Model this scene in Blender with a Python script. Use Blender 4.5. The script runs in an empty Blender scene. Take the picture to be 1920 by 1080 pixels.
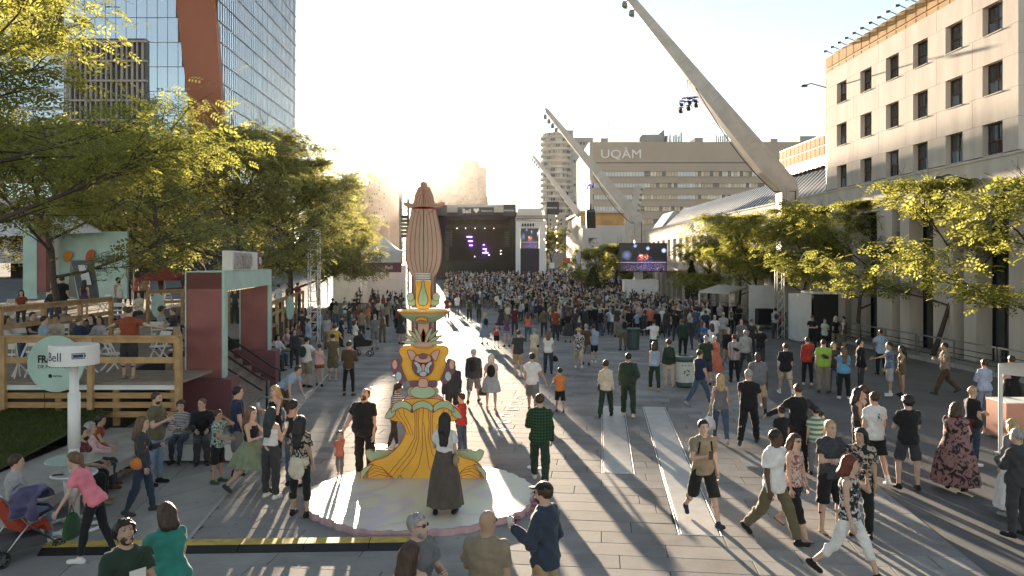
import bpy, math, random
import numpy as np
from mathutils import Vector, Matrix, Euler
R = math.radians
random.seed(7)
rng = np.random.default_rng(7)
scene = bpy.context.scene
COL = scene.collection

# ------------------------------------------------------------------ camera, sky, sun, exposure
F, HC, HOR = 1450.0, 4.3, 494.0           # focal length in photo pixels, eye height, horizon row
cam_d = bpy.data.cameras.new('camera'); cam = bpy.data.objects.new('camera', cam_d); COL.objects.link(cam)
cam.location = (0, 0, HC); cam.rotation_euler = (R(90), 0, 0)
cam_d.sensor_width = 36.0; cam_d.lens = 36.0 * F / 1920.0
cam_d.shift_y = -(540 - HOR) / 1920.0
cam_d.clip_start = 0.1; cam_d.clip_end = 6000
scene.camera = cam
SUN_AZ, SUN_EL = R(-8.0), R(7.0)          # azimuth from +Y, towards +X positive
world = bpy.data.worlds.new('World'); scene.world = world; world.use_nodes = True
wn, wl = world.node_tree.nodes, world.node_tree.links
bg = wn['Background']
sky = wn.new('ShaderNodeTexSky'); sky.sky_type = 'NISHITA'; sky.sun_disc = False
sky.sun_elevation = SUN_EL; sky.sun_rotation = SUN_AZ
sky.altitude = 50; sky.air_density = 1.0; sky.dust_density = 0.012; sky.ozone_density = 1.0
hs = wn.new('ShaderNodeHueSaturation'); hs.inputs['Saturation'].default_value = 0.6; wl.new(sky.outputs[0], hs.inputs['Color']); wl.new(hs.outputs[0], bg.inputs[0]);   # thin high veil
bg.inputs[1].default_value = 0.05
sun_d = bpy.data.lights.new('sun', 'SUN'); sun_d.energy = 4.4; sun_d.angle = R(0.6); sun_d.color = (1.0, 0.80, 0.58)
sun = bpy.data.objects.new('sun', sun_d); COL.objects.link(sun)
sdir = Vector((math.sin(SUN_AZ) * math.cos(SUN_EL), math.cos(SUN_AZ) * math.cos(SUN_EL), math.sin(SUN_EL)))
sun.rotation_euler = sdir.to_track_quat('Z', 'Y').to_euler()
sun.location = (-10, 60, 60)
vs = scene.view_settings; vs.view_transform = 'Standard'; vs.look = 'None'; vs.gamma = 1.0; vs.use_curve_mapping = False
vs.exposure = 2.6
scene.cycles.max_bounces = 5; scene.cycles.diffuse_bounces = 3; scene.cycles.glossy_bounces = 3
scene.cycles.transmission_bounces = 4; scene.cycles.transparent_max_bounces = 6
scene.cycles.use_adaptive_sampling = True; scene.cycles.adaptive_threshold = 0.015
scene.cycles.sample_clamp_indirect = 6.0
try: scene.cycles.use_denoising = True
except Exception: pass

# ------------------------------------------------------------------ placing by photo pixels
def gz(y):                                  # the street climbs gently beyond the plaza
    t = min(max((y - 72) / 70.0, 0), 1)
    return 1.7 * t * t * (3 - 2 * t) + max(0, y - 142) * 0.008
def P(px, py, Y): return Vector(((px - 960) / F * Y, Y, HC - (py - HOR) / F * Y))
def G(px, py, z=0.0):                       # the point at height z seen at that pixel
    Y = F * (HC - z) / (py - HOR)
    return Vector(((px - 960) / F * Y, Y, z))
def GX(px, Y): return (px - 960) / F * Y

# ------------------------------------------------------------------ materials
MATS = {}
def nd(nt, t, **kw):
    n = nt.nodes.new(t)
    for k, v in kw.items(): setattr(n, k, v)
    return n
def mat(name, col, rough=0.7, var=0.12, scale=6.0, bump=0.0, bscale=40.0, metal=0.0, spec=0.4, col2=None, coat=0.0, stretch=(1,1,1), emit=None, estr=1.0, sheen=0.0):
    if name in MATS: return MATS[name]
    m = bpy.data.materials.new(name); m.use_nodes = True; nt = m.node_tree; L = nt.links
    b = nt.nodes['Principled BSDF']
    b.inputs['Roughness'].default_value = rough; b.inputs['Metallic'].default_value = metal
    b.inputs['Specular IOR Level'].default_value = spec; b.inputs['Coat Weight'].default_value = coat
    if sheen: b.inputs['Sheen Weight'].default_value = sheen
    c = tuple(col) + (1,)
    tc = nd(nt, 'ShaderNodeTexCoord'); mp = nd(nt, 'ShaderNodeMapping'); mp.inputs['Scale'].default_value = stretch
    L.new(tc.outputs['Object'], mp.inputs[0])
    if var > 0 or col2:
        n = nd(nt, 'ShaderNodeTexNoise'); n.inputs['Scale'].default_value = scale; n.inputs['Detail'].default_value = 5
        L.new(mp.outputs[0], n.inputs['Vector'])
        r = nd(nt, 'ShaderNodeValToRGB'); r.color_ramp.elements[0].position = 0.3; r.color_ramp.elements[1].position = 0.7
        c2 = tuple(col2) + (1,) if col2 else tuple(min(1, x * (1 + var)) for x in col) + (1,)
        c1 = c if col2 else tuple(x * (1 - var) for x in col) + (1,)
        r.color_ramp.elements[0].color = c1; r.color_ramp.elements[1].color = c2
        L.new(n.outputs['Fac'], r.inputs[0]); L.new(r.outputs[0], b.inputs['Base Color'])
    else: b.inputs['Base Color'].default_value = c
    if bump > 0:
        n2 = nd(nt, 'ShaderNodeTexNoise'); n2.inputs['Scale'].default_value = bscale; n2.inputs['Detail'].default_value = 4
        L.new(mp.outputs[0], n2.inputs['Vector'])
        bp = nd(nt, 'ShaderNodeBump'); bp.inputs['Strength'].default_value = bump; bp.inputs['Distance'].default_value = 0.02
        L.new(n2.outputs['Fac'], bp.inputs['Height']); L.new(bp.outputs[0], b.inputs['Normal'])
    if emit:
        b.inputs['Emission Color'].default_value = tuple(emit) + (1,); b.inputs['Emission Strength'].default_value = estr
    MATS[name] = m; return m

# ------------------------------------------------------------------ mesh collecting
class MB:
    def __init__(s): s.v = []; s.f = []; s.m = []
    def add(s, vs_, fs, mi=0):
        o = len(s.v); s.v.extend([tuple(p) for p in vs_]); s.f.extend([tuple(i + o for i in f) for f in fs]); s.m.extend([mi] * len(fs)); return s
    def box(s, x0, x1, y0, y1, z0, z1, mi=0, M=None):
        p = [Vector((x, y, z)) for z in (z0, z1) for x, y in ((x0, y0), (x1, y0), (x1, y1), (x0, y1))]
        if M is not None: p = [M @ q for q in p]
        return s.add(p, [(0,3,2,1), (4,5,6,7), (0,1,5,4), (1,2,6,5), (2,3,7,6), (3,0,4,7)], mi)
    def bar(s, a, b, w, h=None, mi=0, up=(0,0,1)):       # a box beam from a to b
        a, b = Vector(a), Vector(b); h = h or w; d = (b - a).normalized(); u = Vector(up)
        if abs(d.dot(u)) > 0.98: u = Vector((0, 1, 0))
        x = d.cross(u).normalized(); y = x.cross(d).normalized()
        p = [q + x * sx * w / 2 + y * sy * h / 2 for q in (a, b) for sx, sy in ((-1,-1), (1,-1), (1,1), (-1,1))]
        return s.add(p, [(0,3,2,1), (4,5,6,7), (0,1,5,4), (1,2,6,5), (2,3,7,6), (3,0,4,7)], mi)
    def tube(s, pts, r, n=8, mi=0, cap=True):
        pts = [Vector(p) for p in pts]; k = len(pts); rs = list(r) if hasattr(r, '__len__') else [r] * k
        base = len(s.v); prev = None
        for i, p in enumerate(pts):
            d = (pts[min(i + 1, k - 1)] - pts[max(i - 1, 0)]); d = d.normalized() if d.length > 1e-9 else Vector((0,0,1))
            if prev is None:
                u = Vector((1,0,0)) if abs(d.x) < 0.9 else Vector((0,1,0)); x = d.cross(u).normalized()
            else:
                x = (prev - d * prev.dot(d)); x = x.normalized() if x.length > 1e-6 else d.orthogonal().normalized()
            prev = x; y = d.cross(x)
            for j in range(n):
                t = 2 * math.pi * j / n; s.v.append(tuple(p + (x * math.cos(t) + y * math.sin(t)) * rs[i]))
        for i in range(k - 1):
            for j in range(n):
                a = base + i * n + j; b = base + i * n + (j + 1) % n
                s.f.append((a, b, b + n, a + n)); s.m.append(mi)
        if cap:
            s.f.append(tuple(base + j for j in reversed(range(n)))); s.m.append(mi)
            s.f.append(tuple(base + (k - 1) * n + j for j in range(n))); s.m.append(mi)
        return s
    def lathe(s, prof, n=24, mi=0, c=(0,0,0), wob=None):  # profile of (r, z)
        base = len(s.v); c = Vector(c)
        for r, z in prof:
            for j in range(n):
                t = 2 * math.pi * j / n; q = r * (wob(t, z) if wob else 1)
                s.v.append((c.x + q * math.cos(t), c.y + q * math.sin(t), c.z + z))
        for i in range(len(prof) - 1):
            for j in range(n):
                a = base + i * n + j; b = base + i * n + (j + 1) % n
                s.f.append((a, b, b + n, a + n)); s.m.append(mi)
        s.f.append(tuple(base + j for j in reversed(range(n)))); s.m.append(mi)
        s.f.append(tuple(base + (len(prof) - 1) * n + j for j in range(n))); s.m.append(mi)
        return s
    def prism(s, poly, t0, t1, fn=None, mi=0):            # outline (u, w) pushed from t0 to t1; fn maps (u, t, w) to space
        fn = fn or (lambda u, t, w: (u, t, w)); n = len(poly)
        p = [fn(u, t0, w) for u, w in poly] + [fn(u, t1, w) for u, w in poly]
        fs = [tuple(range(n)), tuple(reversed(range(n, 2 * n)))] + [(i, i + n, (i + 1) % n + n, (i + 1) % n) for i in range(n)]
        return s.add(p, fs, mi)
    def build(s, name, mats, parent=None, smooth=False, loc=None, rz=0.0):
        me = bpy.data.meshes.new(name); me.from_pydata(s.v, [], s.f)
        mats = mats if isinstance(mats, (list, tuple)) else [mats]
        for m in mats: me.materials.append(m)
        if len(mats) > 1: me.polygons.foreach_set('material_index', s.m)
        if smooth: me.polygons.foreach_set('use_smooth', [True] * len(me.polygons))
        me.update(); return link(name, me, parent, loc, rz)
def link(name, me, parent=None, loc=None, rz=0.0):
    o = bpy.data.objects.new(name, me); COL.objects.link(o)
    if parent is not None: o.parent = parent
    if loc is not None: o.location = loc
    if rz: o.rotation_euler = (0, 0, rz)
    return o
def tag(o, label, cat, group=None, kind=None):
    if label: o['label'] = label
    if cat: o['category'] = cat
    if group: o['group'] = group
    if kind: o['kind'] = kind
    return o
def struct(o, kind='structure', label=None): 
    o['kind'] = kind
    if label: o['label'] = label
    return o
def empty(name, loc=(0,0,0), rz=0.0):
    o = bpy.data.objects.new(name, None); COL.objects.link(o); o.location = loc; o.rotation_euler = (0, 0, rz); o.empty_display_size = 0.2; return o
def copy_tree(o, parent=None):
    c = o.copy(); COL.objects.link(c); c.parent = parent
    for ch in o.children: copy_tree(ch, c)
    return c
def text_mesh(name, s, size, M, m, parent=None, extrude=0.01, align='LEFT', bold=0.0, sx=1.0):
    cu = bpy.data.curves.new(name, 'FONT'); cu.body = s; cu.size = size; cu.extrude = extrude; cu.align_x = align; cu.offset = bold; cu.resolution_u = 2
    t = bpy.data.objects.new(name, cu); COL.objects.link(t)
    dg = bpy.context.evaluated_depsgraph_get(); me = bpy.data.meshes.new_from_object(t.evaluated_get(dg))
    bpy.data.objects.remove(t); bpy.data.curves.remove(cu)
    me.materials.clear(); me.materials.append(m); me.transform(M @ Matrix.Diagonal((sx, 1, 1, 1)))
    return link(name, me, parent)
def face_mat(origin, right, up):            # text plane: x along right, y along up
    r = Vector(right).normalized(); u = Vector(up).normalized(); n = r.cross(u)
    M = Matrix((r, u, n)).transposed().to_4x4(); M.translation = Vector(origin); return M
# ------------------------------------------------------------------ ground
def gz(y):
    t = min(max((y - 72) / 70.0, 0), 1)
    return 1.7 * t * t * (3 - 2 * t) + max(0, min(y, 420) - 142) * 0.008
def island_mat(name, c1, c2, rough=0.6, bump=0.25, bscale=60, spec=0.4, speck=0.15, stain=0.25):
    m = bpy.data.materials.new(name); m.use_nodes = True; nt = m.node_tree; L = nt.links; b = nt.nodes['Principled BSDF']
    b.inputs['Specular IOR Level'].default_value = spec
    geo = nd(nt, 'ShaderNodeNewGeometry'); oi = nd(nt, 'ShaderNodeObjectInfo'); tc = nd(nt, 'ShaderNodeTexCoord')
    ad = nd(nt, 'ShaderNodeMath', operation='ADD'); L.new(geo.outputs['Random Per Island'], ad.inputs[0]); L.new(oi.outputs['Random'], ad.inputs[1])
    fr = nd(nt, 'ShaderNodeMath', operation='FRACT'); L.new(ad.outputs[0], fr.inputs[0])
    mx = nd(nt, 'ShaderNodeMix', data_type='RGBA'); mx.inputs['A'].default_value = c1 + (1,); mx.inputs['B'].default_value = c2 + (1,); L.new(fr.outputs[0], mx.inputs['Factor'])
    n = nd(nt, 'ShaderNodeTexNoise'); n.inputs['Scale'].default_value = bscale * 2; n.inputs['Detail'].default_value = 3; L.new(geo.outputs['Position'], n.inputs['Vector'])
    n2 = nd(nt, 'ShaderNodeTexNoise'); n2.inputs['Scale'].default_value = 0.55; n2.inputs['Detail'].default_value = 7; n2.inputs['Roughness'].default_value = 0.65; L.new(geo.outputs['Position'], n2.inputs['Vector'])
    mr = nd(nt, 'ShaderNodeMapRange'); mr.inputs['To Min'].default_value = 1 - speck; mr.inputs['To Max'].default_value = 1 + speck; L.new(n.outputs['Fac'], mr.inputs['Value'])
    mr2 = nd(nt, 'ShaderNodeMapRange'); mr2.inputs['From Min'].default_value = 0.3; mr2.inputs['From Max'].default_value = 0.7; mr2.inputs['To Min'].default_value = 1 - stain; mr2.inputs['To Max'].default_value = 1 + stain * 0.5; L.new(n2.outputs['Fac'], mr2.inputs['Value'])
    ml = nd(nt, 'ShaderNodeMath', operation='MULTIPLY'); L.new(mr.outputs[0], ml.inputs[0]); L.new(mr2.outputs[0], ml.inputs[1])
    vm = nd(nt, 'ShaderNodeMix', data_type='RGBA', blend_type='MULTIPLY'); vm.inputs['Factor'].default_value = 1
    vo = nd(nt, 'ShaderNodeTexVoronoi'); vo.inputs['Scale'].default_value = 2.6; L.new(geo.outputs['Position'], vo.inputs['Vector']); vr = nd(nt, 'ShaderNodeMapRange'); vr.inputs['From Min'].default_value = 0.05; vr.inputs['From Max'].default_value = 0.085; vr.inputs['To Min'].default_value = 0.62; L.new(vo.outputs['Distance'], vr.inputs['Value'])
    m3 = nd(nt, 'ShaderNodeMath', operation='MULTIPLY'); L.new(ml.outputs[0], m3.inputs[0]); L.new(vr.outputs[0], m3.inputs[1]); L.new(mx.outputs['Result'], vm.inputs['A']); L.new(m3.outputs[0], vm.inputs['B']); L.new(vm.outputs['Result'], b.inputs['Base Color'])
    rr = nd(nt, 'ShaderNodeMapRange'); rr.inputs['To Min'].default_value = rough - 0.12; rr.inputs['To Max'].default_value = rough + 0.15; L.new(n2.outputs['Fac'], rr.inputs['Value']); L.new(rr.outputs[0], b.inputs['Roughness'])
    bp = nd(nt, 'ShaderNodeBump'); bp.inputs['Strength'].default_value = bump; bp.inputs['Distance'].default_value = 0.01; L.new(n.outputs['Fac'], bp.inputs['Height']); L.new(bp.outputs[0], b.inputs['Normal'])
    MATS[name] = m; return m
M_paver = island_mat('granite_paver', (0.27, 0.262, 0.252), (0.36, 0.348, 0.33), rough=0.85, spec=0.06, stain=0.36)
M_slab = island_mat('pale_slab', (0.30, 0.29, 0.275), (0.37, 0.36, 0.34), rough=0.7, spec=0.2)
M_road = island_mat('asphalt', (0.15, 0.15, 0.15), (0.16, 0.16, 0.16), rough=0.8, bump=0.5, speck=0.35, stain=0.35, spec=0.2)
M_joint = mat('joint', (0.06, 0.058, 0.055), 0.9)
M_conc = mat('concrete', (0.36, 0.345, 0.325), 0.8, var=0.18, scale=2.5, bump=0.3, bscale=30)
M_band = mat('pale_band', (0.43, 0.42, 0.40), 0.5, var=0.12, scale=3, bump=0.1)
M_lens = mat('frosted_lens', (0.62, 0.60, 0.57), 0.25, var=0.05)
M_white = mat('white_paint', (0.72, 0.71, 0.69), 0.5, var=0.06, scale=3)
M_steel = mat('brushed_steel', (0.5, 0.5, 0.5), 0.32, metal=1.0, var=0.1)
M_black = mat('black_plastic', (0.02, 0.02, 0.022), 0.5, var=0.1)
M_dkmetal = mat('dark_metal', (0.05, 0.05, 0.055), 0.4, metal=0.6, var=0.1)

g = MB(); ys = [-60, 0, 40, 72] + [72 + 7 * i for i in range(1, 11)] + [180, 240, 320, 420, 900, 4500]; xs = [-4000, -120, -40, 0, 40, 120, 4000]
for y in ys:
    for x in xs: g.v.append((x, y, gz(y) - 0.034))
for i in range(len(ys) - 1):
    for j in range(len(xs) - 1):
        a = i * len(xs) + j; g.f.append((a, a + 1, a + 1 + len(xs), a + len(xs))); g.m.append(0)
ground = struct(g.build('ground', M_road), label='grey asphalt ground running to the far street')

AZ = R(6.6); PU = Vector((math.sin(AZ), math.cos(AZ), 0)); PV = Vector((math.cos(AZ), -math.sin(AZ), 0))
VR = 5.32                                                # right edge of the pavers, along PV
def left_line(y): return -5.14 - 0.1163 * (y - 12.86)    # the kerb line on the terrace side
def museum_x(y, off=0.0): return 21.0 + off - 0.0269 * y
# plaza bed
bed = MB(); ysb = [8, 12.86, 20, 30, 45, 60, 72]
bed_l = [Vector((left_line(y), y, -0.03)) for y in ysb]
bed_r = [Vector(((VR + y * math.sin(AZ)) / math.cos(AZ), y, -0.03)) for y in ysb]
for p, q in zip(bed_l, bed_r): bed.v += [tuple(p), tuple(q)]
for i in range(len(ysb) - 1): bed.f.append((2*i, 2*i+1, 2*i+3, 2*i+2)); bed.m.append(0)
plaza = struct(bed.build('plaza_pavement', M_joint), label='grey granite slab pavement of the plaza')
RU, RV = 0.5, 1.9
one = MB(); gp = 0.006
def slab(mb, u0, u1, v0, v1, top=0.0, c=None):
    cx = c or Vector((0, 0, 0)); q = []
    for z, e in ((-0.03, 0), (top - 0.004, 0), (top, 0.004)):
        for u, v in ((u0 + e, v0 + e), (u0 + e, v1 - e), (u1 - e, v1 - e), (u1 - e, v0 + e)):
            p = PU * u + PV * v - cx; q.append((p.x, p.y, z))
    mb.add(q, [(11,10,9,8)] + [(4*k + i, 4*k + (i+1) % 4, 4*k + 4 + (i+1) % 4, 4*k + 4 + i) for k in (0, 1) for i in range(4)])
pan = []                                                  # pale ground panels: (u0, u1, v0, v1)
def uv(px, py): p = G(px, py); return p.dot(PU), p.dot(PV)
for (a, b) in (((1128, 887), (1158, 762)), ((1273, 1003), (1238, 766))):
    (u0, v0), (u1, v1) = uv(*a), uv(*b)
    pan.append((round(u0 / 0.5) * 0.5, round(u1 / 0.5) * 0.5, v0, v0 + 0.68))
cells = []
for i in range(int(8 / RU), int(74 / RU)):
    u0 = i * RU; off = (i * 0.37 % 1) * RV if i % 3 else (i % 2) * RV / 2
    for j in range(-16, 5):
        v0, v1 = j * RV + off, (j + 1) * RV + off
        v1 = min(v1, VR)
        if v1 - v0 < 0.06: continue
        c = PU * (u0 + RU / 2) + PV * ((v0 + v1) / 2)
        ll = left_line(c.y); lv = (Vector((ll, c.y, 0))).dot(PV)
        if v1 < lv: continue
        v0 = max(v0, lv)
        if v1 - v0 < 0.06 or c.y < 8.5: continue
        hit = [p for p in pan if u0 < p[1] - 0.01 and u0 + RU > p[0] + 0.01 and v0 < p[3] and v1 > p[2]]
        parts = [(v0, v1)]
        for p in hit:
            nx = []
            for a, b in parts:
                if p[2] > a + 0.05: nx.append((a, min(b, p[2] - 0.01)))
                if p[3] < b - 0.05: nx.append((max(a, p[3] + 0.01), b))
            parts = nx
        for a, b in parts: cells.append((c.y, u0, a, b))
cells.sort(); shared = {}
infr = lambda y, c: abs(c.x) < 0.68 * y + 1
npart = 0; rest = MB()
for y, u0, v0, v1 in cells:
    c = PU * (u0 + RU / 2) + PV * ((v0 + v1) / 2)
    if npart < 290 and infr(y, c) and y > 10.0:
        k = round(v1 - v0, 2)
        if k not in shared:
            mb = MB(); slab(mb, -RU/2 + gp, RU/2 - gp, -k/2 + gp, k/2 - gp); me = bpy.data.meshes.new('paver'); me.from_pydata(mb.v, [], mb.f); me.materials.append(M_paver); shared[k] = me
        o = link('paver', shared[k], plaza, (c.x, c.y, random.uniform(-0.003, 0.002))); npart += 1
    else: slab(rest, u0 + gp, u0 + RU - gp, v0 + gp, v1 - gp, random.uniform(-0.003, 0.002))
r_ = rest.build('pavers', M_paver, plaza); r_['kind'] = 'stuff'
for u0, u1, v0, v1 in pan:                                # glazed light panels with pale rims
    t = MB(); slab(t, u0 + 0.04, u1 - 0.04, v0 + 0.04, v1 - 0.04, 0.0); o = t.build('light_panel', M_band, plaza)
    t = MB()
    for a in ((u0, u1, v0, v0 + 0.02), (u0, u1, v1 - 0.02, v1), (u0, u0 + 0.02, v0 + 0.021, v1 - 0.021), (u1 - 0.02, u1, v0 + 0.021, v1 - 0.021)): slab(t, *a, 0.004)
    t.build('rim', M_white, o)
for (a, b, w) in (((834, 636), (899, 606), 0.8), ((836, 601), (868, 592), 0.8)):  # pale stripes further up the plaza
    p, q = G(*a), G(*b); d = (q - p).normalized(); n = Vector((-d.y, d.x, 0)) * w / 2
    t = MB().add([p - n + Vector((0,0,.004)), q - n + Vector((0,0,.004)), q + n + Vector((0,0,.004)), p + n + Vector((0,0,.004))], [(0,1,2,3)]); t.build('painted_stripe', M_white, plaza)
# in-ground lights
lm = MB().lathe([(0.20, -0.01), (0.20, 0.006), (0.17, 0.009), (0.165, 0.006), (0.0, 0.006)], 20)
first = None
for i, (x, y) in enumerate(((977,746), (968,756), (961,767), (952,779), (945,791), (937,805), (1005,876), (745,704), (705,726), (1003,884))[:9]):
    p = G(x, y); n = ['nearest to the scalloped plate', 'second', 'third', 'fourth', 'fifth', 'sixth'][0]
    if first is None: o = first = lm.build('ground_light', M_lens, None, True)
    else: o = link('ground_light', first.data)
    o.location = (p.x, p.y, 0.0)
    lab = ('round in-ground light, %s of the row of six beside the sculpture' % ['farthest', 'second farthest', 'third farthest', 'third nearest', 'second nearest', 'nearest'][i]) if i < 6 else ['round in-ground light by the feet of the plaid shirt man', 'farther round in-ground light left of the sculpture', 'nearer round in-ground light left of the sculpture'][i - 6]
    tag(o, lab, 'ground light', 'round in-ground lights')
mh = MB().lathe([(0.26, -0.02), (0.26, 0.004), (0.22, 0.006), (0.20, 0.003), (0.1, 0.003), (0.09, 0.006), (0.0, 0.006)], 20).build('manhole_cover', M_dkmetal, None, True, G(712, 838))
tag(mh, 'small round drain cover in the pavement left of the sculpture', 'drain cover')
# promenade slabs beside the terrace
prom = MB().add([(left_line(8), 8, -0.012), (left_line(60), 60, -0.012), (left_line(60) - 8, 60, -0.012), (-14, 20, -0.012), (-14, 8, -0.012)], [(4,3,2,1,0)])
prom = struct(prom.build('promenade', M_joint), label='pale slab promenade beside the lawn wall')
e1 = Vector((-0.1163, 1, 0)).normalized(); e2 = Vector((-0.62, -0.78, 0)).normalized()
A0 = Vector((left_line(8), 8, 0)); np_ = 0; prest = MB()
for i in range(0, 36):
    for j in range(0, 5):
        a, b = i * 1.5 + (j % 2) * 0.7 + j * 0.6, j * 1.9
        def q(da, db): return A0 + e1 * (a + da + 0.0) + e2 * (b + db) + e1 * (b * 0.62)
        c = q(0.75, 0.95)
        if c.y < 8.6 or c.y > 58 or c.x < -13.5: continue
        pts = [q(0.01, 0.01), q(1.49, 0.01), q(1.49, 1.89), q(0.01, 1.89)]
        if min(p.y for p in pts) < 8.1: continue
        mb = MB() if np_ < 60 else prest
        mb.add([p + Vector((0,0,0.0)) for p in pts] + [p + Vector((0,0,-0.012)) for p in pts], [(3,2,1,0)] + [(k, (k+1)%4, (k+1)%4 + 4, k+4) for k in range(4)])
        if np_ < 60: mb.build('slab', M_slab, prom)
        np_ += 1
o = prest.build('slabs', M_slab, prom); o['kind'] = 'stuff'
t = MB(); t.bar((left_line(8.5), 8.5, 0.004), (left_line(58), 58, 0.004), 0.06, 0.012); o = struct(t.build('kerb_strip', M_band), label='thin pale kerb strip along the promenade')
# museum side: kerb and sidewalk
kb = MB()
for i in range(12):
    y0 = 20 + i * 7; y1 = y0 + 6.985
    kb = MB(); kb.prism([(y0, 0), (y1, 0), (y1, 1), (y0, 1)], 0, 0, lambda u, t, w: (museum_x(u, -1.8) + (0.22 if w else 0), u, 0)); 
    kb = MB(); pts = [(museum_x(y, -1.8) + dx, y, z + gz(y)) for z in (-0.03, 0.13) for y, dx in ((y0, 0), (y0, 0.22), (y1, 0.22), (y1, 0))]
    kb.add(pts, [(0,1,2,3), (7,6,5,4), (0,4,5,1), (1,5,6,2), (2,6,7,3), (3,7,4,0)])
    if i == 0: kerb = struct(kb.build('kerb', M_conc), label='pale concrete kerb in front of the museum')
    else: kb.build('kerbstone', M_conc, kerb)
sw = MB(); yy = [10, 30, 50, 72, 90, 106]
for y in yy: sw.v += [(museum_x(y, -1.58), y, gz(y) + 0.12), (museum_x(y, 6), y, gz(y) + 0.12)]
for i in range(len(yy) - 1): sw.f.append((2*i, 2*i+1, 2*i+3, 2*i+2)); sw.m.append(0)
struct(sw.build('sidewalk', M_slab), label='sidewalk strip at the foot of the museum')
# ------------------------------------------------------------------ museum on the right
M_stone = mat('museum_stone', (0.58, 0.51, 0.45), 0.85, var=0.15, scale=1.4, bump=0.2, bscale=18, stretch=(1, 1, 0.22))
M_stone2 = mat('museum_podium_stone', (0.62, 0.555, 0.49), 0.85, var=0.14, scale=1.2, bump=0.2, bscale=18, stretch=(1, 1, 0.22))
def glass(name, c, rough=0.04, spec=0.9, metal=0.0):
    return mat(name, c, rough, var=0.0, spec=spec, metal=metal, coat=0.0)
M_glass = glass('dark_window_glass', (0.035, 0.045, 0.055), 0.03, 1.0)
M_glassd = glass('sky_window_glass', (0.16, 0.21, 0.26), 0.06, 1.0, 0.3)
M_glassb = glass('blue_window_glass', (0.22, 0.28, 0.34), 0.25, 0.4, 0.2)
M_bronze = mat('bronze_glass', (0.50, 0.30, 0.13), 0.75, var=0.18, scale=0.8, metal=0.0, spec=0.05)
M_bframe = mat('bronze_frame', (0.10, 0.065, 0.04), 0.5, metal=0.3)
M_back = mat('dark_backing', (0.05, 0.048, 0.045), 0.9)
def mpt(off, y, z): return (museum_x(y, off), y, z)
def mbox(mb, o0, o1, y0, y1, z0, z1, mi=0):
    p = [mpt(o, y, z) for z in (z0, z1) for o, y in ((o0, y0), (o1, y0), (o1, y1), (o0, y1))]
    return mb.add(p, [(0,3,2,1), (4,5,6,7), (0,1,5,4), (1,2,6,5), (2,3,7,6), (3,0,4,7)], mi)
MUS = empty('museum', mpt(0, 31, 0)); MUS['label'] = 'long beige stone museum with square windows and a sloped glass roof'; MUS['category'] = 'museum'
mus_inv = Matrix.Translation(-Vector(MUS.location))
def mp_(mb, name, m, parent=None, smooth=False):           # parts are written in world space, stored relative to the base
    mb.v = [tuple(Vector(p) - Vector(MUS.location)) for p in mb.v]; return mb.build(name, m, parent or MUS, smooth)
YN, YF = 30.8, 48.4
t = MB(); mbox(t, 0.30, 9, YN + 0.05, YF - 0.05, 8.4, 16.15); mp_(t, 'core', M_back)
wy = [(33.06, 31.75), (35.75, 34.45), (38.5, 37.2), (41.15, 39.85), (44.0, 42.7), (47.0, 45.7)]
wz = [(8.85, 10.2), (11.4, 12.72), (13.95, 15.2)]
gpn = 0.010
edges = [YN] + sorted([a for w in wy for a in w]) + [YF]
piers = [(edges[i], edges[i + 1]) for i in range(0, len(edges), 2)]
for z0, z1 in wz:
    for y0, y1 in piers:
        t = MB(); mbox(t, 0, 0.34, y0 + (gpn if y0 == YN else 0), y1, z0 + gpn, z1 - gpn); mp_(t, 'stone_panel', M_stone)
sp = [(10.2, 11.4), (12.72, 13.95), (15.2, 16.2)]
mids = [YN] + [(piers[i][0] + piers[i][1]) / 2 for i in range(1, len(piers) - 1)] + [YF]
for z0, z1 in sp:
    for y0, y1 in zip(mids[:-1], mids[1:]):
        t = MB(); mbox(t, 0, 0.34, y0 + gpn, y1 - gpn, z0, z1); mp_(t, 'stone_panel', M_stone)
for (wz0, wz1) in ((8.4, 10.3), (10.3, 12.3), (12.3, 14.3), (14.3, 16.2)):       # the return face at the near corner
    for o0, o1 in ((0.36, 3), (3.0, 6), (6.0, 9)):
        t = MB(); mbox(t, o0, o1 - 0.02, YN - 0.05, YN + 0.05, wz0 + 0.01, wz1 - 0.01); mp_(t, 'stone_panel', M_stone)
fr = pa = None
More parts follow.
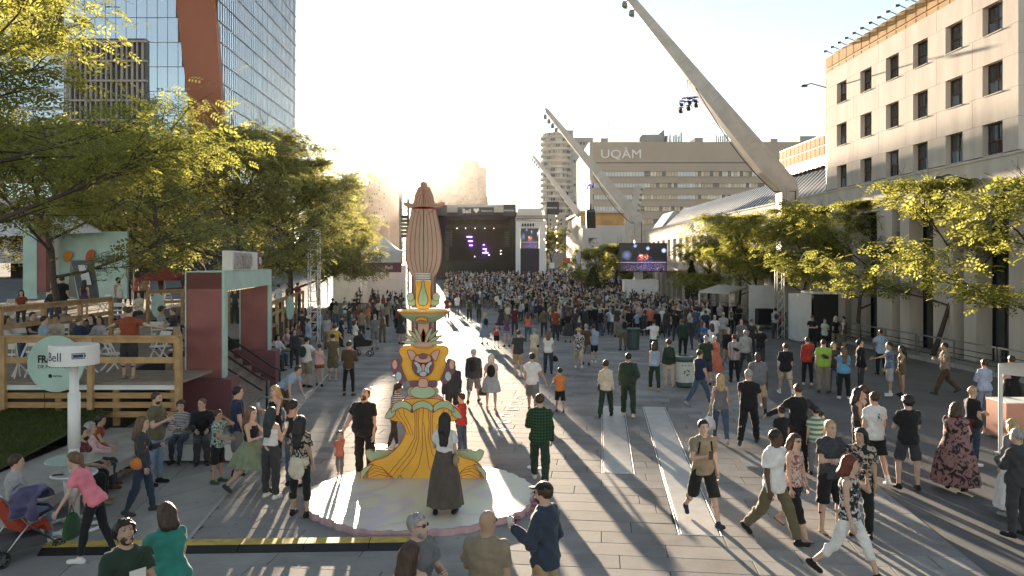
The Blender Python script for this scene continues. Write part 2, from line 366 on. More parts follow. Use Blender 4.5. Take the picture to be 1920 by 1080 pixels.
for y1, y0 in wy:
    for z0, z1 in wz:
        c = Vector(mpt(0.26, (y0 + y1) / 2, (z0 + z1) / 2)); w, h = (y1 - y0) / 2, (z1 - z0) / 2 
        f = MB(); fw = 0.055
        for a in ((-0.03, 0.03, -w, -w + fw, -h, h), (-0.03, 0.03, w - fw, w, -h, h), (-0.03, 0.03, -w + fw, w - fw, -h, -h + fw), (-0.03, 0.03, -w + fw, w - fw, h - fw, h), (-0.028, 0.03, -fw / 2, fw / 2, -h + fw, h - fw), (-0.029, 0.03, -w + fw, -fw / 2, -fw / 2 - 0.05, fw / 2 - 0.05), (-0.029, 0.03, fw / 2, w - fw, -fw / 2 - 0.05, fw / 2 - 0.05)): f.box(*a)
        o = f.build('window', M_bframe, MUS, loc=c - Vector(MUS.location))
        for sy in (-1, 1):
            for sz in (-1, 1):
                p = MB(); tx = random.uniform(-0.012, 0.012); ty = random.uniform(-0.010, 0.010)
                ya, yb = (fw / 2, w - fw) if sy > 0 else (-w + fw, -fw / 2); za, zb = (fw / 2 - 0.05, h - fw) if sz > 0 else (-h + fw, -fw / 2 - 0.05)
                p.add([(0.004 + tx, ya, za), (0.004 - tx, yb, za), (0.004 - tx + ty, yb, zb), (0.004 + tx + ty, ya, zb), (0.03, ya, za), (0.03, yb, za), (0.03, yb, zb), (0.03, ya, zb)], [(3,2,1,0), (4,5,6,7), (0,1,5,4), (1,2,6,5), (2,3,7,6), (3,0,4,7)])
                p.build('pane', M_glass if random.random() < 0.72 else M_glassd, o)
        s = MB(); s.box(-0.30, 0.02, -w, w, -h - 0.03, -h); s.build('sill', M_stone2, o)
# bronze glazed crown and end strip
t = MB(); mbox(t, 0.45, 8.5, YN + 0.3, YF + 0.7, 16.0, 17.25); mp_(t, 'crown_core', M_back)
fm = MB(); n = 19
for i in range(n + 1):
    y = YN + 0.3 + (YF + 0.8 - YN - 0.3) * i / n; mbox(fm, 0.30, 0.44, y - 0.035, y + 0.035, 16.2, 17.4)
for z in (16.22, 16.62, 17.36): mbox(fm, 0.305, 0.44, YN + 0.3, YF + 0.83, z - 0.035, z + 0.035)
mp_(fm, 'crown_frame', M_bframe)
for i in range(n):
    y0 = YN + 0.3 + (YF + 0.8 - YN - 0.3) * i / n; y1 = YN + 0.3 + (YF + 0.8 - YN - 0.3) * (i + 1) / n
    for z0, z1 in ((16.26, 16.58), (16.66, 17.32)):
        t = MB(); mbox(t, 0.27, 0.43, y0 + 0.04, y1 - 0.04, z0, z1); mp_(t, 'bronze_pane', M_bronze)
    lamp = MB(); lamp.bar(mpt(0.32, y0 + 0.04, 17.4), mpt(-0.05, y0 + 0.04, 17.56), 0.035); lamp.bar(mpt(-0.05, y0 + 0.04, 17.56), mpt(-0.28, y0 + 0.04, 17.52), 0.14, 0.1); mp_(lamp, 'roof_lamp', M_dkmetal)
fm = MB()
for y in (YF + 0.05, YF + 0.78): mbox(fm, 0.30, 0.44, y - 0.03, y + 0.03, 8.7, 16.18)
for k in range(9): mbox(fm, 0.302, 0.44, YF + 0.09, YF + 0.74, 8.75 + k * 0.92, 8.81 + k * 0.92)
mp_(fm, 'corner_frame', M_bframe)
for k in range(8):
    t = MB(); mbox(t, 0.27, 0.43, YF + 0.09, YF + 0.74, 8.83 + k * 0.92, 9.65 + k * 0.92); mp_(t, 'bronze_pane', M_bronze if k > 3 else M_glassb)
# set-back glazed volume
t = MB(); mbox(t, 2.75, 8.5, YF + 0.75, 63.1, 10.6, 13.35); mp_(t, 'glazed_core', M_back)
fm = MB(); n = 18; za = [11.3, 12.0, 12.7, 13.4]
for i in range(n + 1):
    y = YF + 0.8 + (63.1 - YF - 0.8) * i / n; mbox(fm, 2.55, 2.72, y - 0.035, y + 0.035, 11.2, 13.45)
for z in za: mbox(fm, 2.555, 2.72, YF + 0.8, 63.1, z - 0.035, z + 0.035)
mp_(fm, 'glazed_frame', M_bframe)
for i in range(n):
    y0 = YF + 0.8 + (63.1 - YF - 0.8) * i / n; y1 = YF + 0.8 + (63.1 - YF - 0.8) * (i + 1) / n
    for k in range(3):
        t = MB(); mbox(t, 2.52, 2.71, y0 + 0.04, y1 - 0.04, za[k] + 0.04, za[k + 1] - 0.04); mp_(t, 'glazed_pane', M_bronze if k else M_glassb)
# podium: wall in panels above, pillars and glazing below
PY0, PY1, PZ = 14.0, 105.0, 8.65
def podium_panels(y0, y1, z0, z1):
    t = MB(); mbox(t, -0.25, 0.25, y0 + 0.008, y1 - 0.008, z0, z1); mp_(t, 'stone_panel', M_stone2)
y = PY0
while y < PY1:
    podium_panels(y, min(y + 5.6, PY1), 7.1, PZ); y += 5.6
t = MB(); mbox(t, -0.30, 0.30, PY0, PY1, PZ, PZ + 0.10); mp_(t, 'coping', M_stone2)
opens = []
for k in range(-3, 4):
    b = 31.0 + 5.3 * k
    if b < 46 and b > PY0 - 2: opens += [(b, b + 2.1), (b + 2.95, b + 3.75)]
opens += [(47.6 + 2.8 * k, 47.6 + 2.8 * k + 1.45) for k in range(20)]
opens = sorted(o for o in opens if o[1] < PY1 - 0.5 and o[0] > PY0)
prev = PY0
for a, b in opens:
    if a - prev > 0.05:
        t = MB(); mbox(t, -0.25, 0.45, prev, a, gz(prev) - 0.2, 7.1); mp_(t, 'pillar', M_stone2)
    g_ = MB(); mbox(g_, 0.55, 0.60, a, b, gz(a) + 0.1, 7.1); w = mp_(g_, 'glazing', M_glass)
    f = MB()
    for z in (3.2, 5.2): mbox(f, 0.50, 0.549, a, b, z - 0.03, z + 0.03)
    nm = 2 if b - a > 1.6 else 1
    for i in range(1, nm + 1):
        yy_ = a + (b - a) * i / (nm + 1); mbox(f, 0.495, 0.549, yy_ - 0.025, yy_ + 0.025, gz(a) + 0.1, 7.1)
    mp_(f, 'mullion', M_bframe); prev = b
t = MB(); mbox(t, -0.25, 0.45, prev, PY1, gz(prev) - 0.2, 7.1); mp_(t, 'pillar', M_stone2)
t = MB(); mbox(t, 0.62, 9, PY0, PY1, 0, 8.3); mp_(t, 'podium_core', M_back)
t = MB(); mbox(t, 0.3, 9, PY0, YN, 8.4, 8.5); mp_(t, 'terrace_roof', M_conc)
# sloped skylight
s0, s1 = (0.35, 8.72), (2.6, 10.95); ny = 58; dyl = (95.5 - YF - 0.9) / ny
M_sky = glass('skylight_glass', (0.26, 0.30, 0.34), 0.35, 0.6, 0.2)
pm = None
for i in range(ny):
    y0 = YF + 0.9 + i * dyl
    t = MB(); sh = 0.6
    p = [mpt(s0[0], y0 + 0.10, s0[1]), mpt(s0[0], y0 + dyl * 0.52, s0[1]), mpt(s1[0], y0 + dyl * 0.52, s1[1]), mpt(s1[0], y0 + 0.10, s1[1])]
    n_ = Vector((-0.7, 0, 0.7)) * 0.05
    t.add([Vector(q) + n_ for q in p] + p, [(3,2,1,0), (4,5,6,7), (0,1,5,4), (1,2,6,5), (2,3,7,6), (3,0,4,7)]); mp_(t, 'roof_pane', M_sky)
t = MB(); t.add([mpt(s0[0] - 0.1, YF + 0.9, s0[1] - 0.03), mpt(s0[0] - 0.1, 95.5, s0[1] - 0.03), mpt(s1[0], 95.5, s1[1]), mpt(s1[0], YF + 0.9, s1[1]), mpt(s1[0], 95.5, 8.4), mpt(s1[0], YF + 0.9, 8.4)], [(3,2,1,0), (2,3,5,4), (1,2,4), (0,5,3)]); mp_(t, 'roof_frame', M_back)
t = MB(); mbox(t, 2.62, 8.5, YF + 0.8, 95.5, 8.4, 10.9); mp_(t, 'wing_core', M_stone2)
t = MB(); a, b = 97.0, 103.0                                # small triangular lantern at the far end
t.add([mpt(0.3, a, 8.75), mpt(0.3, b, 8.75), mpt(2.4, b, 8.75), mpt(2.4, a, 8.75), mpt(1.9, a, 10.9), mpt(1.9, b, 10.9)], [(0,4,5,1), (3,2,5,4), (0,3,4), (1,5,2)]); mp_(t, 'roof_lantern', M_glassb)
for q in ((33.5, 7.9), (47.9, 15.2), (62.0, 7.85)):
    t = MB(); t.tube([mpt(-0.25, q[0], q[1]), mpt(-1.2, q[0], q[1] + 0.25), mpt(-1.5, q[0], q[1] + 0.15)], 0.035, 6); t.lathe([(0.0, 0.09), (0.16, 0.06), (0.2, -0.05), (0.0, -0.06)], 10, 0, mpt(-1.6, q[0], q[1] + 0.1)); mp_(t, 'wall_lamp', M_dkmetal)
t = MB(); mbox(t, -2.2, -0.26, 78, 92, 3.6, 4.0); mbox(t, -2.1, -0.26, 78, 92, 4.0, 4.4); mp_(t, 'entrance_canopy', M_stone2)
for yy_ in (78.3, 91.5):
    t = MB(); mbox(t, -2.1, -1.85, yy_, yy_ + 0.3, 0.1, 3.6); mp_(t, 'canopy_post', M_steel)
# ------------------------------------------------------------------ far buildings
def pbox(mb, x0, x1, y0, y1, Y, d, mi=0):                   # a box whose front fills those pixels at depth Y
    a, b = P(x0, y1, Y), P(x1, y0, Y); return mb.box(a.x, b.x, Y, Y + d, a.z, b.z, mi)
def thing(name, label, cat, loc, group=None):
    o = empty(name, loc); tag(o, label, cat, group); return o
def part(root, mb, name, m, smooth=False, parent=None):     # mesh written in world space under a thing
    l = Vector(root.location); mb.v = [tuple(Vector(p) - l) for p in mb.v]; return mb.build(name, m, parent or root, smooth)
M_tan = mat('tan_brick', (0.48, 0.40, 0.33), 0.85, var=0.06, scale=0.15, bump=0.05)
M_tan2 = mat('pale_tan_concrete', (0.42, 0.36, 0.31), 0.85, var=0.06, scale=0.15)
M_brown = mat('brown_brick', (0.30, 0.21, 0.16), 0.85, var=0.08, scale=0.2)
M_grey = mat('grey_concrete', (0.38, 0.37, 0.36), 0.85, var=0.08, scale=0.2)
M_pale = mat('pale_concrete', (0.50, 0.47, 0.44), 0.85, var=0.08, scale=0.2)
def pane_mat(name, cols, rough=0.08, metal=0.3):
    m = bpy.data.materials.new(name); m.use_nodes = True; nt = m.node_tree; b = nt.nodes['Principled BSDF']
    b.inputs['Roughness'].default_value = rough; b.inputs['Metallic'].default_value = metal; b.inputs['Specular IOR Level'].default_value = 0.9
    geo = nd(nt, 'ShaderNodeNewGeometry'); r = nd(nt, 'ShaderNodeValToRGB'); r.color_ramp.interpolation = 'CONSTANT'
    e = r.color_ramp.elements
    while len(e) < len(cols): e.new(0.5)
    for i, c in enumerate(cols): e[i].position = i / len(cols); e[i].color = tuple(c) + (1,)
    oi = nd(nt, 'ShaderNodeObjectInfo'); ad = nd(nt, 'ShaderNodeMath', operation='ADD'); fr = nd(nt, 'ShaderNodeMath', operation='FRACT')
    nt.links.new(geo.outputs['Random Per Island'], ad.inputs[0]); nt.links.new(oi.outputs['Random'], ad.inputs[1]); nt.links.new(ad.outputs[0], fr.inputs[0])
    nt.links.new(fr.outputs[0], r.inputs[0]); nt.links.new(r.outputs[0], b.inputs['Base Color']); MATS[name] = m; return m
M_upane = pane_mat('office_panes', [(0.36, 0.28, 0.21), (0.46, 0.38, 0.31), (0.10, 0.085, 0.075), (0.32, 0.26, 0.2), (0.55, 0.48, 0.42), (0.06, 0.06, 0.06), (0.4, 0.33, 0.26)], 0.25, 0.15)
M_blind = pane_mat('pale_blinds', [(0.55, 0.57, 0.6), (0.6, 0.62, 0.65), (0.5, 0.53, 0.57)], 0.3, 0.0)
# university building
YU = 220.0; ku = YU / F
U = thing('university_building', 'wide tan office block with strip windows and white UQÀM letters', 'office building', P(1300, 494, YU) + Vector((0, 0, -4.3)))
strips = [(321, 331), (343, 352), (365, 374), (387, 396), (410, 420), (432, 442)]
t = MB(); pbox(t, 1114, 1560, 268.4, 520, YU + 0.6, 40); part(U, t, 'core', M_back)
bands = [(266, 304.6), (305.8, 321)] + [(strips[i][1], strips[i + 1][0]) for i in range(5)] + [(442, 520)]
for a, b in bands:
    t = MB(); pbox(t, 1112, 1562, a, b, YU, 0.59); part(U, t, 'spandrel', M_tan)
t = MB(); pbox(t, 1105, 1112, 266, 520, YU - 1.5, 42); part(U, t, 'side_pier', M_pale)
for i, (a, b) in enumerate(strips):
    w = MB(); bl = MB(); x = 1113.0; fr_ = MB()
    lim = [1208, 1205, 1185, 1165, 1160, 1150][i]
    while x < 1560:
        x1 = x + 5.6
        pale = x < lim or (1268 < x < 1302 and i < 3)
        pbox(bl if pale else w, x + 0.35, x1 - 0.35 if not pale else x1 - 0.1, a + 0.3, b - 0.3, YU + 0.35 + random.uniform(0, .1), 0.1); x = x1
    part(U, w, 'window_strip', M_upane); part(U, bl, 'blind_strip', M_blind)
    t = MB(); pbox(t, 1112, 1562, b - 0.4, b + 0.6, YU - 0.25, 0.24); part(U, t, 'ledge', M_tan2)
text_mesh('letters', 'UQÀM', 3.55, face_mat(P(1125.5, 296.5, YU - 0.15) - Vector(U.location), (1, 0, 0), (0, 0, 1)), mat('letter_white', (0.85, 0.85, 0.83), 0.4, var=0.02), U, 0.12, sx=1.12)
for x0, x1, y0, y1 in ((1205, 1243, 252, 266), (1243.5, 1246, 244, 266), (1248, 1252, 254, 266), (1303, 1318, 258, 266), (1445, 1458, 260, 266), (1126, 1140, 259, 266), (1500, 1530, 255, 266)):
    t = MB(); pbox(t, x0, x1, y0, y1, YU + 6, 6); part(U, t, 'roof_housing', M_grey)
for i, x in enumerate((1255, 1258, 1263, 1266, 1269, 1272, 1275, 1278, 1343, 1347, 1351, 1355, 1358, 1361, 1364, 1371)):
    t = MB(); p = P(x, 266, YU + 5); h = random.uniform(1.2, 2.6) * (1.0 if i not in (3, 7, 15) else 1.3); t.tube([p, p + Vector((0, 0, h))], 0.17, 8); part(U, t, 'flue', M_grey)
t = MB(); p = P(1141, 262, YU + 8)
for s in (-0.25, 0.25): t.tube([p + Vector((s, 0, 0)), p + Vector((s * 0.3, 0, 5.5))], 0.06, 5)
for k in range(7): t.bar(p + Vector((-0.25, 0, k * 0.75)), p + Vector((0.25, 0, k * 0.75 + 0.7)), 0.05)
part(U, t, 'antenna_mast', M_grey)
# round apartment tower
YT = 330.0; kt = YT / F
T = thing('round_tower', 'tall round residential tower ringed with balconies behind the slanted masts', 'tower', P(1045, 494, YT) + Vector((0, 0, -4.3)))
c0 = P(1046, 494, YT); zt = P(1046, 252, YT).z; rad = 32 * kt
t = MB(); t.lathe([(rad - 1.1, 0), (rad - 1.1, zt)], 40, 0, (c0.x, YT + rad, 0)); part(T, t, 'wall', M_grey, False)
nfl = 22
for i in range(nfl):
    z = zt - 1.2 - i * 2.55
    t = MB(); t.lathe([(rad - 1.05, z), (rad, z), (rad, z + 0.95), (rad - 0.12, z + 0.95), (rad - 0.12, z + 0.2), (rad - 1.05, z + 0.2)], 40, 0, (c0.x, YT + rad, 0)); part(T, t, 'balcony', M_pale)
    w = MB()
    for k in range(18):
        th = math.pi * (1.05 + 0.9 * k / 17); r2 = rad - 1.0
        cx, cy = c0.x + r2 * math.cos(th), YT + rad + r2 * math.sin(th)
        Mx = Matrix.Translation((cx, cy, z + 1.6)) @ Matrix.Rotation(th + math.pi / 2, 4, 'Z'); w.box(-0.42, 0.42, -0.06, 0.06, -0.6, 0.75, 0, Mx)
    part(T, w, 'window_ring', M_upane)
t = MB(); pbox(t, 1058, 1112, 258, 520, YT + 4, 14); part(T, t, 'slab_wing', M_grey)
for i in range(20):
    w = MB()
    for k in range(8):
        x = 1064 + k * 5.8; y = 266 + i * 11.2; pbox(w, x, x + 3.6, y, y + 5.2, YT + 3.85, 0.3)
    part(T, w, 'window_row', M_upane)
t = MB(); pbox(t, 1055, 1075, 244, 262, YT + 6, 8); pbox(t, 1022, 1070, 249, 254, YT + 8, 6); part(T, t, 'roof_housing', M_grey)
# brown stepped tower and skyline blocks
def block(name, label, rects, Y, d, m, wins=None, group=None):
    x0 = min(r[0] for r in rects); o = thing(name, label, 'building', P((min(r[0] for r in rects) + max(r[1] for r in rects)) / 2, 494, Y) + Vector((0, d / 2, -4.3)), group)
    for i, r in enumerate(rects): t = MB(); pbox(t, *r, Y + i * 0.8, d - i * 1.6); part(o, t, 'tower_block', m)
    if wins:
        xa, xb, ya, yb, dx, dy = wins; y = ya
        while y < yb:
            w = MB(); x = xa
            while x < xb: pbox(w, x, x + dx * 0.5, y, y + dy * 0.5, Y - 0.15, 0.3); x += dx
            part(o, w, 'window_row', M_upane); y += dy
    return o
block('brown_tower', 'brown stepped apartment tower standing behind the stage', [(843, 911, 314, 520), (857, 896, 301, 520), (832, 844, 329, 520), (905, 914, 368, 520)], 1050, 40, M_brown, (846, 908, 322, 392, 4.2, 6.2))
block('low_block', 'hazy low building right of the sun behind the sculpture hat', [(796, 834, 341, 520), (815, 830, 337, 520)], 1150, 40, M_brown, (799, 830, 348, 390, 4.5, 7))
block('dark_block', 'flat topped building silhouetted just left of the sun', [(690, 729, 327, 520), (673, 690, 347, 520), (729, 748, 352, 520)], 1000, 40, M_brown, (692, 726, 334, 420, 4.5, 7))
block('low_block', 'low rooftop with a water tank beyond the trees', [(632, 674, 346, 520), (640, 664, 337, 520), (655, 660, 331, 520)], 900, 30, M_brown)
block('street_block', 'low grey block under the round tower beside the side screen', [(1012, 1060, 402, 520), (1020, 1048, 392, 520)], 250, 18, M_grey, (1016, 1056, 410, 470, 5, 8))
# small stone wing with terrace railing between masts
W = thing('stone_wing', 'pale stone corner building with a glazed top between the masts', 'building', P(1085, 494, 150) + Vector((0, 0, -4.3)))
t = MB(); a, b = P(1062, 494, 165), P(1090, 494, 140)
def wing(z0, z1, e=0.0):
    A, B = Vector((a.x - e, a.y, 0)), Vector((b.x + e * .2, b.y - e, 0)); C, D = B + Vector((8, 0.4, 0)), A + Vector((8, 6, 0)); t_ = MB()
    p = [q + Vector((0, 0, z)) for z in (z0, z1) for q in (A, B, C, D)]; return t_.add(p, [(0,3,2,1), (4,5,6,7), (0,1,5,4), (1,2,6,5), (2,3,7,6), (3,0,4,7)])
part(W, wing(0, 11.2), 'wall', M_pale); part(W, wing(11.2, 13.5, -0.5), 'glazed_storey', M_bronze); part(W, wing(13.5, 13.9, 0.1), 'roof', M_pale)
for i in range(9):
    q = Vector((a.x, a.y, 0)).lerp(Vector((b.x, b.y, 0)), (i + 0.5) / 9); t = MB(); t.bar(q + Vector((0.35, 0, 11.2)), q + Vector((0.35, 0, 13.5)), 0.25); part(W, t, 'post', M_pale)
L2 = thing('white_house', 'low white gabled building behind the hanging loudspeakers', 'building', P(1100, 494, 125) + Vector((0, 0, -4.3)))
t = MB(); p0, p1 = P(1092, 500, 130), P(1128, 500, 130); zz = P(0, 440, 130).z; zp = P(0, 428, 130).z
t.add([(p0.x, 130, 0), (p1.x, 130, 0), (p1.x, 130, zz), (p0.x, 130, zp), (p0.x, 138, 0), (p1.x, 138, 0), (p1.x, 138, zz), (p0.x, 138, zp)], [(0,1,2,3), (7,6,5,4), (0,4,5,1), (1,5,6,2), (2,6,7,3), (3,7,4,0)]); part(L2, t, 'wall', M_pale)
t = MB(); pbox(t, 1104, 1120, 446, 456, 129.9, 0.2); part(L2, t, 'window', M_glass)

# ------------------------------------------------------------------ left glass tower
XL = 52.0
def lx(y, off=0.0): return -XL - off - 0.0269 * y
Yn, Yf = 147.0, 206.0
GT = thing('glass_tower', 'tall glass office tower with a slanted rust red fin', 'tower', (lx(147), 147, 0))
M_tglass = mat('tower_glass', (0.50, 0.58, 0.66), 0.06, var=0.10, scale=0.03, metal=0.75, spec=0.8)
M_tframe = mat('tower_mullion', (0.13, 0.14, 0.155), 0.4, metal=0.4)
M_rust = mat('rust_red_panel', (0.30, 0.095, 0.045), 0.55, var=0.10, scale=0.12, bump=0.02)
t = MB(); t.add([(lx(Yn) - 0.4, Yn + 1, 0), (lx(Yf) - 0.4, Yf, 0), (lx(Yf) - 40, Yf, 0), (lx(Yn) - 40, Yn + 1, 0), (lx(Yn) - 0.4, Yn + 1, 95), (lx(Yf) - 0.4, Yf, 95), (lx(Yf) - 40, Yf, 95), (lx(Yn) - 40, Yn + 1, 95)], [(0,3,2,1), (4,5,6,7), (0,1,5,4), (1,2,6,5), (2,3,7,6), (3,0,4,7)]); part(GT, t, 'core', M_back)
nfl, nbay = 17, 15; fh = 3.85
z00 = 16.0
for k in range(nfl):
    z0 = z00 + k * fh; fm = MB()
    for i in range(nbay):
        y0 = Yn + (Yf - Yn) * i / nbay; y1 = Yn + (Yf - Yn) * (i + 1) / nbay; sl = (z0 - 52) * 0.0
        j = random.uniform(-0.02, 0.02); t = MB(); p = [(lx(y0 + 0.1) + j, y0 + 0.1, z0 + 0.09), (lx(y1 - 0.1) - j, y1 - 0.1, z0 + 0.09), (lx(y1 - 0.1) - j, y1 - 0.1, z0 + fh - 0.09), (lx(y0 + 0.1) + j, y0 + 0.1, z0 + fh - 0.09)]
        t.add(p + [(q[0] - 0.2, q[1], q[2]) for q in p], [(3,2,1,0), (4,5,6,7), (0,1,5,4), (1,2,6,5), (2,3,7,6), (3,0,4,7)]); part(GT, t, 'pane', M_tglass)
        for s in (0.33, 0.66): 
            ys_ = y0 + (y1 - y0) * s; fm.bar((lx(ys_) + 0.05, ys_, z0), (lx(ys_) + 0.05, ys_, z0 + fh), 0.10, 0.08)
        fm.bar((lx(y0) - 0.02, y0, z0 + 0.1), (lx(y0) - 0.02, y0, z0 + fh), 0.2, 0.2)
    fm.bar((lx(Yn) + 0.02, Yn, z0), (lx(Yf) + 0.02, Yf, z0), 0.24, 0.16); part(GT, fm, 'mullion_grid', M_tframe)
def front(poly, Y, d, name, m):
    t = MB(); pts = [P(x, y, Y) for x, y in poly]
    n = len(pts); t.add([tuple(p) for p in pts] + [(p.x, p.y + d, p.z) for p in pts], [tuple(reversed(range(n))), tuple(range(n, 2 * n))] + [(i, (i + 1) % n, (i + 1) % n + n, i + n) for i in range(n)]); return part(GT, t, name, m)
front([(326, -220), (398, -220), (403, 20), (426, 330), (370, 330), (330, 10)], 146.0, 1.6, 'rust_fin', M_rust)
# front face: large panes left of the fin
front([(118, -200), (324, -200), (329, 10), (369, 330), (118, 330)], 146.9, 0.4, 'front_wall', M_tframe)
for r in range(9):
    y0 = -150 + r * 46; y1 = y0 + 44.6
    for c in range(13):
        x0 = 120 + c * 19.5; x1 = x0 + 18.4
        lim = 330 + (y1 - 10) * (39 / 320) - 3
        if x0 > lim - 4: continue
        front([(x0, y0), (min(x1, lim), y0), (min(x1, lim), y1), (x0, y1)], 146.7 + random.uniform(0, .05), 0.2, 'front_pane', M_tglass)
# louvred block in front of it and pale block at the edge
LB = thing('louvred_building', 'dark louvred office block left of the glass tower', 'building', P(200, 494, 120) + Vector((0, 0, -4.3)))
M_louv = mat('louvre_grey', (0.33, 0.30, 0.28), 0.6, var=0.06)
t = MB(); pbox(t, 128, 272, 72, 494, 121, 1.5); part(LB, t, 'wall', mat('louvre_dark', (0.07, 0.065, 0.065), 0.6))
for r in range(9):
    y = 75 + r * 37.0
    t = MB(); pbox(t, 126, 274, y, y + 4, 120.4, 0.6); part(LB, t, 'floor_band', M_louv)
    for c in range(15):
        x = 129 + c * 9.7; t = MB(); pbox(t, x, x + random.choice((3.2, 4.5, 2.4)), y + 4.4, y + 36.6, 120.5, 0.45); part(LB, t, 'louvre', M_louv)
PB = thing('pale_office', 'pale blue glazed block at the edge behind the overhanging branches', 'building', P(60, 494, 135) + Vector((0, 0, -4.3)))
t = MB(); pbox(t, -260, 124, 95, 494, 136, 18); part(PB, t, 'wall', M_pale)
for r in range(8):
    for c in range(9):
        x = -50 + c * 19; y = 105 + r * 34; t = MB(); pbox(t, x, x + 17.4, y, y + 27, 135.8, 0.19); part(PB, t, 'pane', M_tglass)
# ------------------------------------------------------------------ slanted lighting masts
M_mast = mat('mast_paint', (0.50, 0.46, 0.42), 0.5, var=0.12, scale=1.6, metal=0.1, bump=0.05)
M_cable = mat('cable', (0.03, 0.03, 0.03), 0.6, var=0)
M_lamp = mat('lamp_grey', (0.28, 0.27, 0.26), 0.4, metal=0.3)
M_violet = mat('violet_lens', (0.1, 0.05, 0.4), 0.2, var=0, emit=(0.25, 0.12, 1.0), estr=2.5)
def mast(x, Y, topz, dx, dz, label, w0=1.0, lights=True):
    X = GX(x, Y); g0 = gz(Y); T = thing('lighting_mast', label, 'lighting mast', (X, Y, g0), 'slanted lighting masts'); 
    t = MB(); t.prism([(-w0 / 2, -0.5), (w0 / 2, -0.5), (w0 / 2, topz - g0 + 0.05), (-w0 / 2 , topz - g0 - 0.1)], -w0 / 2, w0 / 2); t.build('column', M_mast, T)
    a = Vector((0, 0, topz - g0)); b = a + Vector((dx, 0, dz)); d = (b - a).normalized(); n = Vector((-d.z, 0, d.x))
    prof = []
    t = MB(); w1 = 0.30; hw0, hw1 = w0 * 0.58, 0.22
    pts = [a + Vector((-w0 / 2, 0, -0.1)), a + Vector((w0 / 2, 0, 0.06)), a + Vector((w0 / 2 - 0.12, 0, 0.7)), b - n * hw1, b + d * 0.5, b + n * hw1, a + d * 2.2 + n * hw0]
    for i, q in enumerate(pts): t.v.append((q.x, -(w0 / 2 if i in (0, 1, 2, 6) else w1 / 2), q.z))
    for i, q in enumerate(pts): t.v.append((q.x, (w0 / 2 if i in (0, 1, 2, 6) else w1 / 2), q.z))
    k = len(pts); t.f += [tuple(range(k)), tuple(reversed(range(k, 2 * k)))] + [(i, i + k, (i + 1) % k + k, (i + 1) % k) for i in range(k)]; t.m += [0] * (k + 2)
    arm = t.build('arm', M_mast, T)
    t = MB()
    for s in (0.22, 0.42, 0.60, 0.78):
        q = a.lerp(b, s); hw = hw0 + (hw1 - hw0) * s + 0.012; h = w0 / 2 + (w1 / 2 - w0 / 2) * s + 0.012
        t.add([(q.x + n.x * hw * sx + d.x * e, h * sy, q.z + n.z * hw * sx + d.z * e) for e in (0, 0.03) for sx, sy in ((-1,-1), (1,-1), (1,1), (-1,1))], [(0,1,5,4), (1,2,6,5), (2,3,7,6), (3,0,4,7)])
    t.build('arm_seam', M_lamp, arm)
    for i, s in enumerate((0.86, 0.90, 0.94, 0.98)):         # floodlights under the tip
        q = a.lerp(b, s) + n * 0.42; f = MB(); f.bar(q - n * 0.3, q + n * 0.05, 0.09)
        f.tube([q + Vector((0, 0, 0.12)), q + Vector((0, 0, -0.05)), q + Vector((-0.04, 0, -0.36))], [0.10, 0.19, 0.19], 12); f.build('floodlight', M_lamp, T, True)
    cb = MB(); cp = []
    for i in range(13):
        s = i / 12; q = a.lerp(b, s * 0.55) - n * (-1) * 0.0; sag = math.sin(s * math.pi) * 0.9
        q = a + Vector((0.3, 0, 0.2)) if i == 0 else a.lerp(b, s * 0.5) + n * (hw0 + (hw1 - hw0) * s * 0.5 + 0.05) - Vector((0, 0, sag * 0.8)); cp.append(q + Vector((0, -w0 * 0.35, 0)))
    cp = [a + Vector((w0 * 0.3, -w0 * 0.52, -3.2)), a + Vector((w0 * 0.3, -w0 * 0.52, 0))] + cp[1:]
    cb.tube(cp, 0.035, 6); cb.build('cable', M_cable, T)
    return T, a, b, n, d
def rig(px, py, Y, w, label):                               # hanging moving-head cluster
    c = P(px, py, Y); T = thing('light_rig', label, 'stage lights', c)
    t = MB()
    for sx in (-0.08, 0.08): t.tube([(sx, 0, 1.9 * w), (sx, 0, 0.45 * w)], 0.025, 6)
    t.build('hanger', M_dkmetal, T)
    t = MB()
    for s in (-1, 1):
        for z in (0.15, 0.45): t.bar((-0.6 * w, s * 0.18, z * w), (0.6 * w, s * 0.18, z * w + 0.1 * w), 0.05)
    for k in range(5): t.bar((-0.6 * w + k * 0.3 * w, -0.18, 0.15 * w), (-0.45 * w + k * 0.28 * w, 0.18, 0.5 * w), 0.035)
    t.build('truss', M_dkmetal, T)
    for i, (x, z) in enumerate(((-0.62, -0.5), (0, -0.3), (0.6, -0.05), (-0.55, 0.05), (0.1, 0.22), (0.55, 0.35))):
        f = MB(); f.bar((x * w - 0.2 * w, 0, z * w + 0.2 * w), (x * w + 0.2 * w, 0, z * w + 0.2 * w), 0.08)
        for s in (-1, 1): f.bar((x * w + s * 0.2 * w, 0, z * w + 0.22 * w), (x * w + s * 0.2 * w, 0, z * w - 0.1 * w), 0.06)
        f.tube([(x * w, -0.02, z * w + 0.12 * w), (x * w, -0.02, z * w - 0.02 * w), (x * w, -0.05, z * w - 0.22 * w)], [0.10 * w, 0.16 * w, 0.15 * w], 12)
        h = f.build('moving_head', M_black, T)
        if i >= 3: MB().lathe([(0.0, 0.0), (0.12 * w, 0.02), (0.0, 0.05)], 12, 0, (x * w, -0.18, z * w)).build('lens', M_violet, h)
    return T
m1 = mast(1476, 53, 9.2, -12.0, 14.7, 'nearest and largest slanted white mast with column among the right trees', 1.15)
m2 = mast(1197, 80, 8.5, -9.5, 11.6, 'middle slanted white mast carrying the video screen', 0.85)
m3 = mast(1095, 145, 12.2, -9.5, 12.2, 'farthest slanted mast with its tip against the round tower', 0.9)
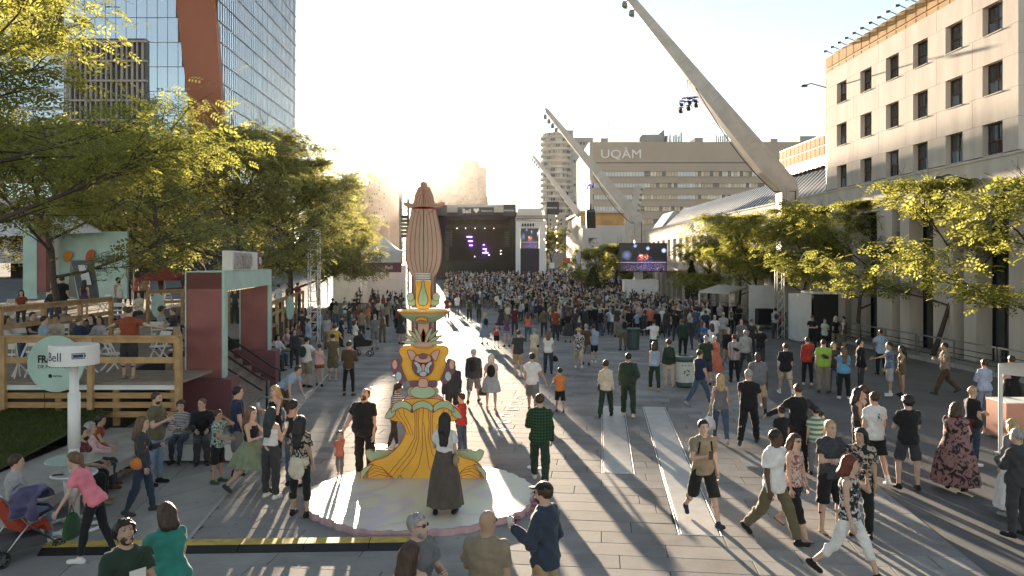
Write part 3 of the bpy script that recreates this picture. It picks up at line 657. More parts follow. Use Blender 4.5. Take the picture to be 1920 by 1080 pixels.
t4 = thing('light_pylon', 'small tapered white pylon leaning right behind the middle mast', 'pylon', (GX(1180, 96), 96, gz(96)))
t = MB(); p0, p1 = P(1178, 470, 96), P(1198, 348, 96); t.tube([p0, p0.lerp(p1, 0.5), p1], [0.75, 0.62, 0.5], 4); part(t4, t, 'shaft', M_mast)
for k in range(5):
    q = p0.lerp(p1, 0.62 + k * 0.08) + Vector((0.3, -0.55, 0)); t = MB(); t.tube([q, q + Vector((0.05, -0.2, -0.12))], 0.14, 8); part(t4, t, 'spotlight', M_lamp)
rig(1291, 195, 53, 0.86, 'cluster of violet stage lights hanging from the nearest mast')
rig(1106, 350, 80, 0.42, 'small cluster of stage lights hanging from the middle mast')
# hanging line array
La = thing('line_array', 'dark stack of loudspeakers hanging beside the middle mast', 'loudspeakers', P(1107, 427, 78))
t = MB(); a = P(1107, 383, 78); t.tube([a, P(1107, 393, 78)], 0.12, 6); t.bar(P(1100, 394, 78), P(1115, 394, 78), 0.15); part(La, t, 'hanger', M_black)
M_arr = mat('array_cabinet', (0.055, 0.04, 0.035), 0.7)
for k in range(8):
    y0 = 396 + k * 3.95; t = MB(); pbox(t, 1099 + k * 0.15, 1116 + k * 0.15, y0, y0 + 3.7, 78 - 0.02 * k * k, 0.6); part(La, t, 'cabinet', M_arr)
# video screen on the middle mast
VS = thing('video_screen', 'large video screen showing a concert in front of the middle mast', 'screen', P(1206, 508, 78))
t = MB(); pbox(t, 1161, 1251, 455.5, 509.5, 78.05, 0.35); part(VS, t, 'housing', M_black)
def screen_mat():
    m = bpy.data.materials.new('screen_picture'); m.use_nodes = True; nt = m.node_tree; b = nt.nodes['Principled BSDF']; L = nt.links
    b.inputs['Base Color'].default_value = (0.01, 0.01, 0.012, 1); b.inputs['Roughness'].default_value = 0.3
    tc = nd(nt, 'ShaderNodeTexCoord'); sx = nd(nt, 'ShaderNodeSeparateXYZ'); L.new(tc.outputs['UV'], sx.inputs[0])
    def spot(x, y, r, sxx=1.0):
        mp = nd(nt, 'ShaderNodeMapping'); mp.inputs['Location'].default_value = (-x * sxx / r, -y / r * 0.6, 0); mp.inputs['Scale'].default_value = (sxx / r, 0.6 / r, 0)
        L.new(tc.outputs['UV'], mp.inputs[0]); g_ = nd(nt, 'ShaderNodeTexGradient', gradient_type='SPHERICAL'); L.new(mp.outputs[0], g_.inputs[0]); return g_.outputs['Fac']
    out = None
    nz = nd(nt, 'ShaderNodeTexNoise'); nz.inputs['Scale'].default_value = 38; nz.inputs['Detail'].default_value = 2; L.new(tc.outputs['UV'], nz.inputs[0])
    for (x, y, r, c, s, nzed) in ((0.33, 0.92, 0.045, (0.3, 0.4, 1), 1.0, 0), (0.60, 0.83, 0.05, (0.35, 0.45, 1), 1.2, 0), (0.94, 0.75, 0.06, (0.4, 0.55, 1), 1.4, 0), (0.46, 0.48, 0.09, (1, 0.08, 0.04), 1.6, 1), (0.56, 0.52, 0.08, (1, 0.3, 0.12), 1.4, 1), (0.45, 0.56, 0.05, (1, 0.9, 0.75), 1.6, 1), (0.15, 0.58, 0.12, (0.2, 0.25, 0.5), 0.5, 0), (0.55, 0.12, 0.3, (0.5, 0.35, 0.9), 1.2, 2), (0.2, 0.1, 0.2, (0.5, 0.3, 0.6), 0.7, 2), (0.85, 0.12, 0.2, (0.6, 0.4, 0.8), 1.0, 2)):
        f = spot(x, y, r); 
        if nzed:
            cr = nd(nt, 'ShaderNodeMapRange'); cr.inputs['From Min'].default_value = 0.48 if nzed == 1 else 0.55; cr.inputs['From Max'].default_value = 0.62 if nzed == 1 else 0.66; L.new(nz.outputs['Fac'], cr.inputs['Value'])
            ml = nd(nt, 'ShaderNodeMath', operation='MULTIPLY'); L.new(f, ml.inputs[0]); L.new(cr.outputs[0], ml.inputs[1]); f = ml.outputs[0]
        v = nd(nt, 'ShaderNodeVectorMath', operation='SCALE'); v.inputs[0].default_value = tuple(q * s for q in c); L.new(f, v.inputs['Scale'])
        if out is None: out = v.outputs[0]
        else:
            a_ = nd(nt, 'ShaderNodeVectorMath', operation='ADD'); L.new(out, a_.inputs[0]); L.new(v.outputs[0], a_.inputs[1]); out = a_.outputs[0]
    # stage lip line
    cmp_ = nd(nt, 'ShaderNodeMath', operation='COMPARE'); cmp_.inputs[1].default_value = 0.315; cmp_.inputs[2].default_value = 0.008; L.new(sx.outputs['Y'], cmp_.inputs[0])
    v = nd(nt, 'ShaderNodeVectorMath', operation='SCALE'); v.inputs[0].default_value = (0.25, 0.27, 0.33); L.new(cmp_.outputs[0], v.inputs['Scale'])
    a_ = nd(nt, 'ShaderNodeVectorMath', operation='ADD'); L.new(out, a_.inputs[0]); L.new(v.outputs[0], a_.inputs[1]); out = a_.outputs[0]
    ad = nd(nt, 'ShaderNodeVectorMath', operation='ADD'); ad.inputs[1].default_value = (0.006, 0.006, 0.008); L.new(out, ad.inputs[0])
    L.new(ad.outputs[0], b.inputs['Emission Color']); b.inputs['Emission Strength'].default_value = 0.35; return m
def screen(root, x0, x1, y0, y1, Y, m):
    a, b = P(x0, y1, Y), P(x1, y0, Y); me = bpy.data.meshes.new('display'); l = Vector(root.location)
    me.from_pydata([tuple(Vector(q) - l) for q in ((a.x, Y, a.z), (b.x, Y, a.z), (b.x, Y, b.z), (a.x, Y, b.z))], [], [(0,1,2,3)]); uvl = me.uv_layers.new(name='UVMap')
    for i, q in enumerate(((0,0), (1,0), (1,1), (0,1))): uvl.data[i].uv = q
    me.materials.append(m); return link('display', me, root)
M_scr = screen_mat(); screen(VS, 1162, 1250, 457, 508, 78.0, M_scr)
MBs = thing('ballast_box', 'white rectangular base box around the foot of the middle mast', 'base box', (GX(1203, 77), 77, gz(77)))
t = MB(); xa, xb = GX(1173, 77), GX(1232, 77); t.box(xa, xb, 76.2, 79.4, gz(77) - 0.1, P(0, 526, 77).z); part(MBs, t, 'box', M_white)
t = MB(); t.box(xa - 0.05, xb + 0.05, 76.15, 79.45, P(0, 526, 77).z, P(0, 526, 77).z + 0.06); part(MBs, t, 'lid', M_white)

# ------------------------------------------------------------------ concert stage
YS = 132.0; gs = gz(YS)
ST = thing('concert_stage', 'big black festival stage with banners across the end of the plaza', 'stage', (GX(930, YS), YS, gs))
M_stg = mat('stage_black', (0.028, 0.027, 0.03), 0.8)
M_ban = mat('banner_dark', (0.05, 0.045, 0.06), 0.7)
M_gscr = mat('stage_scrim', (0.46, 0.44, 0.42), 0.8)
t = MB(); pbox(t, 812, 968, 404, 545, YS + 9, 1.0); part(ST, t, 'back_wall', M_stg)
for x0, x1 in ((812, 834), (956, 968)): t = MB(); pbox(t, x0, x1, 404, 545, YS, 9); part(ST, t, 'wing', M_stg)
t = MB(); pbox(t, 806, 972, 398, 405, YS - 1, 11.5); part(ST, t, 'roof', M_stg)
t = MB(); pbox(t, 834, 956, 489, 545, YS - 0.5, 9.4); part(ST, t, 'stage_floor', M_stg)
t = MB(); pbox(t, 815, 968, 384, 398, YS + 0.4, 0.3); part(ST, t, 'fascia', M_gscr)
t = MB(); pbox(t, 806, 838, 384, 404, YS - 1.2, 0.15); part(ST, t, 'side_banner', M_ban)
b1 = MB(); pbox(b1, 858, 926, 388.5, 402.5, YS - 1.3, 0.12); bn = part(ST, b1, 'name_banner', M_ban)
M_letw = mat('lettering_white', (0.8, 0.8, 0.8), 0.5, var=0)
l0 = Vector(ST.location)
text_mesh('lettering', 'Bell', 0.98, face_mat(P(867, 399.5, YS - 1.32) - l0, (1,0,0), (0,0,1)), M_letw, bn, 0.01, bold=0.015)
hp = [(0, -0.42), (0.45, 0.05), (0.45, 0.3), (0.25, 0.42), (0, 0.25), (-0.25, 0.42), (-0.45, 0.3), (-0.45, 0.05)]
hc = P(893, 395, YS - 1.33) - l0; t = MB(); t.prism([(hc.x + u, hc.z + w) for u, w in hp], hc.y, hc.y + 0.02); t.build('heart', M_letw, bn)
text_mesh('lettering', 'FRANCOS', 0.42, face_mat(P(902.5, 397, YS - 1.32) - l0, (1,0,0), (0,0,1)), M_letw, bn, 0.01)
b2 = MB(); pbox(b2, 944, 966, 383, 405, YS - 1.4, 0.12); bn = part(ST, b2, 'square_banner', M_ban); text_mesh('lettering', 'FRANCOS', 0.36, face_mat(P(945.3, 396, YS - 1.42) - l0, (1,0,0), (0,0,1)), M_letw, bn, 0.01)
M_purp = mat('purple_led', (0.2, 0.05, 0.5), 0.3, var=0, emit=(0.42, 0.16, 1.0), estr=2.6)
for x, y, w in ((880, 444, 10), (882, 452, 8), (883, 460, 6), (907, 459, 3), (909, 467, 7), (910, 474, 11), (911, 471, 2)):
    t = MB(); pbox(t, x - w / 2, x + w / 2, y - 0.8, y + 0.8, YS + 8.6, 0.3); part(ST, t, 'led_bar', M_purp)
M_warm = mat('stage_bulb', (0.9, 0.8, 0.7), 0.3, var=0, emit=(1, 0.85, 0.7), estr=2.0)
for x, y in ((857, 428), (873, 428), (891, 428), (909, 428), (926, 428), (890, 481), (939, 470), (939, 476), (917, 478)):
    t = MB(); c = P(x, y, YS + 8.4); t.lathe([(0.0, -0.1), (0.11, 0), (0.0, 0.1)], 8, 0, c); part(ST, t, 'spot', M_warm)
tr = MB()
for z in (423, 426.5): tr.bar(P(836, z, YS + 1), P(956, z, YS + 1), 0.08)
for k in range(30): tr.bar(P(836 + k * 4, 423, YS + 1), P(840 + k * 4, 426.5, YS + 1), 0.05)
part(ST, tr, 'truss', M_dkmetal)
for x in (842, 951):
    for k in range(7): t = MB(); pbox(t, x - 5, x + 5, 432 + k * 4.4, 436 + k * 4.4, YS - 0.5, 0.7); part(ST, t, 'speaker_cabinet', M_black)
# side screen tower with its white frame
SS = thing('side_screen', 'white framed video screen tower on the right of the stage', 'screen tower', (GX(995, 128), 128, gz(128)))
M_mesh = mat('white_scrim', (0.66, 0.68, 0.70), 0.8, var=0.05)
for x0, x1 in ((967, 976), (1011, 1024)): t = MB(); pbox(t, x0, x1, 413, 560, 128, 2); part(SS, t, 'frame_leg', M_mesh)
t = MB(); pbox(t, 976, 1011, 413, 428, 128.05, 2); part(SS, t, 'frame_head', M_mesh)
t = MB(); pbox(t, 976, 1011, 466, 560, 128.2, 2); part(SS, t, 'skirt', M_ban)
t = MB(); a, b = P(966, 405, 128), P(1019, 391, 128); c_ = P(974, 391, 128); d_ = P(1012, 391, 128); pts = [(966, 411), (1020, 411), (1014, 391), (972, 391)]
q = [P(x, y, 128.3) for x, y in pts]; t.add([tuple(p) for p in q] + [(p.x, p.y + 3, p.z) for p in q], [(0,1,2,3), (7,6,5,4), (0,4,5,1), (1,5,6,2), (2,6,7,3), (3,7,4,0)]); part(SS, t, 'canopy_roof', mat('canopy_pale', (0.6, 0.56, 0.52), 0.8))
t = MB()
for y in (405, 409.5, 414): t.bar(P(968, y, 127.8), P(1019, y, 127.8), 0.09)
for k in range(12): t.bar(P(968 + k * 4.2, 405, 127.8), P(972 + k * 4.2, 409.5, 127.8), 0.05)
part(SS, t, 'truss', M_dkmetal)
for x in (980, 985, 990, 995, 1000): t = MB(); pbox(t, x - 1.4, x + 1.4, 419, 424, 127.7, 0.3); part(SS, t, 'lamp', M_black)
m_s2 = mat('dim_picture', (0.02, 0.02, 0.022), 0.3, var=0, emit=(0.03, 0.035, 0.045), estr=0.6); screen(SS, 976.5, 1010.5, 428, 466, 128.1, M_scr)
FB = thing('festival_banner', 'square dark banner on a pole right of the side screen', 'banner', (GX(1036, 126), 126, gz(126)))
t = MB(); pbox(t, 1024.5, 1048, 378, 402, 126, 0.1); bn = part(FB, t, 'cloth', M_ban); text_mesh('lettering', 'FRANCOS', 0.36, face_mat(P(1026, 391, 125.98) - Vector(FB.location), (1,0,0), (0,0,1)), M_letw, bn, 0.01)
t = MB(); t.tube([P(1026, 402, 126.1), Vector((GX(1026, 126), 126.1, gz(126)))], 0.08, 6); part(FB, t, 'pole', M_dkmetal)
for i, (x, lab) in enumerate(((1022, 'string of warm bulbs beside the side screen'), (1044, 'string of warm bulbs below the square banner'))):
    o = thing('bulb_string', lab, 'bulb string', P(x, 480, 125)); t = MB(); t.tube([P(x, 400, 125), P(x + 2, 480, 125)], 0.03, 5); part(o, t, 'wire', M_cable)
    for k in range(7):
        t = MB(); t.lathe([(0, -0.16), (0.13, 0), (0, 0.16)], 8, 0, P(x + random.uniform(-2, 3), 402 + k * 11 + random.uniform(-3, 3), 125)); part(o, t, 'bulb', mat('warm_bulb', (1, 0.8, 0.5), 0.3, var=0, emit=(1, 0.62, 0.25), estr=1.6))
# tall lighting and speaker tower left of the stage
PT = thing('speaker_tower', 'dark slender tower left of the stage beside the white tent', 'tower', (GX(758, 100), 100, gz(100)))
t = MB()
for sx in (-1, 1):
    for sy in (0, 1): t.bar((GX(757, 100) + sx * 0.5, 100 + sy, gz(100)), (GX(757, 100) + sx * 0.5, 100 + sy, P(0, 372, 100).z), 0.12)
for k in range(18):
    z0 = gz(100) + k * 0.62; t.bar((GX(757, 100) - 0.5, 100, z0), (GX(757, 100) + 0.5, 100, z0 + 0.62), 0.07)
part(PT, t, 'truss', M_dkmetal)
for k in range(6): t = MB(); pbox(t, 752, 763, 404 + k * 7, 410 + k * 7, 99.6, 0.4); part(PT, t, 'cabinet', M_black)
# ------------------------------------------------------------------ honey locust trees
def leaf_mat(name, c, tr, var=0.35):
    m = bpy.data.materials.new(name); m.use_nodes = True; nt = m.node_tree; L = nt.links; nt.nodes.remove(nt.nodes['Principled BSDF']); out = nt.nodes['Material Output']
    geo = nd(nt, 'ShaderNodeNewGeometry'); n = nd(nt, 'ShaderNodeTexNoise'); n.inputs['Scale'].default_value = 0.9; n.inputs['Detail'].default_value = 3; L.new(geo.outputs['Position'], n.inputs['Vector'])
    ad = nd(nt, 'ShaderNodeMath', operation='ADD'); L.new(n.outputs['Fac'], ad.inputs[0]); L.new(geo.outputs['Random Per Island'], ad.inputs[1])
    mr = nd(nt, 'ShaderNodeMapRange'); mr.inputs['From Min'].default_value = 0.3; mr.inputs['From Max'].default_value = 1.7; mr.inputs['To Min'].default_value = 1 - var; mr.inputs['To Max'].default_value = 1 + var; L.new(ad.outputs[0], mr.inputs['Value'])
    def colr(cc):
        x = nd(nt, 'ShaderNodeVectorMath', operation='SCALE'); x.inputs[0].default_value = cc; L.new(mr.outputs[0], x.inputs['Scale']); return x.outputs[0]
    d = nd(nt, 'ShaderNodeBsdfDiffuse'); t = nd(nt, 'ShaderNodeBsdfTranslucent'); g_ = nd(nt, 'ShaderNodeBsdfGlossy'); g_.inputs['Roughness'].default_value = 0.45; g_.inputs[0].default_value = (0.6, 0.6, 0.5, 1)
    L.new(colr(c), d.inputs[0]); L.new(colr(tr), t.inputs[0]); mx = nd(nt, 'ShaderNodeMixShader'); mx.inputs[0].default_value = 0.6; L.new(d.outputs[0], mx.inputs[1]); L.new(t.outputs[0], mx.inputs[2])
    m2 = nd(nt, 'ShaderNodeMixShader'); m2.inputs[0].default_value = 0.05; L.new(mx.outputs[0], m2.inputs[1]); L.new(g_.outputs[0], m2.inputs[2]); L.new(m2.outputs[0], out.inputs[0]); MATS[name] = m; return m
M_leaf = leaf_mat('locust_leaf', (0.19, 0.21, 0.055), (0.36, 0.36, 0.075))
M_leafd = leaf_mat('locust_leaf_deep', (0.20, 0.21, 0.08), (0.33, 0.32, 0.095))
M_shrub = leaf_mat('cedar_leaf', (0.05, 0.075, 0.02), (0.08, 0.10, 0.02))
M_bark = mat('bark', (0.085, 0.065, 0.05), 0.9, var=0.3, scale=12, bump=0.6, bscale=25)
def frond_template(n, ln, lw, ll):
    v = []
    for i in range(n):
        t = (i + 0.6) / n; x = ln * t; dr = -0.25 * ln * t * t
        for s in (-1, 1):
            tip = ll * (1 - 0.45 * abs(t - 0.45))
            bx = Vector((x, 0, dr)); ax = Vector((0.45, s * 0.9, -0.15)).normalized(); w = Vector((0.9, -s * 0.3, 0.0)).normalized() * lw / 2
            v += [bx - w * 0.3, bx + ax * tip * 0.55 - w, bx + ax * tip, bx + ax * tip * 0.5 + w]
    return np.array([tuple(p) for p in v])
def tree(name, label, loc, h, rad, seed, nfr, fr=(5, 0.34, 0.055, 0.15), leaf=None, group=None, clear=0.36, trunk_r=0.13, flat=0.55, spread=1.0, bend=(0, 0), tiers=8, low=0.42):
    rd = random.Random(seed); T = thing(name, label, 'tree', loc, group); mb = MB(); tips = []
    def branch(p, d, ln, r, depth):
        pts = [p]; k = 4 if depth else 5; dd = d.copy()
        for i in range(k):
            dd = (dd + Vector((rd.gauss(0, 0.13), rd.gauss(0, 0.13), rd.gauss(0.03, 0.08)))).normalized(); pts.append(pts[-1] + dd * ln / k)
        mb.tube(pts, [r * (1 - 0.62 * i / k) for i in range(k + 1)], 6 if r > 0.04 else 3, 0, False)
        if depth >= 3:
            for i in range(1, k + 1): tips.append((pts[i], dd))
            return
        nch = {0: tiers, 1: 5, 2: 4}[depth]
        for c in range(nch):
            t = (0.3 + 0.7 * (c + rd.random()) / nch) if depth else (low + (1 - low) * c / max(1, nch - 1))
            i = min(int(t * k), k - 1); q = pts[i].lerp(pts[i + 1], t * k - i)
            th = rd.uniform(0, 6.283) if depth == 0 else None
            if depth == 0:
                th = c * 2.4 + rd.uniform(-0.4, 0.4); el = rd.uniform(0.1, 0.5) + 1.0 * (t - low); nd_ = Vector((math.cos(th) * math.cos(el), math.sin(th) * math.cos(el), math.sin(el))); l2 = rad * rd.uniform(0.7, 0.95) * (1.0 - 0.45 * max(0, t - 0.7) / 0.3)
            else:
                side = dd.cross(Vector((0, 0, 1))); side = side.normalized() if side.length > 0.05 else Vector((1, 0, 0)); s = 1 if (c % 2) else -1
                nd_ = (dd * rd.uniform(0.6, 0.9) + side * s * rd.uniform(0.5, 1.0) + Vector((0, 0, rd.uniform(-0.25, 0.25)))).normalized(); l2 = ln * rd.uniform(0.42, 0.62)
            branch(q, nd_, l2, r * (0.5 if depth else 0.46), depth + 1)
        if depth: branch(pts[-1], dd, ln * 0.5, r * 0.4, depth + 1)
    d0 = Vector((bend[0], bend[1], 1)).normalized()
    branch(Vector((0, 0, -0.1)), d0, h * 0.80, trunk_r, 0)
    zmin = h * clear
    tips = [(p, d) for p, d in tips if p.z > zmin * 0.9]
    mb.build('trunk', M_bark, T, True)
    tpl = frond_template(*fr); nv = len(tpl); ti = rng.integers(0, len(tips), nfr)
    base = np.array([tuple(tips[i][0]) for i in ti]); dirs = np.array([tuple(tips[i][1]) for i in ti])
    base = base + rng.normal(0, 1, (nfr, 3)) * np.array([0.30, 0.30, 0.14]) * spread * max(1.0, rad / 3.2)
    base[:, 2] = np.minimum(base[:, 2], h)
    az = np.arctan2(dirs[:, 1], dirs[:, 0]) + rng.normal(0, 1.0, nfr); pit = rng.normal(-0.15, 0.35, nfr); rol = rng.normal(0, 0.45, nfr); sc = rng.uniform(0.65, 1.25, nfr)
    ca, sa, cp, sp_, cr, sr = np.cos(az), np.sin(az), np.cos(pit), np.sin(pit), np.cos(rol), np.sin(rol)
    X = np.stack([ca * cp, sa * cp, sp_], 1); Z0 = np.stack([-ca * sp_, -sa * sp_, cp], 1); Y0 = np.cross(Z0, X)
    Yv = Y0 * cr[:, None] + Z0 * sr[:, None]; Zv = Z0 * cr[:, None] - Y0 * sr[:, None]
    V = (base[:, None, :] + sc[:, None, None] * (tpl[None, :, 0:1] * X[:, None, :] + tpl[None, :, 1:2] * Yv[:, None, :] + tpl[None, :, 2:3] * Zv[:, None, :])).reshape(-1, 3)
    nq = nfr * nv // 4; me = bpy.data.meshes.new('crown'); quads_mesh(me, V, np.arange(nq * 4).reshape(-1, 4)); me.materials.append(leaf or M_leaf); link('crown', me, T)
    return T
def quads_mesh(me, V, Q, smooth=False):
    me.vertices.add(len(V)); me.vertices.foreach_set('co', np.ascontiguousarray(V, dtype=np.float32).ravel())
    n = len(Q); me.loops.add(n * 4); me.loops.foreach_set('vertex_index', np.ascontiguousarray(Q, dtype=np.int32).ravel())
    me.polygons.add(n); me.polygons.foreach_set('loop_start', np.arange(0, n * 4, 4, dtype=np.int32))
    if smooth: me.polygons.foreach_set('use_smooth', np.ones(n, dtype=bool))
    me.update(calc_edges=True); return me
def tpos(px, off=-0.95):
    Y = (21.0 + off) * F / (px - 921.0); return Vector((museum_x(Y, off), Y, gz(Y) + 0.1))
RG = 'street trees along the museum'
for px, h, r, sd, lab in ((1985, 7.2, 4.2, 1, 'leafy street tree reaching in at the right edge of the picture'), (1748, 7.8, 4.0, 2, 'street tree with trunk beside the museum railing, nearest whole one'),
                          (1612, 7.6, 4.0, 3, 'street tree in the museum row, second from the near end of the railing'), (1508, 7.6, 3.9, 4, 'street tree just right of the big mast column'),
                          (1437, 7.6, 3.8, 5, 'street tree just left of the big mast column'), (1383, 7.4, 3.8, 6, 'street tree standing behind the flat white stall canopy'), (1330, 6.0, 3.0, 7, 'small street tree farthest along the museum row')):
    tree('street_tree', lab, tpos(px), h, r, sd, 4200, group=RG, fr=(3, 0.38, 0.10, 0.19), trunk_r=0.12, clear=0.30, low=0.30)
LG = 'big trees over the terrace'
def ltree(px, Y, h, r, sd, n, lab, z0=1.5, **k):
    return tree('locust_tree', lab, (GX(px, Y), Y, z0), h, r, sd, n, group=LG, **k)
ltree(-170, 15.5, 9.8, 5.4, 11, 9000, 'huge near tree whose branches overhang the upper left corner', 0.6, fr=(4, 0.32, 0.055, 0.14), trunk_r=0.17, clear=0.42, spread=0.9, bend=(0.1, 0.05), tiers=9, low=0.5)
ltree(120, 27, 7.4, 4.8, 12, 4500, 'spreading tree in front of the mint tent wall', fr=(3, 0.36, 0.09, 0.19), trunk_r=0.13, clear=0.34, leaf=M_leafd)
ltree(300, 40, 9.6, 6.6, 13, 5500, 'broad round tree above the red parasol', fr=(3, 0.44, 0.12, 0.23), trunk_r=0.2, leaf=M_leafd, low=0.2, clear=0.24)
ltree(440, 50, 10.8, 7.2, 14, 5500, 'tall tree behind the bistro gate', fr=(3, 0.48, 0.13, 0.25), trunk_r=0.22, leaf=M_leafd, low=0.2, clear=0.2)
ltree(545, 60, 11.4, 6.0, 15, 5500, 'tree right of the glass tower edge behind the truss tower', 0.5, fr=(3, 0.52, 0.15, 0.28), trunk_r=0.22, leaf=M_leafd, low=0.2, clear=0.18)
ltree(598, 76, 12.6, 4.8, 16, 4000, 'tree nearest the sun behind the white pagoda tent', 0.3, fr=(3, 0.65, 0.2, 0.34), trunk_r=0.22, leaf=M_leafd, low=0.2, clear=0.14)
ltree(400, 66, 10.5, 8.5, 17, 2600, 'dark tree filling the gap behind the terrace trees', 0.5, fr=(3, 0.65, 0.2, 0.34), trunk_r=0.22, leaf=M_leafd, low=0.2, clear=0.1)
ltree(235, 52, 9.6, 8.0, 18, 2600, 'tree in front of the louvred block', 1.0, fr=(3, 0.65, 0.2, 0.34), trunk_r=0.22, leaf=M_leafd, low=0.2, clear=0.15)
ltree(655, 98, 11.5, 3.6, 19, 2600, 'dim tree beside the dark slender tower', 0.3, fr=(3, 0.75, 0.24, 0.4), trunk_r=0.2, leaf=M_leafd, low=0.2, clear=0.1)
for px, Y, h, r, sd, lab in ((1150, 92, 6.0, 3.4, 31, 'bushy green tree left of the video screen'), (1040, 150, 9.5, 4.2, 33, 'dark tree beside the side screen in the far street'), (1128, 112, 5.2, 3.0, 34, 'pale green tree behind the bushy one by the screen')):
    tree('far_tree', lab, (GX(px, Y), Y, gz(Y)), h, r, sd, 1100, fr=(3, 0.75, 0.26, 0.4), leaf=M_leafd, low=0.2, clear=0.12, trunk_r=0.16, group='trees in the far street')
tree('far_tree', 'tree top showing above the stage roof', (GX(975, 190), 190, gz(190)), 15.5, 5.0, 32, 1000, fr=(4, 0.9, 0.25, 0.45), leaf=M_leafd, low=0.2, clear=0.2, trunk_r=0.2, group='trees in the far street')
def cedar(px, pyb, pyt, Y, w, lab):                          # dense upright shrubs
    g0 = gz(Y); h = P(0, pyt, Y).z - g0; T = thing('cedar_shrub', lab, 'shrub', (GX(px, Y), Y, g0), 'upright cedars'); n = 1500
    z = rng.uniform(0.05, 1, n); th = rng.uniform(0, 6.283, n); r = w * (1 - z ** 3) * (0.35 + 0.65 * np.minimum(1, z * 4)) * rng.uniform(0.55, 1, n) ** 0.5
    b = np.stack([r * np.cos(th), r * np.sin(th), z * h], 1); s = rng.uniform(0.10, 0.2, n); a = rng.normal(0, 1, (n, 3)); a[:, 2] = np.abs(a[:, 2]) + 0.8; a /= np.linalg.norm(a, axis=1)[:, None]; c = np.cross(a, rng.normal(0, 1, (n, 3))); c /= np.linalg.norm(c, axis=1)[:, None]
    V = np.stack([b, b + (a * 0.6 + c * 0.35) * s[:, None], b + a * s[:, None] * 1.5, b + (a * 0.6 - c * 0.35) * s[:, None]], 1).reshape(-1, 3)
    me = bpy.data.meshes.new('foliage'); quads_mesh(me, V, np.arange(n * 4).reshape(-1, 4)); me.materials.append(M_shrub); link('foliage', me, T); MB().tube([(0,0,0), (0,0,h * 0.8)], [0.06, 0.02], 6).build('stem', M_bark, T)
cedar(1297, 560, 492, 70, 0.62, 'upright dark cedar by the museum entrance')
cedar(1112, 560, 503, 88, 0.95, 'round dark shrub in the middle of the far crowd')
# ------------------------------------------------------------------ lawn wall, lawn, wooden terrace
M_wood = mat('deck_wood', (0.42, 0.25, 0.11), 0.7, var=0.22, scale=3, bump=0.25, bscale=14, stretch=(1, 1, 6))
M_wood2 = mat('rail_wood', (0.46, 0.29, 0.14), 0.65, var=0.22, scale=4, bump=0.2, bscale=16)
M_grass = mat('lawn_soil', (0.06, 0.075, 0.02), 0.95, var=0.4, scale=3)
M_mint = mat('mint_paint', (0.43, 0.59, 0.54), 0.6, var=0.12, scale=1.5, bump=0.05)
M_maroon = mat('maroon_paint', (0.27, 0.105, 0.10), 0.6, var=0.16, scale=1.6, bump=0.08)
M_maroon2 = mat('deep_maroon_paint', (0.19, 0.08, 0.09), 0.6, var=0.08, scale=1.2)
# concrete bench wall round the lawn
lw = thing('lawn_wall', 'low wide concrete seating wall around the lawn', 'seating wall', (-7.6, 14, 0))
t = MB(); prof = [(-7.5, 0.5), (-7.5, 0.34), (-7.9, 0.30), (-7.9, 0.0), (-9.3, 0.0), (-9.3, 0.5)]
def wallseg(y0, y1, x1=0.0, x2=0.0):
    t = MB(); n = len(prof)
    t.v = [(x + x1, y0, z) for x, z in prof] + [(x + x2, y1, z) for x, z in prof]
    t.f = [tuple(range(n)), tuple(reversed(range(n, 2 * n)))] + [(i, i + n, (i + 1) % n + n, (i + 1) % n) for i in range(n)]; t.m = [0] * len(t.f); return t
for y0, y1 in ((11.6, 13.58), (13.6, 15.58), (15.6, 17.9)): part(lw, wallseg(y0, y1), 'wall_block', M_conc)
t = MB(); t.box(-22, -9.32, 11.6, 12.9, 0, 0.5); part(lw, t, 'wall_block', M_conc)
# lawn: soil wedge and grass blades
t = MB(); t.v = [(-9.3, 12.9, 0.47), (-30, 12.9, 0.47), (-30, 18.0, 1.0), (-9.3, 18.0, 0.85)]; t.f = [(0,3,2,1)]; t.m = [0]; lawn = struct(t.build('lawn', M_grass), label='mown lawn between the seating wall and the wooden terrace')
n = 42000; gx = rng.uniform(-20, -9.35, n); gy = rng.uniform(12.95, 17.95, n); zz = 0.47 + (gy - 12.9) / 5.1 * 0.42; a = rng.uniform(0, 6.283, n); s = rng.uniform(0.03, 0.075, n); le = rng.normal(0, 0.4, (n, 2))
ca, sa = np.cos(a) * 0.008, np.sin(a) * 0.008
V = np.stack([np.stack([gx - ca, gy - sa, zz], 1), np.stack([gx + ca, gy + sa, zz], 1), np.stack([gx + ca * .3 + le[:, 0] * s, gy + sa * .3 + le[:, 1] * s, zz + s], 1), np.stack([gx - ca * .3 + le[:, 0] * s, gy - sa * .3 + le[:, 1] * s, zz + s], 1)], 1).reshape(-1, 3)
me = bpy.data.meshes.new('grass'); quads_mesh(me, V, np.arange(n * 4).reshape(-1, 4)); M_blade = leaf_mat('grass_blade', (0.07, 0.10, 0.02), (0.10, 0.13, 0.02)); me.materials.append(M_blade)
tag(link('grass', me), 'short green grass on the lawn beside the terrace', 'grass', kind='stuff')
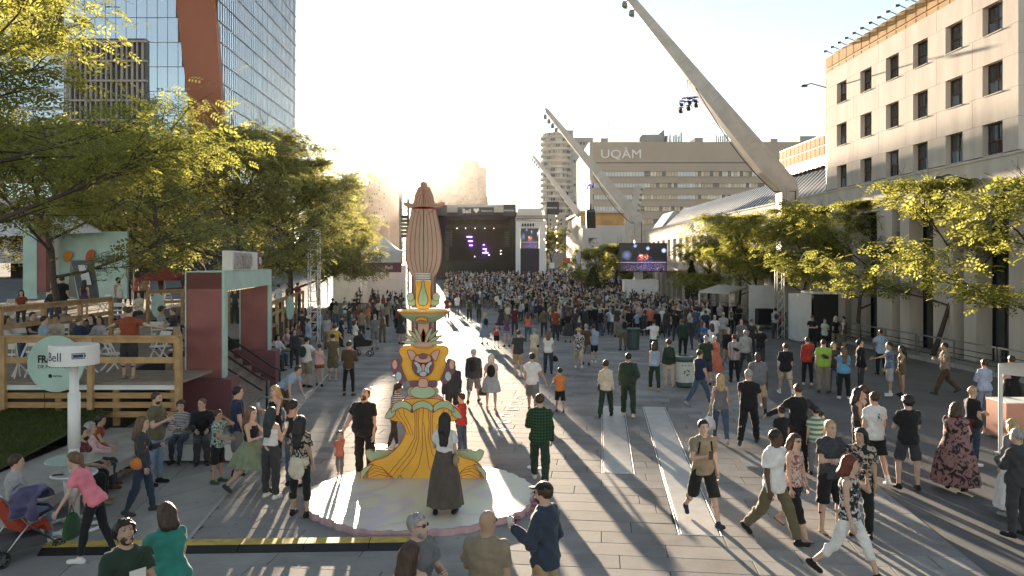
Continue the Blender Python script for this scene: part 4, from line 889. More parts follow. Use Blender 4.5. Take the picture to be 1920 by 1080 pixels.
# deck
DZ = 1.5
dk = thing('terrace_deck', 'raised wooden terrace deck crowded with guests and white chairs', 'terrace', (-14, 24, 0))
def deck_x(y): return -8.2 - 0.17 * (y - 20)
t = MB(); yy = [18.2, 20.5, 28, 36, 50]
for y in yy: t.v += [(deck_x(y) - (1.9 if y < 29 else 0), y, DZ - 0.06), (-40, y, DZ - 0.06), (deck_x(y) - (1.9 if y < 29 else 0), y, 0.0), (-40, y, 0)]
for i in range(len(yy) - 1): t.f += [(4*i, 4*i+4, 4*i+5, 4*i+1), (4*i, 4*i+2, 4*i+6, 4*i+4)]; t.m += [0, 0]
t.f.append((0, 1, 3, 2)); t.m.append(0); part(dk, t, 'substructure', M_back)
M_deckgrey = mat('weathered_deck', (0.27, 0.22, 0.18), 0.75, var=0.2, scale=3, bump=0.2)
for i in range(60):
    y0 = 18.2 + i * 0.3; xr = -7.86 if y0 < 20.2 else deck_x(y0) - (1.9 if y0 < 29 else 0); t = MB(); t.box(-24, xr, y0 + 0.005, y0 + 0.29, DZ - 0.055, DZ); part(dk, t, 'deck_board', M_deckgrey)
# pallet skirt under the front fence
for k, z in enumerate((0.78, 1.0, 1.22, 1.42)):
    t = MB(); xr = GX(334, 18.1)
    for x0 in range(7): a0 = -22 + x0 * 2.03; 
    segs = [(-22, -17.5), (-17.48, -13.6), (-13.58, -10.9), (-10.88, xr)]
    for a0, b0 in segs:
        t = MB(); t.box(a0, b0, 18.02, 18.10, z - 0.065, z + 0.065 if k < 3 else z + 0.04); part(dk, t, 'skirt_board', M_wood if k < 3 else M_white)
for x in np.arange(-21.5, GX(334, 18.1), 1.35):
    t = MB(); t.box(x, x + 0.14, 18.11, 18.19, 0.5, 1.44); part(dk, t, 'skirt_post', M_wood)
def fence(pts, z0, label, cat='railing', h=1.1, step=2.05, mid=(0.55,), m=None, name='wooden_railing'):
    pts = [Vector(p) for p in pts]; T = thing(name, label, cat, (pts[0].x, pts[0].y, z0), 'wooden terrace railings'); m = m or M_wood2
    for a, b in zip(pts[:-1], pts[1:]):
        d = (b - a); L_ = d.length; n = max(1, round(L_ / step)); z = Vector((0, 0, 1))
        t = MB(); t.bar(a + z * (z0 + h), b + z * (z0 + h), 0.14, 0.045); part(T, t, 'top_rail', m)
        t = MB(); t.bar(a + z * (z0 + h - 0.085), b + z * (z0 + h - 0.085), 0.04, 0.12); part(T, t, 'rail', m)
        for q in mid: t = MB(); t.bar(a + z * (z0 + q), b + z * (z0 + q), 0.04, 0.14); part(T, t, 'rail', m)
        for i in range(n + 1):
            p = a.lerp(b, i / n); 
            if i == n and b is not pts[-1]: continue
            t = MB(); t.bar(p + z * (z0 - 0.6 if z0 > 1 else z0), p + z * (z0 + h - 0.03), 0.12, 0.12, up=(0.02, 1, 0)); part(T, t, 'post', m)
    return T
fence([(-22, 18.0, 0), (GX(334, 18.0), 18.0, 0)], DZ, 'wooden front railing of the terrace above the lawn', step=2.0)
fence([(GX(334, 18.05), 18.1, 0), (GX(330, 20.6), 20.6, 0)], DZ, 'short wooden railing running back beside the bistro gate')
fence([(GX(0, 21) - 4, 19.6, 0), (GX(0, 21), 21, 0), (GX(208, 27.5), 27.5, 0)], 2.0, 'inner wooden railing across the middle of the terrace')
fence([(GX(277, 34), 34, 0), (GX(342, 36), 36, 0), (GX(430, 37), 37, 0)], 2.0, 'back wooden railing behind the bistro gate')
fence([(deck_x(29.5), 29.5, 0), (deck_x(38), 38, 0), (deck_x(48), 48, 0)], DZ, 'wooden side railing of the terrace along the promenade')
ud = struct(MB().box(-30, GX(250, 36), 27.6, 50, 1.51, 1.98).build('upper_deck', M_deckgrey), label='higher back level of the wooden terrace')
def disc_sign(px, py, rpx, Y, label, tilt=0.0, rx=1.0):
    c = P(px, py, Y); r = rpx * Y / F; T = thing('round_sign', label, 'sign', c, 'round mint festival signs'); t = MB(); n = 36
    t.prism([(r * rx * math.cos(2 * math.pi * i / n), r * math.sin(2 * math.pi * i / n)) for i in range(n)], -0.02, 0.02, lambda u, q, w: (u, q, w)); t.build('board', M_mint, T); return T, c, r
ds, c, r = disc_sign(105, 682, 53, 17.85, 'big round mint festival sign on the front railing behind the charging post')
M_ink = mat('ink_black', (0.02, 0.02, 0.025), 0.6, var=0)
text_mesh('lettering', 'FRANCOS', 0.235, face_mat((-0.41, -0.025, 0.03), (1,0,0), (0,0,1)), M_ink, ds, 0.003, bold=0.008, sx=0.80)
text_mesh('lettering', 'DE MONTRÉAL', 0.105, face_mat((-0.41, -0.025, -0.10), (1,0,0), (0,0,1)), M_ink, ds, 0.003, sx=1.18)
t = MB(); t.lathe([(0.0, 0), (0.045, 0), (0.045, 0.004), (0, 0.004)], 16); e = t.build('emblem', M_ink, ds); e.rotation_euler = (R(90), 0, 0); e.location = (-0.12, -0.021, -0.28)
text_mesh('lettering', 'FESTIVAL', 0.05, face_mat((-0.05, -0.025, -0.30), (1,0,0), (0,0,1)), M_ink, ds, 0.003)
disc_sign(296, 573, 23, 33.6, 'small mint sign on the back railing left of the gate', rx=0.55)
disc_sign(544, 577, 22, 38.2, 'small mint sign on the side railing right of the gate', rx=0.35)
# ------------------------------------------------------------------ bistro gate
A = Vector((GX(420, 20.6), 20.6, 0)); B = Vector((GX(508, 27.6), 27.6, 0)); ax = (B - A).normalized(); bx = Vector((-ax.y, ax.x, 0)) * 1.0       # bx points away from the plaza
if bx.x > 0: bx = -bx
bx = Vector((-1, 0.10, 0)).normalized()
GA = thing('bistro_gate', 'tall maroon and mint gateway with a white bistro sign on top', 'gateway', (A.x, A.y, 0)); Lg = (B - A).length
def gp_(s, d, z): return A + ax * s + bx * d + Vector((0, 0, z))
def gbox(s0, s1, d0, d1, z0, z1):
    p = [gp_(s, d, z) for z in (z0, z1) for s, d in ((s0, d0), (s0, d1), (s1, d1), (s1, d0))]; return MB().add(p, [(0,3,2,1), (4,5,6,7), (0,1,5,4), (1,2,6,5), (2,3,7,6), (3,0,4,7)])
for s0, s1 in ((0, 0.34), (Lg - 0.34, Lg)):
    part(GA, gbox(s0, s1, 0.06, 1.05, 1.25, 4.05), 'pillar', M_maroon); part(GA, gbox(s0 - 0.01, s1 + 0.01, -0.02, 0.058, 1.25, 4.06), 'pillar_face', M_mint)
    part(GA, gbox(s0 - 0.02, s1 + 0.02, 1.052, 1.09, 1.25, 4.06), 'back_edge', M_mint)
    part(GA, gbox(s0 - 0.28, s1 + 0.28, -0.28, 1.35, 0, 1.25), 'plinth', M_maroon2)
part(GA, gbox(0.0, Lg, 0.06, 1.05, 3.62, 4.052), 'lintel', M_maroon); part(GA, gbox(0.335, Lg - 0.335, -0.02, 0.058, 3.55, 4.058), 'lintel_face', M_mint)
part(GA, gbox(-0.01, Lg + 0.01, -0.021, 1.09, 4.062, 4.09), 'cap', M_mint)
M_bulb2 = mat('gate_bulb', (1, 0.8, 0.5), 0.3, var=0, emit=(1, 0.6, 0.2), estr=2.0)
for k in range(14): t = MB(); t.lathe([(0, -0.04), (0.035, 0), (0, 0.04)], 8, 0, gp_(0.6 + k * 0.3, 0.1, 3.56)); part(GA, t, 'bulb', M_bulb2)
part(GA, gbox(1.0, 4.6, 0.0, 0.30, 4.10, 4.66), 'sign_box', M_white)
M_letter = mat('sign_letter', (0.40, 0.37, 0.36), 0.5, var=0.03)
text_mesh('lettering', 'BISTRO', 0.66, face_mat(gp_(1.15, -0.03, 4.15) - Vector(GA.location), ax, (0, 0, 1)), M_letter, GA, 0.03, bold=0.012, sx=1.1)
part(GA, gbox(4.62, 5.25, 0.0, 0.30, 4.11, 4.68), 'sign_end', M_maroon2)
text_mesh('lettering', 'SQ', 0.3, face_mat(gp_(4.72, -0.03, 4.3) - Vector(GA.location), ax, (0, 0, 1)), M_white, GA, 0.01)
for k in range(6): part(GA, gbox(0.7, Lg - 0.7, -0.1 + k * 0.33, 0.23 + k * 0.33, 0, 0.25 * (k + 1)), 'stair_step', M_deckgrey)
for s, dd in ((2.3, 0), (4.6, 0)):
    t = MB(); t.tube([gp_(s, -0.75, 0.0), gp_(s, -0.75, 0.85), gp_(s, -0.5, 0.95), gp_(s, 1.9, 2.45)], 0.035, 8); t.tube([gp_(s, 1.9, 2.45), gp_(s, 1.9, 1.5)], 0.035, 8); t.tube([gp_(s, -0.6, 0.55), gp_(s, 1.9, 2.05)], 0.03, 8); part(GA, t, 'handrail', M_dkmetal, True)
# steel queue rail beside the gate
q0 = [P(500, 800, 18.2), ]
QR = thing('queue_rail', 'bent steel tube rail beside the gate plinth', 'handrail', (-5.9, 18.6, 0)); t = MB(); t.tube([(-6.3, 19.2, 0), (-6.3, 19.2, 0.9), (-6.2, 19.15, 1.0), (-5.3, 18.7, 1.0), (-5.2, 18.65, 0.9), (-5.2, 18.65, 0)], 0.025, 8); part(QR, t, 'tube', M_steel, True)
t = MB(); t.tube([(-5.95, 19.05, 0), (-5.95, 19.05, 0.68), (-5.85, 19.0, 0.76), (-5.6, 18.87, 0.76), (-5.52, 18.83, 0.68), (-5.52, 18.83, 0)], 0.025, 8); part(QR, t, 'inner_tube', M_steel, True)
# white bench
WB = thing('white_bench', 'white block bench with people seated below the maroon plinth', 'bench', (-6.8, 17, 0)); t = MB(); t.box(-7.55, -5.9, 16.7, 17.35, 0.04, 0.40); part(WB, t, 'block', M_white); t = MB(); t.box(-7.6, -5.85, 16.66, 17.4, 0.402, 0.45); part(WB, t, 'seat', M_conc)
# white folding chair
M_chair = mat('chair_white', (0.78, 0.77, 0.75), 0.4, var=0.03)
def make_chair():
    T = thing('folding_chair', '', 'chair', (0, 0, 0), 'white folding chairs')
    t = MB(); t.prism([(-0.2, -0.2), (0.2, -0.2), (0.2, 0.2), (-0.2, 0.2)], 0.43, 0.46, lambda u, q, w: (u, w, q)); t.build('seat', M_chair, T)
    for s in (-1, 1):
        t = MB(); t.bar((s * 0.21, 0.22, 0), (s * 0.21, -0.22, 0.86), 0.03, 0.035); t.build('back_leg', M_chair, T)
        t = MB(); t.bar((s * 0.185, -0.24, 0), (s * 0.185, 0.18, 0.44), 0.03, 0.035); t.build('leg', M_chair, T)
    t = MB(); t.box(-0.195, 0.195, -0.215, -0.195, 0.72, 0.86); t.build('backrest', M_chair, T)
    t = MB(); t.box(-0.195, 0.195, -0.14, -0.125, 0.56, 0.61); t.build('back_slat', M_chair, T)
    return T
ch0 = make_chair(); spots = [(15, 690, 18.9, 20, 1.5, 'white folding chair at the far left behind the front railing'), (50, 690, 19.2, 160, 1.5, 'white folding chair just left of the round mint sign'), (160, 690, 19.6, 100, 1.5, 'white folding chair hidden behind the charging post drum'),
  (212, 680, 20.2, -40, 1.5, 'white folding chair beside the man in the rust shirt'), (300, 670, 22, 150, 1.5, 'white folding chair right of the man in the rust shirt'), (298, 600, 26, 10, 1.5, 'white folding chair in front of the small mint sign'),
  (220, 580, 28.5, 190, 1.98, 'white folding chair at the end of the inner railing'), (245, 580, 29.2, 120, 1.98, 'white folding chair behind the woman in pink on the terrace'), (115, 600, 25, 30, 1.5, 'white folding chair in the middle of the inner railing'), (20, 540, 32, 60, 1.98, 'white folding chair tilted beside the near tree trunk'),
  (195, 520, 36, 150, 1.98, 'white folding chair beside the grey board'), (290, 520, 40, 20, 1.98, 'white folding chair left under the red parasol'), (315, 520, 40, 0, 1.98, 'white folding chair right under the red parasol'), (40, 610, 23, 200, 1.5, 'white folding chair leaning near the inner railing start'), (190, 605, 24, 250, 1.5, 'white folding chair beside the inner railing post')]
for i, (px, py, Y, rz, z, lab) in enumerate(spots):
    o = ch0 if i == 0 else copy_tree(ch0); o.location = (GX(px, Y), Y, z); o.rotation_euler = (0, 0, R(rz)); o['label'] = lab
# terrace tables
for i, (px, Y, z, lab) in enumerate(((70, 22.2, 1.5, 'small white table between the guests left of the inner railing'), (170, 21.8, 1.5, 'small white table in front of the couple on the terrace'), (330, 25, 1.5, 'small white table by the small mint sign'))):
    T = thing('bistro_table', lab, 'table', (GX(px, Y), Y, z), 'terrace tables'); MB().lathe([(0, 0.70), (0.38, 0.70), (0.38, 0.73), (0, 0.73)], 20).build('top', M_chair, T); MB().tube([(0,0,0), (0,0,0.70)], 0.03, 8).build('post', M_chair, T); MB().lathe([(0, 0), (0.25, 0), (0.2, 0.03), (0, 0.03)], 16).build('base', M_chair, T)
# grey A-board with poster, mint tent wall, parasol
AB = thing('poster_board', 'tall dark grey A-frame board with a white poster', 'board', (GX(157, 32), 32, 1.98))
def pp(px, py, Y): return P(px, py, Y) - Vector(AB.location)
t = MB(); a = [pp(133, 488, 33), pp(173, 488, 33), pp(184, 560, 31.6), pp(148, 560, 31.6)]; a = [Vector((q.x, q.y, q.z)) for q in a]; t.add([tuple(q) for q in a] + [(q.x, q.y + 0.12, q.z) for q in a], [(0,3,2,1)[::-1], (4,5,6,7)[::-1], (0,1,5,4), (1,2,6,5), (2,3,7,6), (3,0,4,7)]); t.build('front_board', mat('board_grey', (0.12, 0.125, 0.13), 0.6), AB)
t = MB(); b_ = [pp(133, 488, 33.05), pp(128, 556, 33.6), pp(146, 560, 31.7)]; t.add([tuple(q) for q in b_] + [(q.x - 0.05, q.y + 0.06, q.z) for q in b_], [(0,1,2), (5,4,3), (0,3,4,1), (1,4,5,2), (2,5,3,0)]); t.build('side_board', M_black, AB)
t = MB(); d_ = [pp(147, 497, 32.75), pp(164, 497, 32.75), pp(173, 534, 31.95), pp(157, 534, 31.95)]; t.add([(q.x, q.y - 0.05, q.z) for q in d_], [(3,2,1,0)[::-1]]); t.build('poster', M_white, AB)
MT = thing('mint_tent', 'mint and white tent with a maroon pole behind the terrace trees', 'tent', (GX(160, 38), 38, 1.5))
t = MB(); pbox(t, 106, 238, 434, 560, 38, 0.15); w_ = part(MT, t, 'wall_panel', M_mint)
M_canvas = mat('tent_canvas', (0.66, 0.65, 0.64), 0.7, var=0.06, scale=1)
t = MB(); q = [P(-40, 445, 37), P(190, 436, 37), P(60, 362, 41), P(-40, 440, 45), P(190, 432, 45)]; t.add([tuple(p) for p in q], [(0,1,2), (1,4,2), (4,3,2), (3,0,2)]); part(MT, t, 'roof', M_canvas)
t = MB(); pbox(t, 70, 86, 405, 548, 36.5, 0.35); part(MT, t, 'pole', M_maroon); t = MB(); pbox(t, 43, 69, 420, 560, 36.6, 0.2); part(MT, t, 'wall_panel', M_mint); t = MB(); pbox(t, 86, 106, 420, 560, 37.2, 0.2); part(MT, t, 'wall_panel', M_canvas)
for px, py, rx, ry, c in ((126, 481, 8.5, 10.5, (0.62, 0.24, 0.05)), (168, 482, 8, 14, (0.5, 0.09, 0.03))):
    t = MB(); cc = P(px, py, 37.8) - Vector(MT.location); kx = 37.8 / F; t.prism([(cc.x + rx * kx * math.cos(i * .314 + .3) * (1 - 0.2 * math.sin(i * .314)), cc.z - ry * kx * math.sin(i * .314)) for i in range(20)], cc.y, cc.y + 0.08); t.build('cutout', mat('cutout%d' % px, c, 0.5), MT)
for (tx, px, py, s) in (('LE BISTRO', 184, 485, 0.28), ('MENU', 184, 495, 0.24), ('BAR', 180, 509, 0.3)): text_mesh('lettering', tx, s, face_mat(P(px, py, 37.9) - Vector(MT.location), (1,0,0), (0,0,1)), M_ink, w_, 0.005)
def parasol(px, Y, z0, pyt, w, col, lab):
    T = thing('parasol', lab, 'parasol', (GX(px, Y), Y, z0)); h = P(0, pyt, Y).z - z0; t = MB(); n = 8
    t.v = [(0, 0, h)] + [(w * math.cos(2 * math.pi * i / n), w * math.sin(2 * math.pi * i / n), h - 0.62) for i in range(n)] + [(w * 0.98 * math.cos(2 * math.pi * i / n), w * .98 * math.sin(2 * math.pi * i / n), h - 0.78) for i in range(n)]
    t.f = [(0, 1 + i, 1 + (i + 1) % n) for i in range(n)] + [(1 + i, 1 + n + i, 1 + n + (i + 1) % n, 1 + (i + 1) % n) for i in range(n)]; t.m = [0] * len(t.f); t.build('canopy', col, T); MB().tube([(0,0,0), (0,0,h + 0.06)], 0.025, 8).build('pole', M_chair, T)
M_redc = mat('parasol_red', (0.27, 0.05, 0.035), 0.8)
parasol(308, 40, 1.98, 497, 1.35, M_redc, 'dark red parasol left of the bistro gate'); parasol(250, 46, 1.98, 478, 1.3, mat('parasol_orange', (0.4, 0.16, 0.04), 0.8), 'faded orange parasol under the terrace trees')
# pagoda tents and the truss tower
def pagoda(px0, px1, pyt, pye, pyb, Y, lab, band=None):
    g0 = gz(Y); x0, x1 = GX(px0, Y), GX(px1, Y); w = x1 - x0; cx = (x0 + x1) / 2; zt, ze = P(0, pyt, Y).z, P(0, pye, Y).z; T = thing('pagoda_tent', lab, 'tent', (cx, Y + w / 2, g0), 'white pagoda tents'); t = MB(); R_ = 7; n = 16
    for r in range(R_ + 1):
        f = r / R_; hw = w / 2 * f; z = ze + (zt - ze) * (1 - f) ** 1.7
        for k in range(n):
            a = k / n * 4; sd = int(a); fr_ = (a - sd) * 2 - 1; q = [(fr_, -1), (1, fr_), (-fr_, 1), (-1, -fr_)][sd]; t.v.append((q[0] * hw, q[1] * hw, z - g0))
    t.f = [(r * n + k, (r + 1) * n + k, (r + 1) * n + (k + 1) % n, r * n + (k + 1) % n) for r in range(R_) for k in range(n)]; t.m = [0] * len(t.f); t.build('roof', M_canvas, T, True)
    vb = P(0, pyb, Y).z - g0
    for q in ((-1, -1), (1, -1), (1, 1), (-1, 1)): MB().tube([(q[0] * w * .48, q[1] * w * .48, 0), (q[0] * w * .48, q[1] * w * .48, ze - g0)], 0.06, 6).build('leg', M_chair, T)
    t = MB(); t.box(-w / 2 - .02, w / 2 + .02, -w / 2 - 0.03, -w / 2 + .01, vb, ze - g0 - 0.01); t.build('valance', M_canvas, T)
    if band:
        t = MB(); t.box(-w / 2 - .04, w / 2 + .04, -w / 2 - 0.07, -w / 2 - .035, vb - 0.95, vb - 0.02); bo = t.build('fascia', M_maroon2, T); text_mesh('lettering', 'Bell', 0.5, face_mat((0.1 * w, -w / 2 - 0.08, vb - 0.65), (1,0,0), (0,0,1)), M_letw, bo, 0.005); t = MB(); t.box(-w / 2, w / 2, w * .3, w * .32, 0, vb - 0.3); t.build('back_wall', M_canvas, T)
pagoda(677, 752, 442, 470, 492, 74, 'white pagoda tent with maroon fascia left of the sculpture', True)
pagoda(612, 678, 455, 480, 496, 80, 'white pagoda tent half hidden in the glare beside the trees', True)
TT = thing('truss_tower', 'slim white lattice truss tower standing behind the terrace railing', 'truss tower', (GX(589, 42), 42, 0)); hz = P(0, 430, 42).z; hw = 0.26; t = MB()
for sx in (-1, 1):
    for sy in (-1, 1): t = MB(); t.bar((sx * hw, sy * hw, 0), (sx * hw, sy * hw, hz), 0.05); t.build('chord', M_chair, TT)
t = MB()
for k in range(11):
    z0, z1 = k * hz / 11, (k + 1) * hz / 11
    for s in (-1, 1):
        t.bar((-hw, s * hw, z0), (hw, s * hw, z1), 0.028); t.bar((s * hw, -hw, z1), (s * hw, hw, z0), 0.028); t.bar((-hw, s * hw, z1), (hw, s * hw, z1), 0.028)
t.build('lattice', M_chair, TT)
# ------------------------------------------------------------------ painted sculpture on its scalloped plate
SX, SY = GX(795, 15.1), 15.1; SK = SY / F
SC = thing('totem_sculpture', 'tall orange painted totem sculpture with bowl, face and flared base', 'sculpture', (SX, SY, 0.12))
def sp(dx, py): return dx * SK, (HC - (py - HOR) * SK) - 0.12            # offset from the axis and height above the plate
M_or = mat('sculpture_orange', (0.88, 0.46, 0.06), 0.55, var=0.12, scale=2.2, bump=0.12, bscale=20)
M_or2 = mat('sculpture_deep_orange', (0.80, 0.32, 0.03), 0.55, var=0.12, scale=2.2, bump=0.12, bscale=20)
M_line = mat('sculpture_red_line', (0.42, 0.07, 0.035), 0.5, var=0)
M_smint = mat('sculpture_mint', (0.40, 0.52, 0.33), 0.55, var=0.12, scale=2.2, bump=0.12, bscale=20)
M_spink = mat('sculpture_pink', (0.66, 0.40, 0.31), 0.5, var=0.05)
M_spurp = mat('sculpture_plum', (0.17, 0.11, 0.14), 0.5, var=0.08)
M_sblue = mat('sculpture_pale_blue', (0.42, 0.58, 0.62), 0.5, var=0.04)
M_sred = mat('sculpture_rust', (0.50, 0.34, 0.24), 0.55, var=0.10, scale=2)
def smooth_poly(pts, n=4):
    out = []; k = len(pts)
    for i in range(k):
        p0, p1, p2, p3 = [Vector(pts[(i + j - 1) % k]) for j in range(4)]
        for s in range(n):
            t = s / n; out.append(tuple(0.5 * ((2 * p1) + (p2 - p0) * t + (2 * p0 - 5 * p1 + 4 * p2 - p3) * t * t + (3 * p1 - p0 - 3 * p2 + p3) * t ** 3)))
    return out
def mirror(half): return half + [(-x, y) for x, y in reversed(half)]
def board(name, poly, m, d0, d1, rot=0.0, sm=True, line=0.006, parent=None):   # cut-out board, painted red edge line
    pl = [sp(x, y) for x, y in poly]; pl = smooth_poly(pl, 3) if sm else pl
    t = MB(); t.prism(pl, d0, d1); o = t.build(name, m, parent or SC); o.rotation_euler = (0, 0, rot)
    if line:
        n = len(pl); e = MB(); ps = [Vector((u, d0 - 0.002, w)) for u, w in pl]; e.tube(ps + [ps[0]], line, 4, 0, False); e.build('edge_line', M_line, o)
    return o
def ell(cx, cy, rx, ry, n=18, a0=0.0): return [(cx + rx * math.cos(a0 + 2 * math.pi * i / n), cy - ry * math.sin(a0 + 2 * math.pi * i / n)) for i in range(n)]
def stroke(pts, o, d, r=0.0042):
    pl = [sp(x, y) for x, y in pts]; e = MB(); e.tube([(u, d - 0.002, w) for u, w in pl], r, 4, 0, False); e.build('painted_line', M_line, o)
base_h = [(0, 918), (60, 919), (110, 919), (115, 902), (113, 884), (104, 870), (92, 862), (74, 857), (60, 848), (48, 836), (40, 825), (35, 812), (36, 800), (44, 791), (60, 787), (68, 780), (66, 769), (54, 759), (40, 751), (24, 747), (0, 746)]
bs = board('base_board', mirror(base_h), M_or, -0.05, 0.05)
for rt, k in ((R(90), 0.86), (R(45), 0.95), (R(135), 0.95)): board('cross_board', [(0, 918)] + [(max(4, x * k), y) for x, y in base_h[1:-1]] + [(0, 746)], M_or2, -0.045, 0.045, rt, sm=False)
for s in (-1, 1):                                                     # mint leaf cut-outs behind and before the foot
    lf = [(s * x, y) for x, y in ((30, 900), (60, 880), (88, 872), (104, 866), (112, 850), (104, 845), (96, 850), (86, 846), (74, 846), (60, 846), (48, 836), (38, 826))]
    board('leaf_board', lf, M_smint, 0.10, 0.15)
    board('leaf_board', [(s * x, y) for x, y in ((94, 868), (108, 874), (117, 884), (116, 905), (108, 912), (112, 892))], M_smint, -0.10, -0.06)
    board('foot_leaf', [(s * x + (4 if s > 0 else -4), y) for x, y in ((16, 905), (26, 898), (34, 900), (40, 888), (45, 900), (46, 912), (34, 914))], M_smint, -0.09, -0.06)
    for k in range(3): stroke([(s * (8 + k * 5), 760), (s * (10 + k * 3), 790), (s * (9 + k * 4), 820), (s * (16 + k * 9), 850), (s * (30 + k * 14), 870 + k * 4), (s * (44 + k * 14), 886 + k * 5)], bs, -0.052)
    for k in range(4): stroke([(s * (40 + k * 6), 905 - k * 2), (s * (60 + k * 6), 893 - k * 6), (s * (84 + k * 4), 888 - k * 6), (s * (103), 896 - k * 6), (s * (108), 908 - k * 5)], bs, -0.052)
    for k in range(3): stroke([(s * (58 - k * 10), 766), (s * (52 - k * 8), 778), (s * (38 - k * 6), 796), (s * (30 - k * 5), 815)], bs, -0.052)
stroke([(0, 764), (-3, 800), (-2, 840), (-10, 875), (-30, 905)], bs, -0.052); stroke([(0, 790), (5, 840), (10, 875), (32, 905)], bs, -0.052)
for cx, rx in ((-2, 21), (-40, 20), (37, 20)):
    board('petal', [(cx - rx, 772), (cx - rx * 0.8, 757), (cx, 750), (cx + rx * 0.8, 757), (cx + rx, 772), (cx + rx * 0.5, 766), (cx, 763), (cx - rx * 0.5, 766)], M_smint, -0.085, -0.06)
board('petal', [(-72, 782), (-66, 770), (-56, 762), (-52, 772), (-60, 782)], M_smint, -0.08, -0.06); board('petal', [(72, 782), (66, 770), (56, 762), (52, 772), (60, 782)], M_smint, -0.08, -0.06)
board('neck_board', mirror([(0, 752), (36, 752), (30, 742), (20, 738), (0, 737)]), M_spink, -0.04, 0.04); board('cross_board', [(0, 755), (30, 752), (26, 742), (16, 736), (0, 735)], M_spink, -0.04, 0.04, R(90), sm=False)
board('chin', ell(-1, 733, 24, 12), M_smint, -0.12, -0.05); board('chin_lobe', ell(-22, 733, 8, 9), M_smint, -0.10, -0.06); board('chin_lobe', ell(20, 733, 8, 9), M_smint, -0.10, -0.06)
fh_ = [(0, 724), (24, 724), (26, 714), (44, 708), (52, 694), (42, 682), (40, 672), (46, 660), (42, 650), (28, 647), (0, 645)]
board('face_board', mirror(fh_), M_or, -0.05, 0.05); board('cross_board', [(x * 0.9, y) for x, y in fh_], M_or2, -0.05, 0.05, R(90), sm=False)
for s in (-1, 1):
    board('ear_board', [(s * x, y) for x, y in ((32, 712), (42, 718), (50, 706), (54, 700), (60, 690), (56, 676), (46, 672), (42, 684), (38, 696))], M_spurp, -0.09, -0.055)
    board('ear_inner', ell(s * 46, 704, 6, 9), M_sblue, -0.12, -0.095); board('ear_fringe', ell(s * 53, 682, 5, 9), M_spink, -0.12, -0.092)
    board('horn', [(s * x, y) for x, y in ((14, 664), (22, 656), (30, 656), (27, 666), (22, 676))], M_spink, -0.085, -0.055)
    board('eye_wing', [(s * x, y) for x, y in ((2, 692), (6, 682), (14, 676), (17, 680), (11, 688), (12, 696), (7, 698))], M_sblue, -0.135, -0.105)
    board('fringe', [(s * x, y) for x, y in ((10, 722), (24, 723), (24, 713), (10, 714))], M_spurp, -0.09, -0.055)
board('muzzle', ell(-1, 684, 20, 21), M_spurp, -0.10, -0.055); board('nose', [(-4, 700), (-8, 690), (-4, 684), (0, 680), (4, 684), (8, 690), (4, 700)], M_spink, -0.13, -0.105); board('mouth', ell(0, 699, 7, 5), M_sblue, -0.15, -0.132)
board('brow', [(-17, 672), (-10, 664), (-5, 666), (0, 670), (5, 666), (10, 664), (15, 672), (8, 678), (-8, 678)], M_spink, -0.13, -0.105); board('brow_mark', ell(0, 666, 8, 5), M_spurp, -0.155, -0.135)
board('tongue', [(-8, 723), (-8, 711), (-4, 708), (4, 708), (8, 711), (8, 723)], M_spink, -0.14, -0.095)
cr = MB(); zz0 = sp(0, 648)[1]; cr.lathe([(0, -0.02), (0.20, -0.02), (0.23, 0.03), (0.19, 0.08), (0, 0.08)], 24, 0, (0, 0, zz0)); cr.build('collar', M_spink, SC, True)
for k, (tx, ty) in enumerate(((-36, 628), (-28, 618), (-18, 612), (18, 612), (28, 618), (36, 628), (-38, 640), (38, 640), (0, 616))):
    w = 6; n_ = Vector((-(644 - ty), -(tx))).normalized() * 3.6; m_ = (tx * 0.55, 644 + (ty - 644) * 0.55)
    board('leaf_blade', [(tx * 0.15, 646), (m_[0] + n_.x, m_[1] + n_.y), (tx, ty), (m_[0] - n_.x, m_[1] - n_.y)], M_smint, -0.10 - 0.012 * (k % 4), -0.06 - 0.012 * (k % 4)); 
for nm, hw, y0, y1, m in (('column', 10, 598, 645, M_spink), ('column', 10, 520, 576, M_spink)):
    t = MB(); a, b = sp(hw, y1), sp(hw, y0); t.box(-a[0], a[0], -0.10, 0.10, a[1], b[1]); t.build(nm, m, SC)
for s in (-1, 1):
    for k in range(3):
        for y0, y1 in ((600, 640), (512, 577)):
            x0 = 10.5 + k * 4.2; t = MB(); a, b = sp(x0, y1), sp(x0 + 3.9, y0); t.box(min(s * a[0], s * b[0]), max(s * a[0], s * b[0]), -0.08 + k * 0.012, 0.08 - k * 0.012, a[1], b[1]); t.build('column_stripe', M_spurp if k != 1 else M_sred, SC)
bw = MB(); zb = sp(0, 606)[1]; bw.lathe([(0.12, 0), (0.24, 0.04), (0.40, 0.13), (0.49, 0.21), (0.50, 0.235), (0.475, 0.235), (0.44, 0.19), (0.3, 0.11), (0.12, 0.09)], 40, 0, (0, 0, zb)); bw.build('bowl', M_smint, SC, True)
rm = MB(); rm.tube([(0.495 * math.cos(i * math.pi / 20), 0.495 * math.sin(i * math.pi / 20), zb + 0.236) for i in range(41)], 0.022, 6, 0, False); rm.build('bowl_rim', M_or2, SC, True)
board('bowl_crest', [(-11, 600), (-9, 594), (0, 591), (9, 594), (11, 600), (4, 598), (-4, 598)], M_or2, -0.43, -0.38)
tg = board('tongue_board', mirror([(0, 579), (8, 578), (14, 570), (14, 540), (15, 525), (0, 524)]), M_or, -0.135, -0.105); board('tongue_drop', mirror([(0, 572), (6, 571), (9, 562), (6, 548), (3, 538), (2, 527), (0, 526)]), M_smint, -0.16, -0.138)
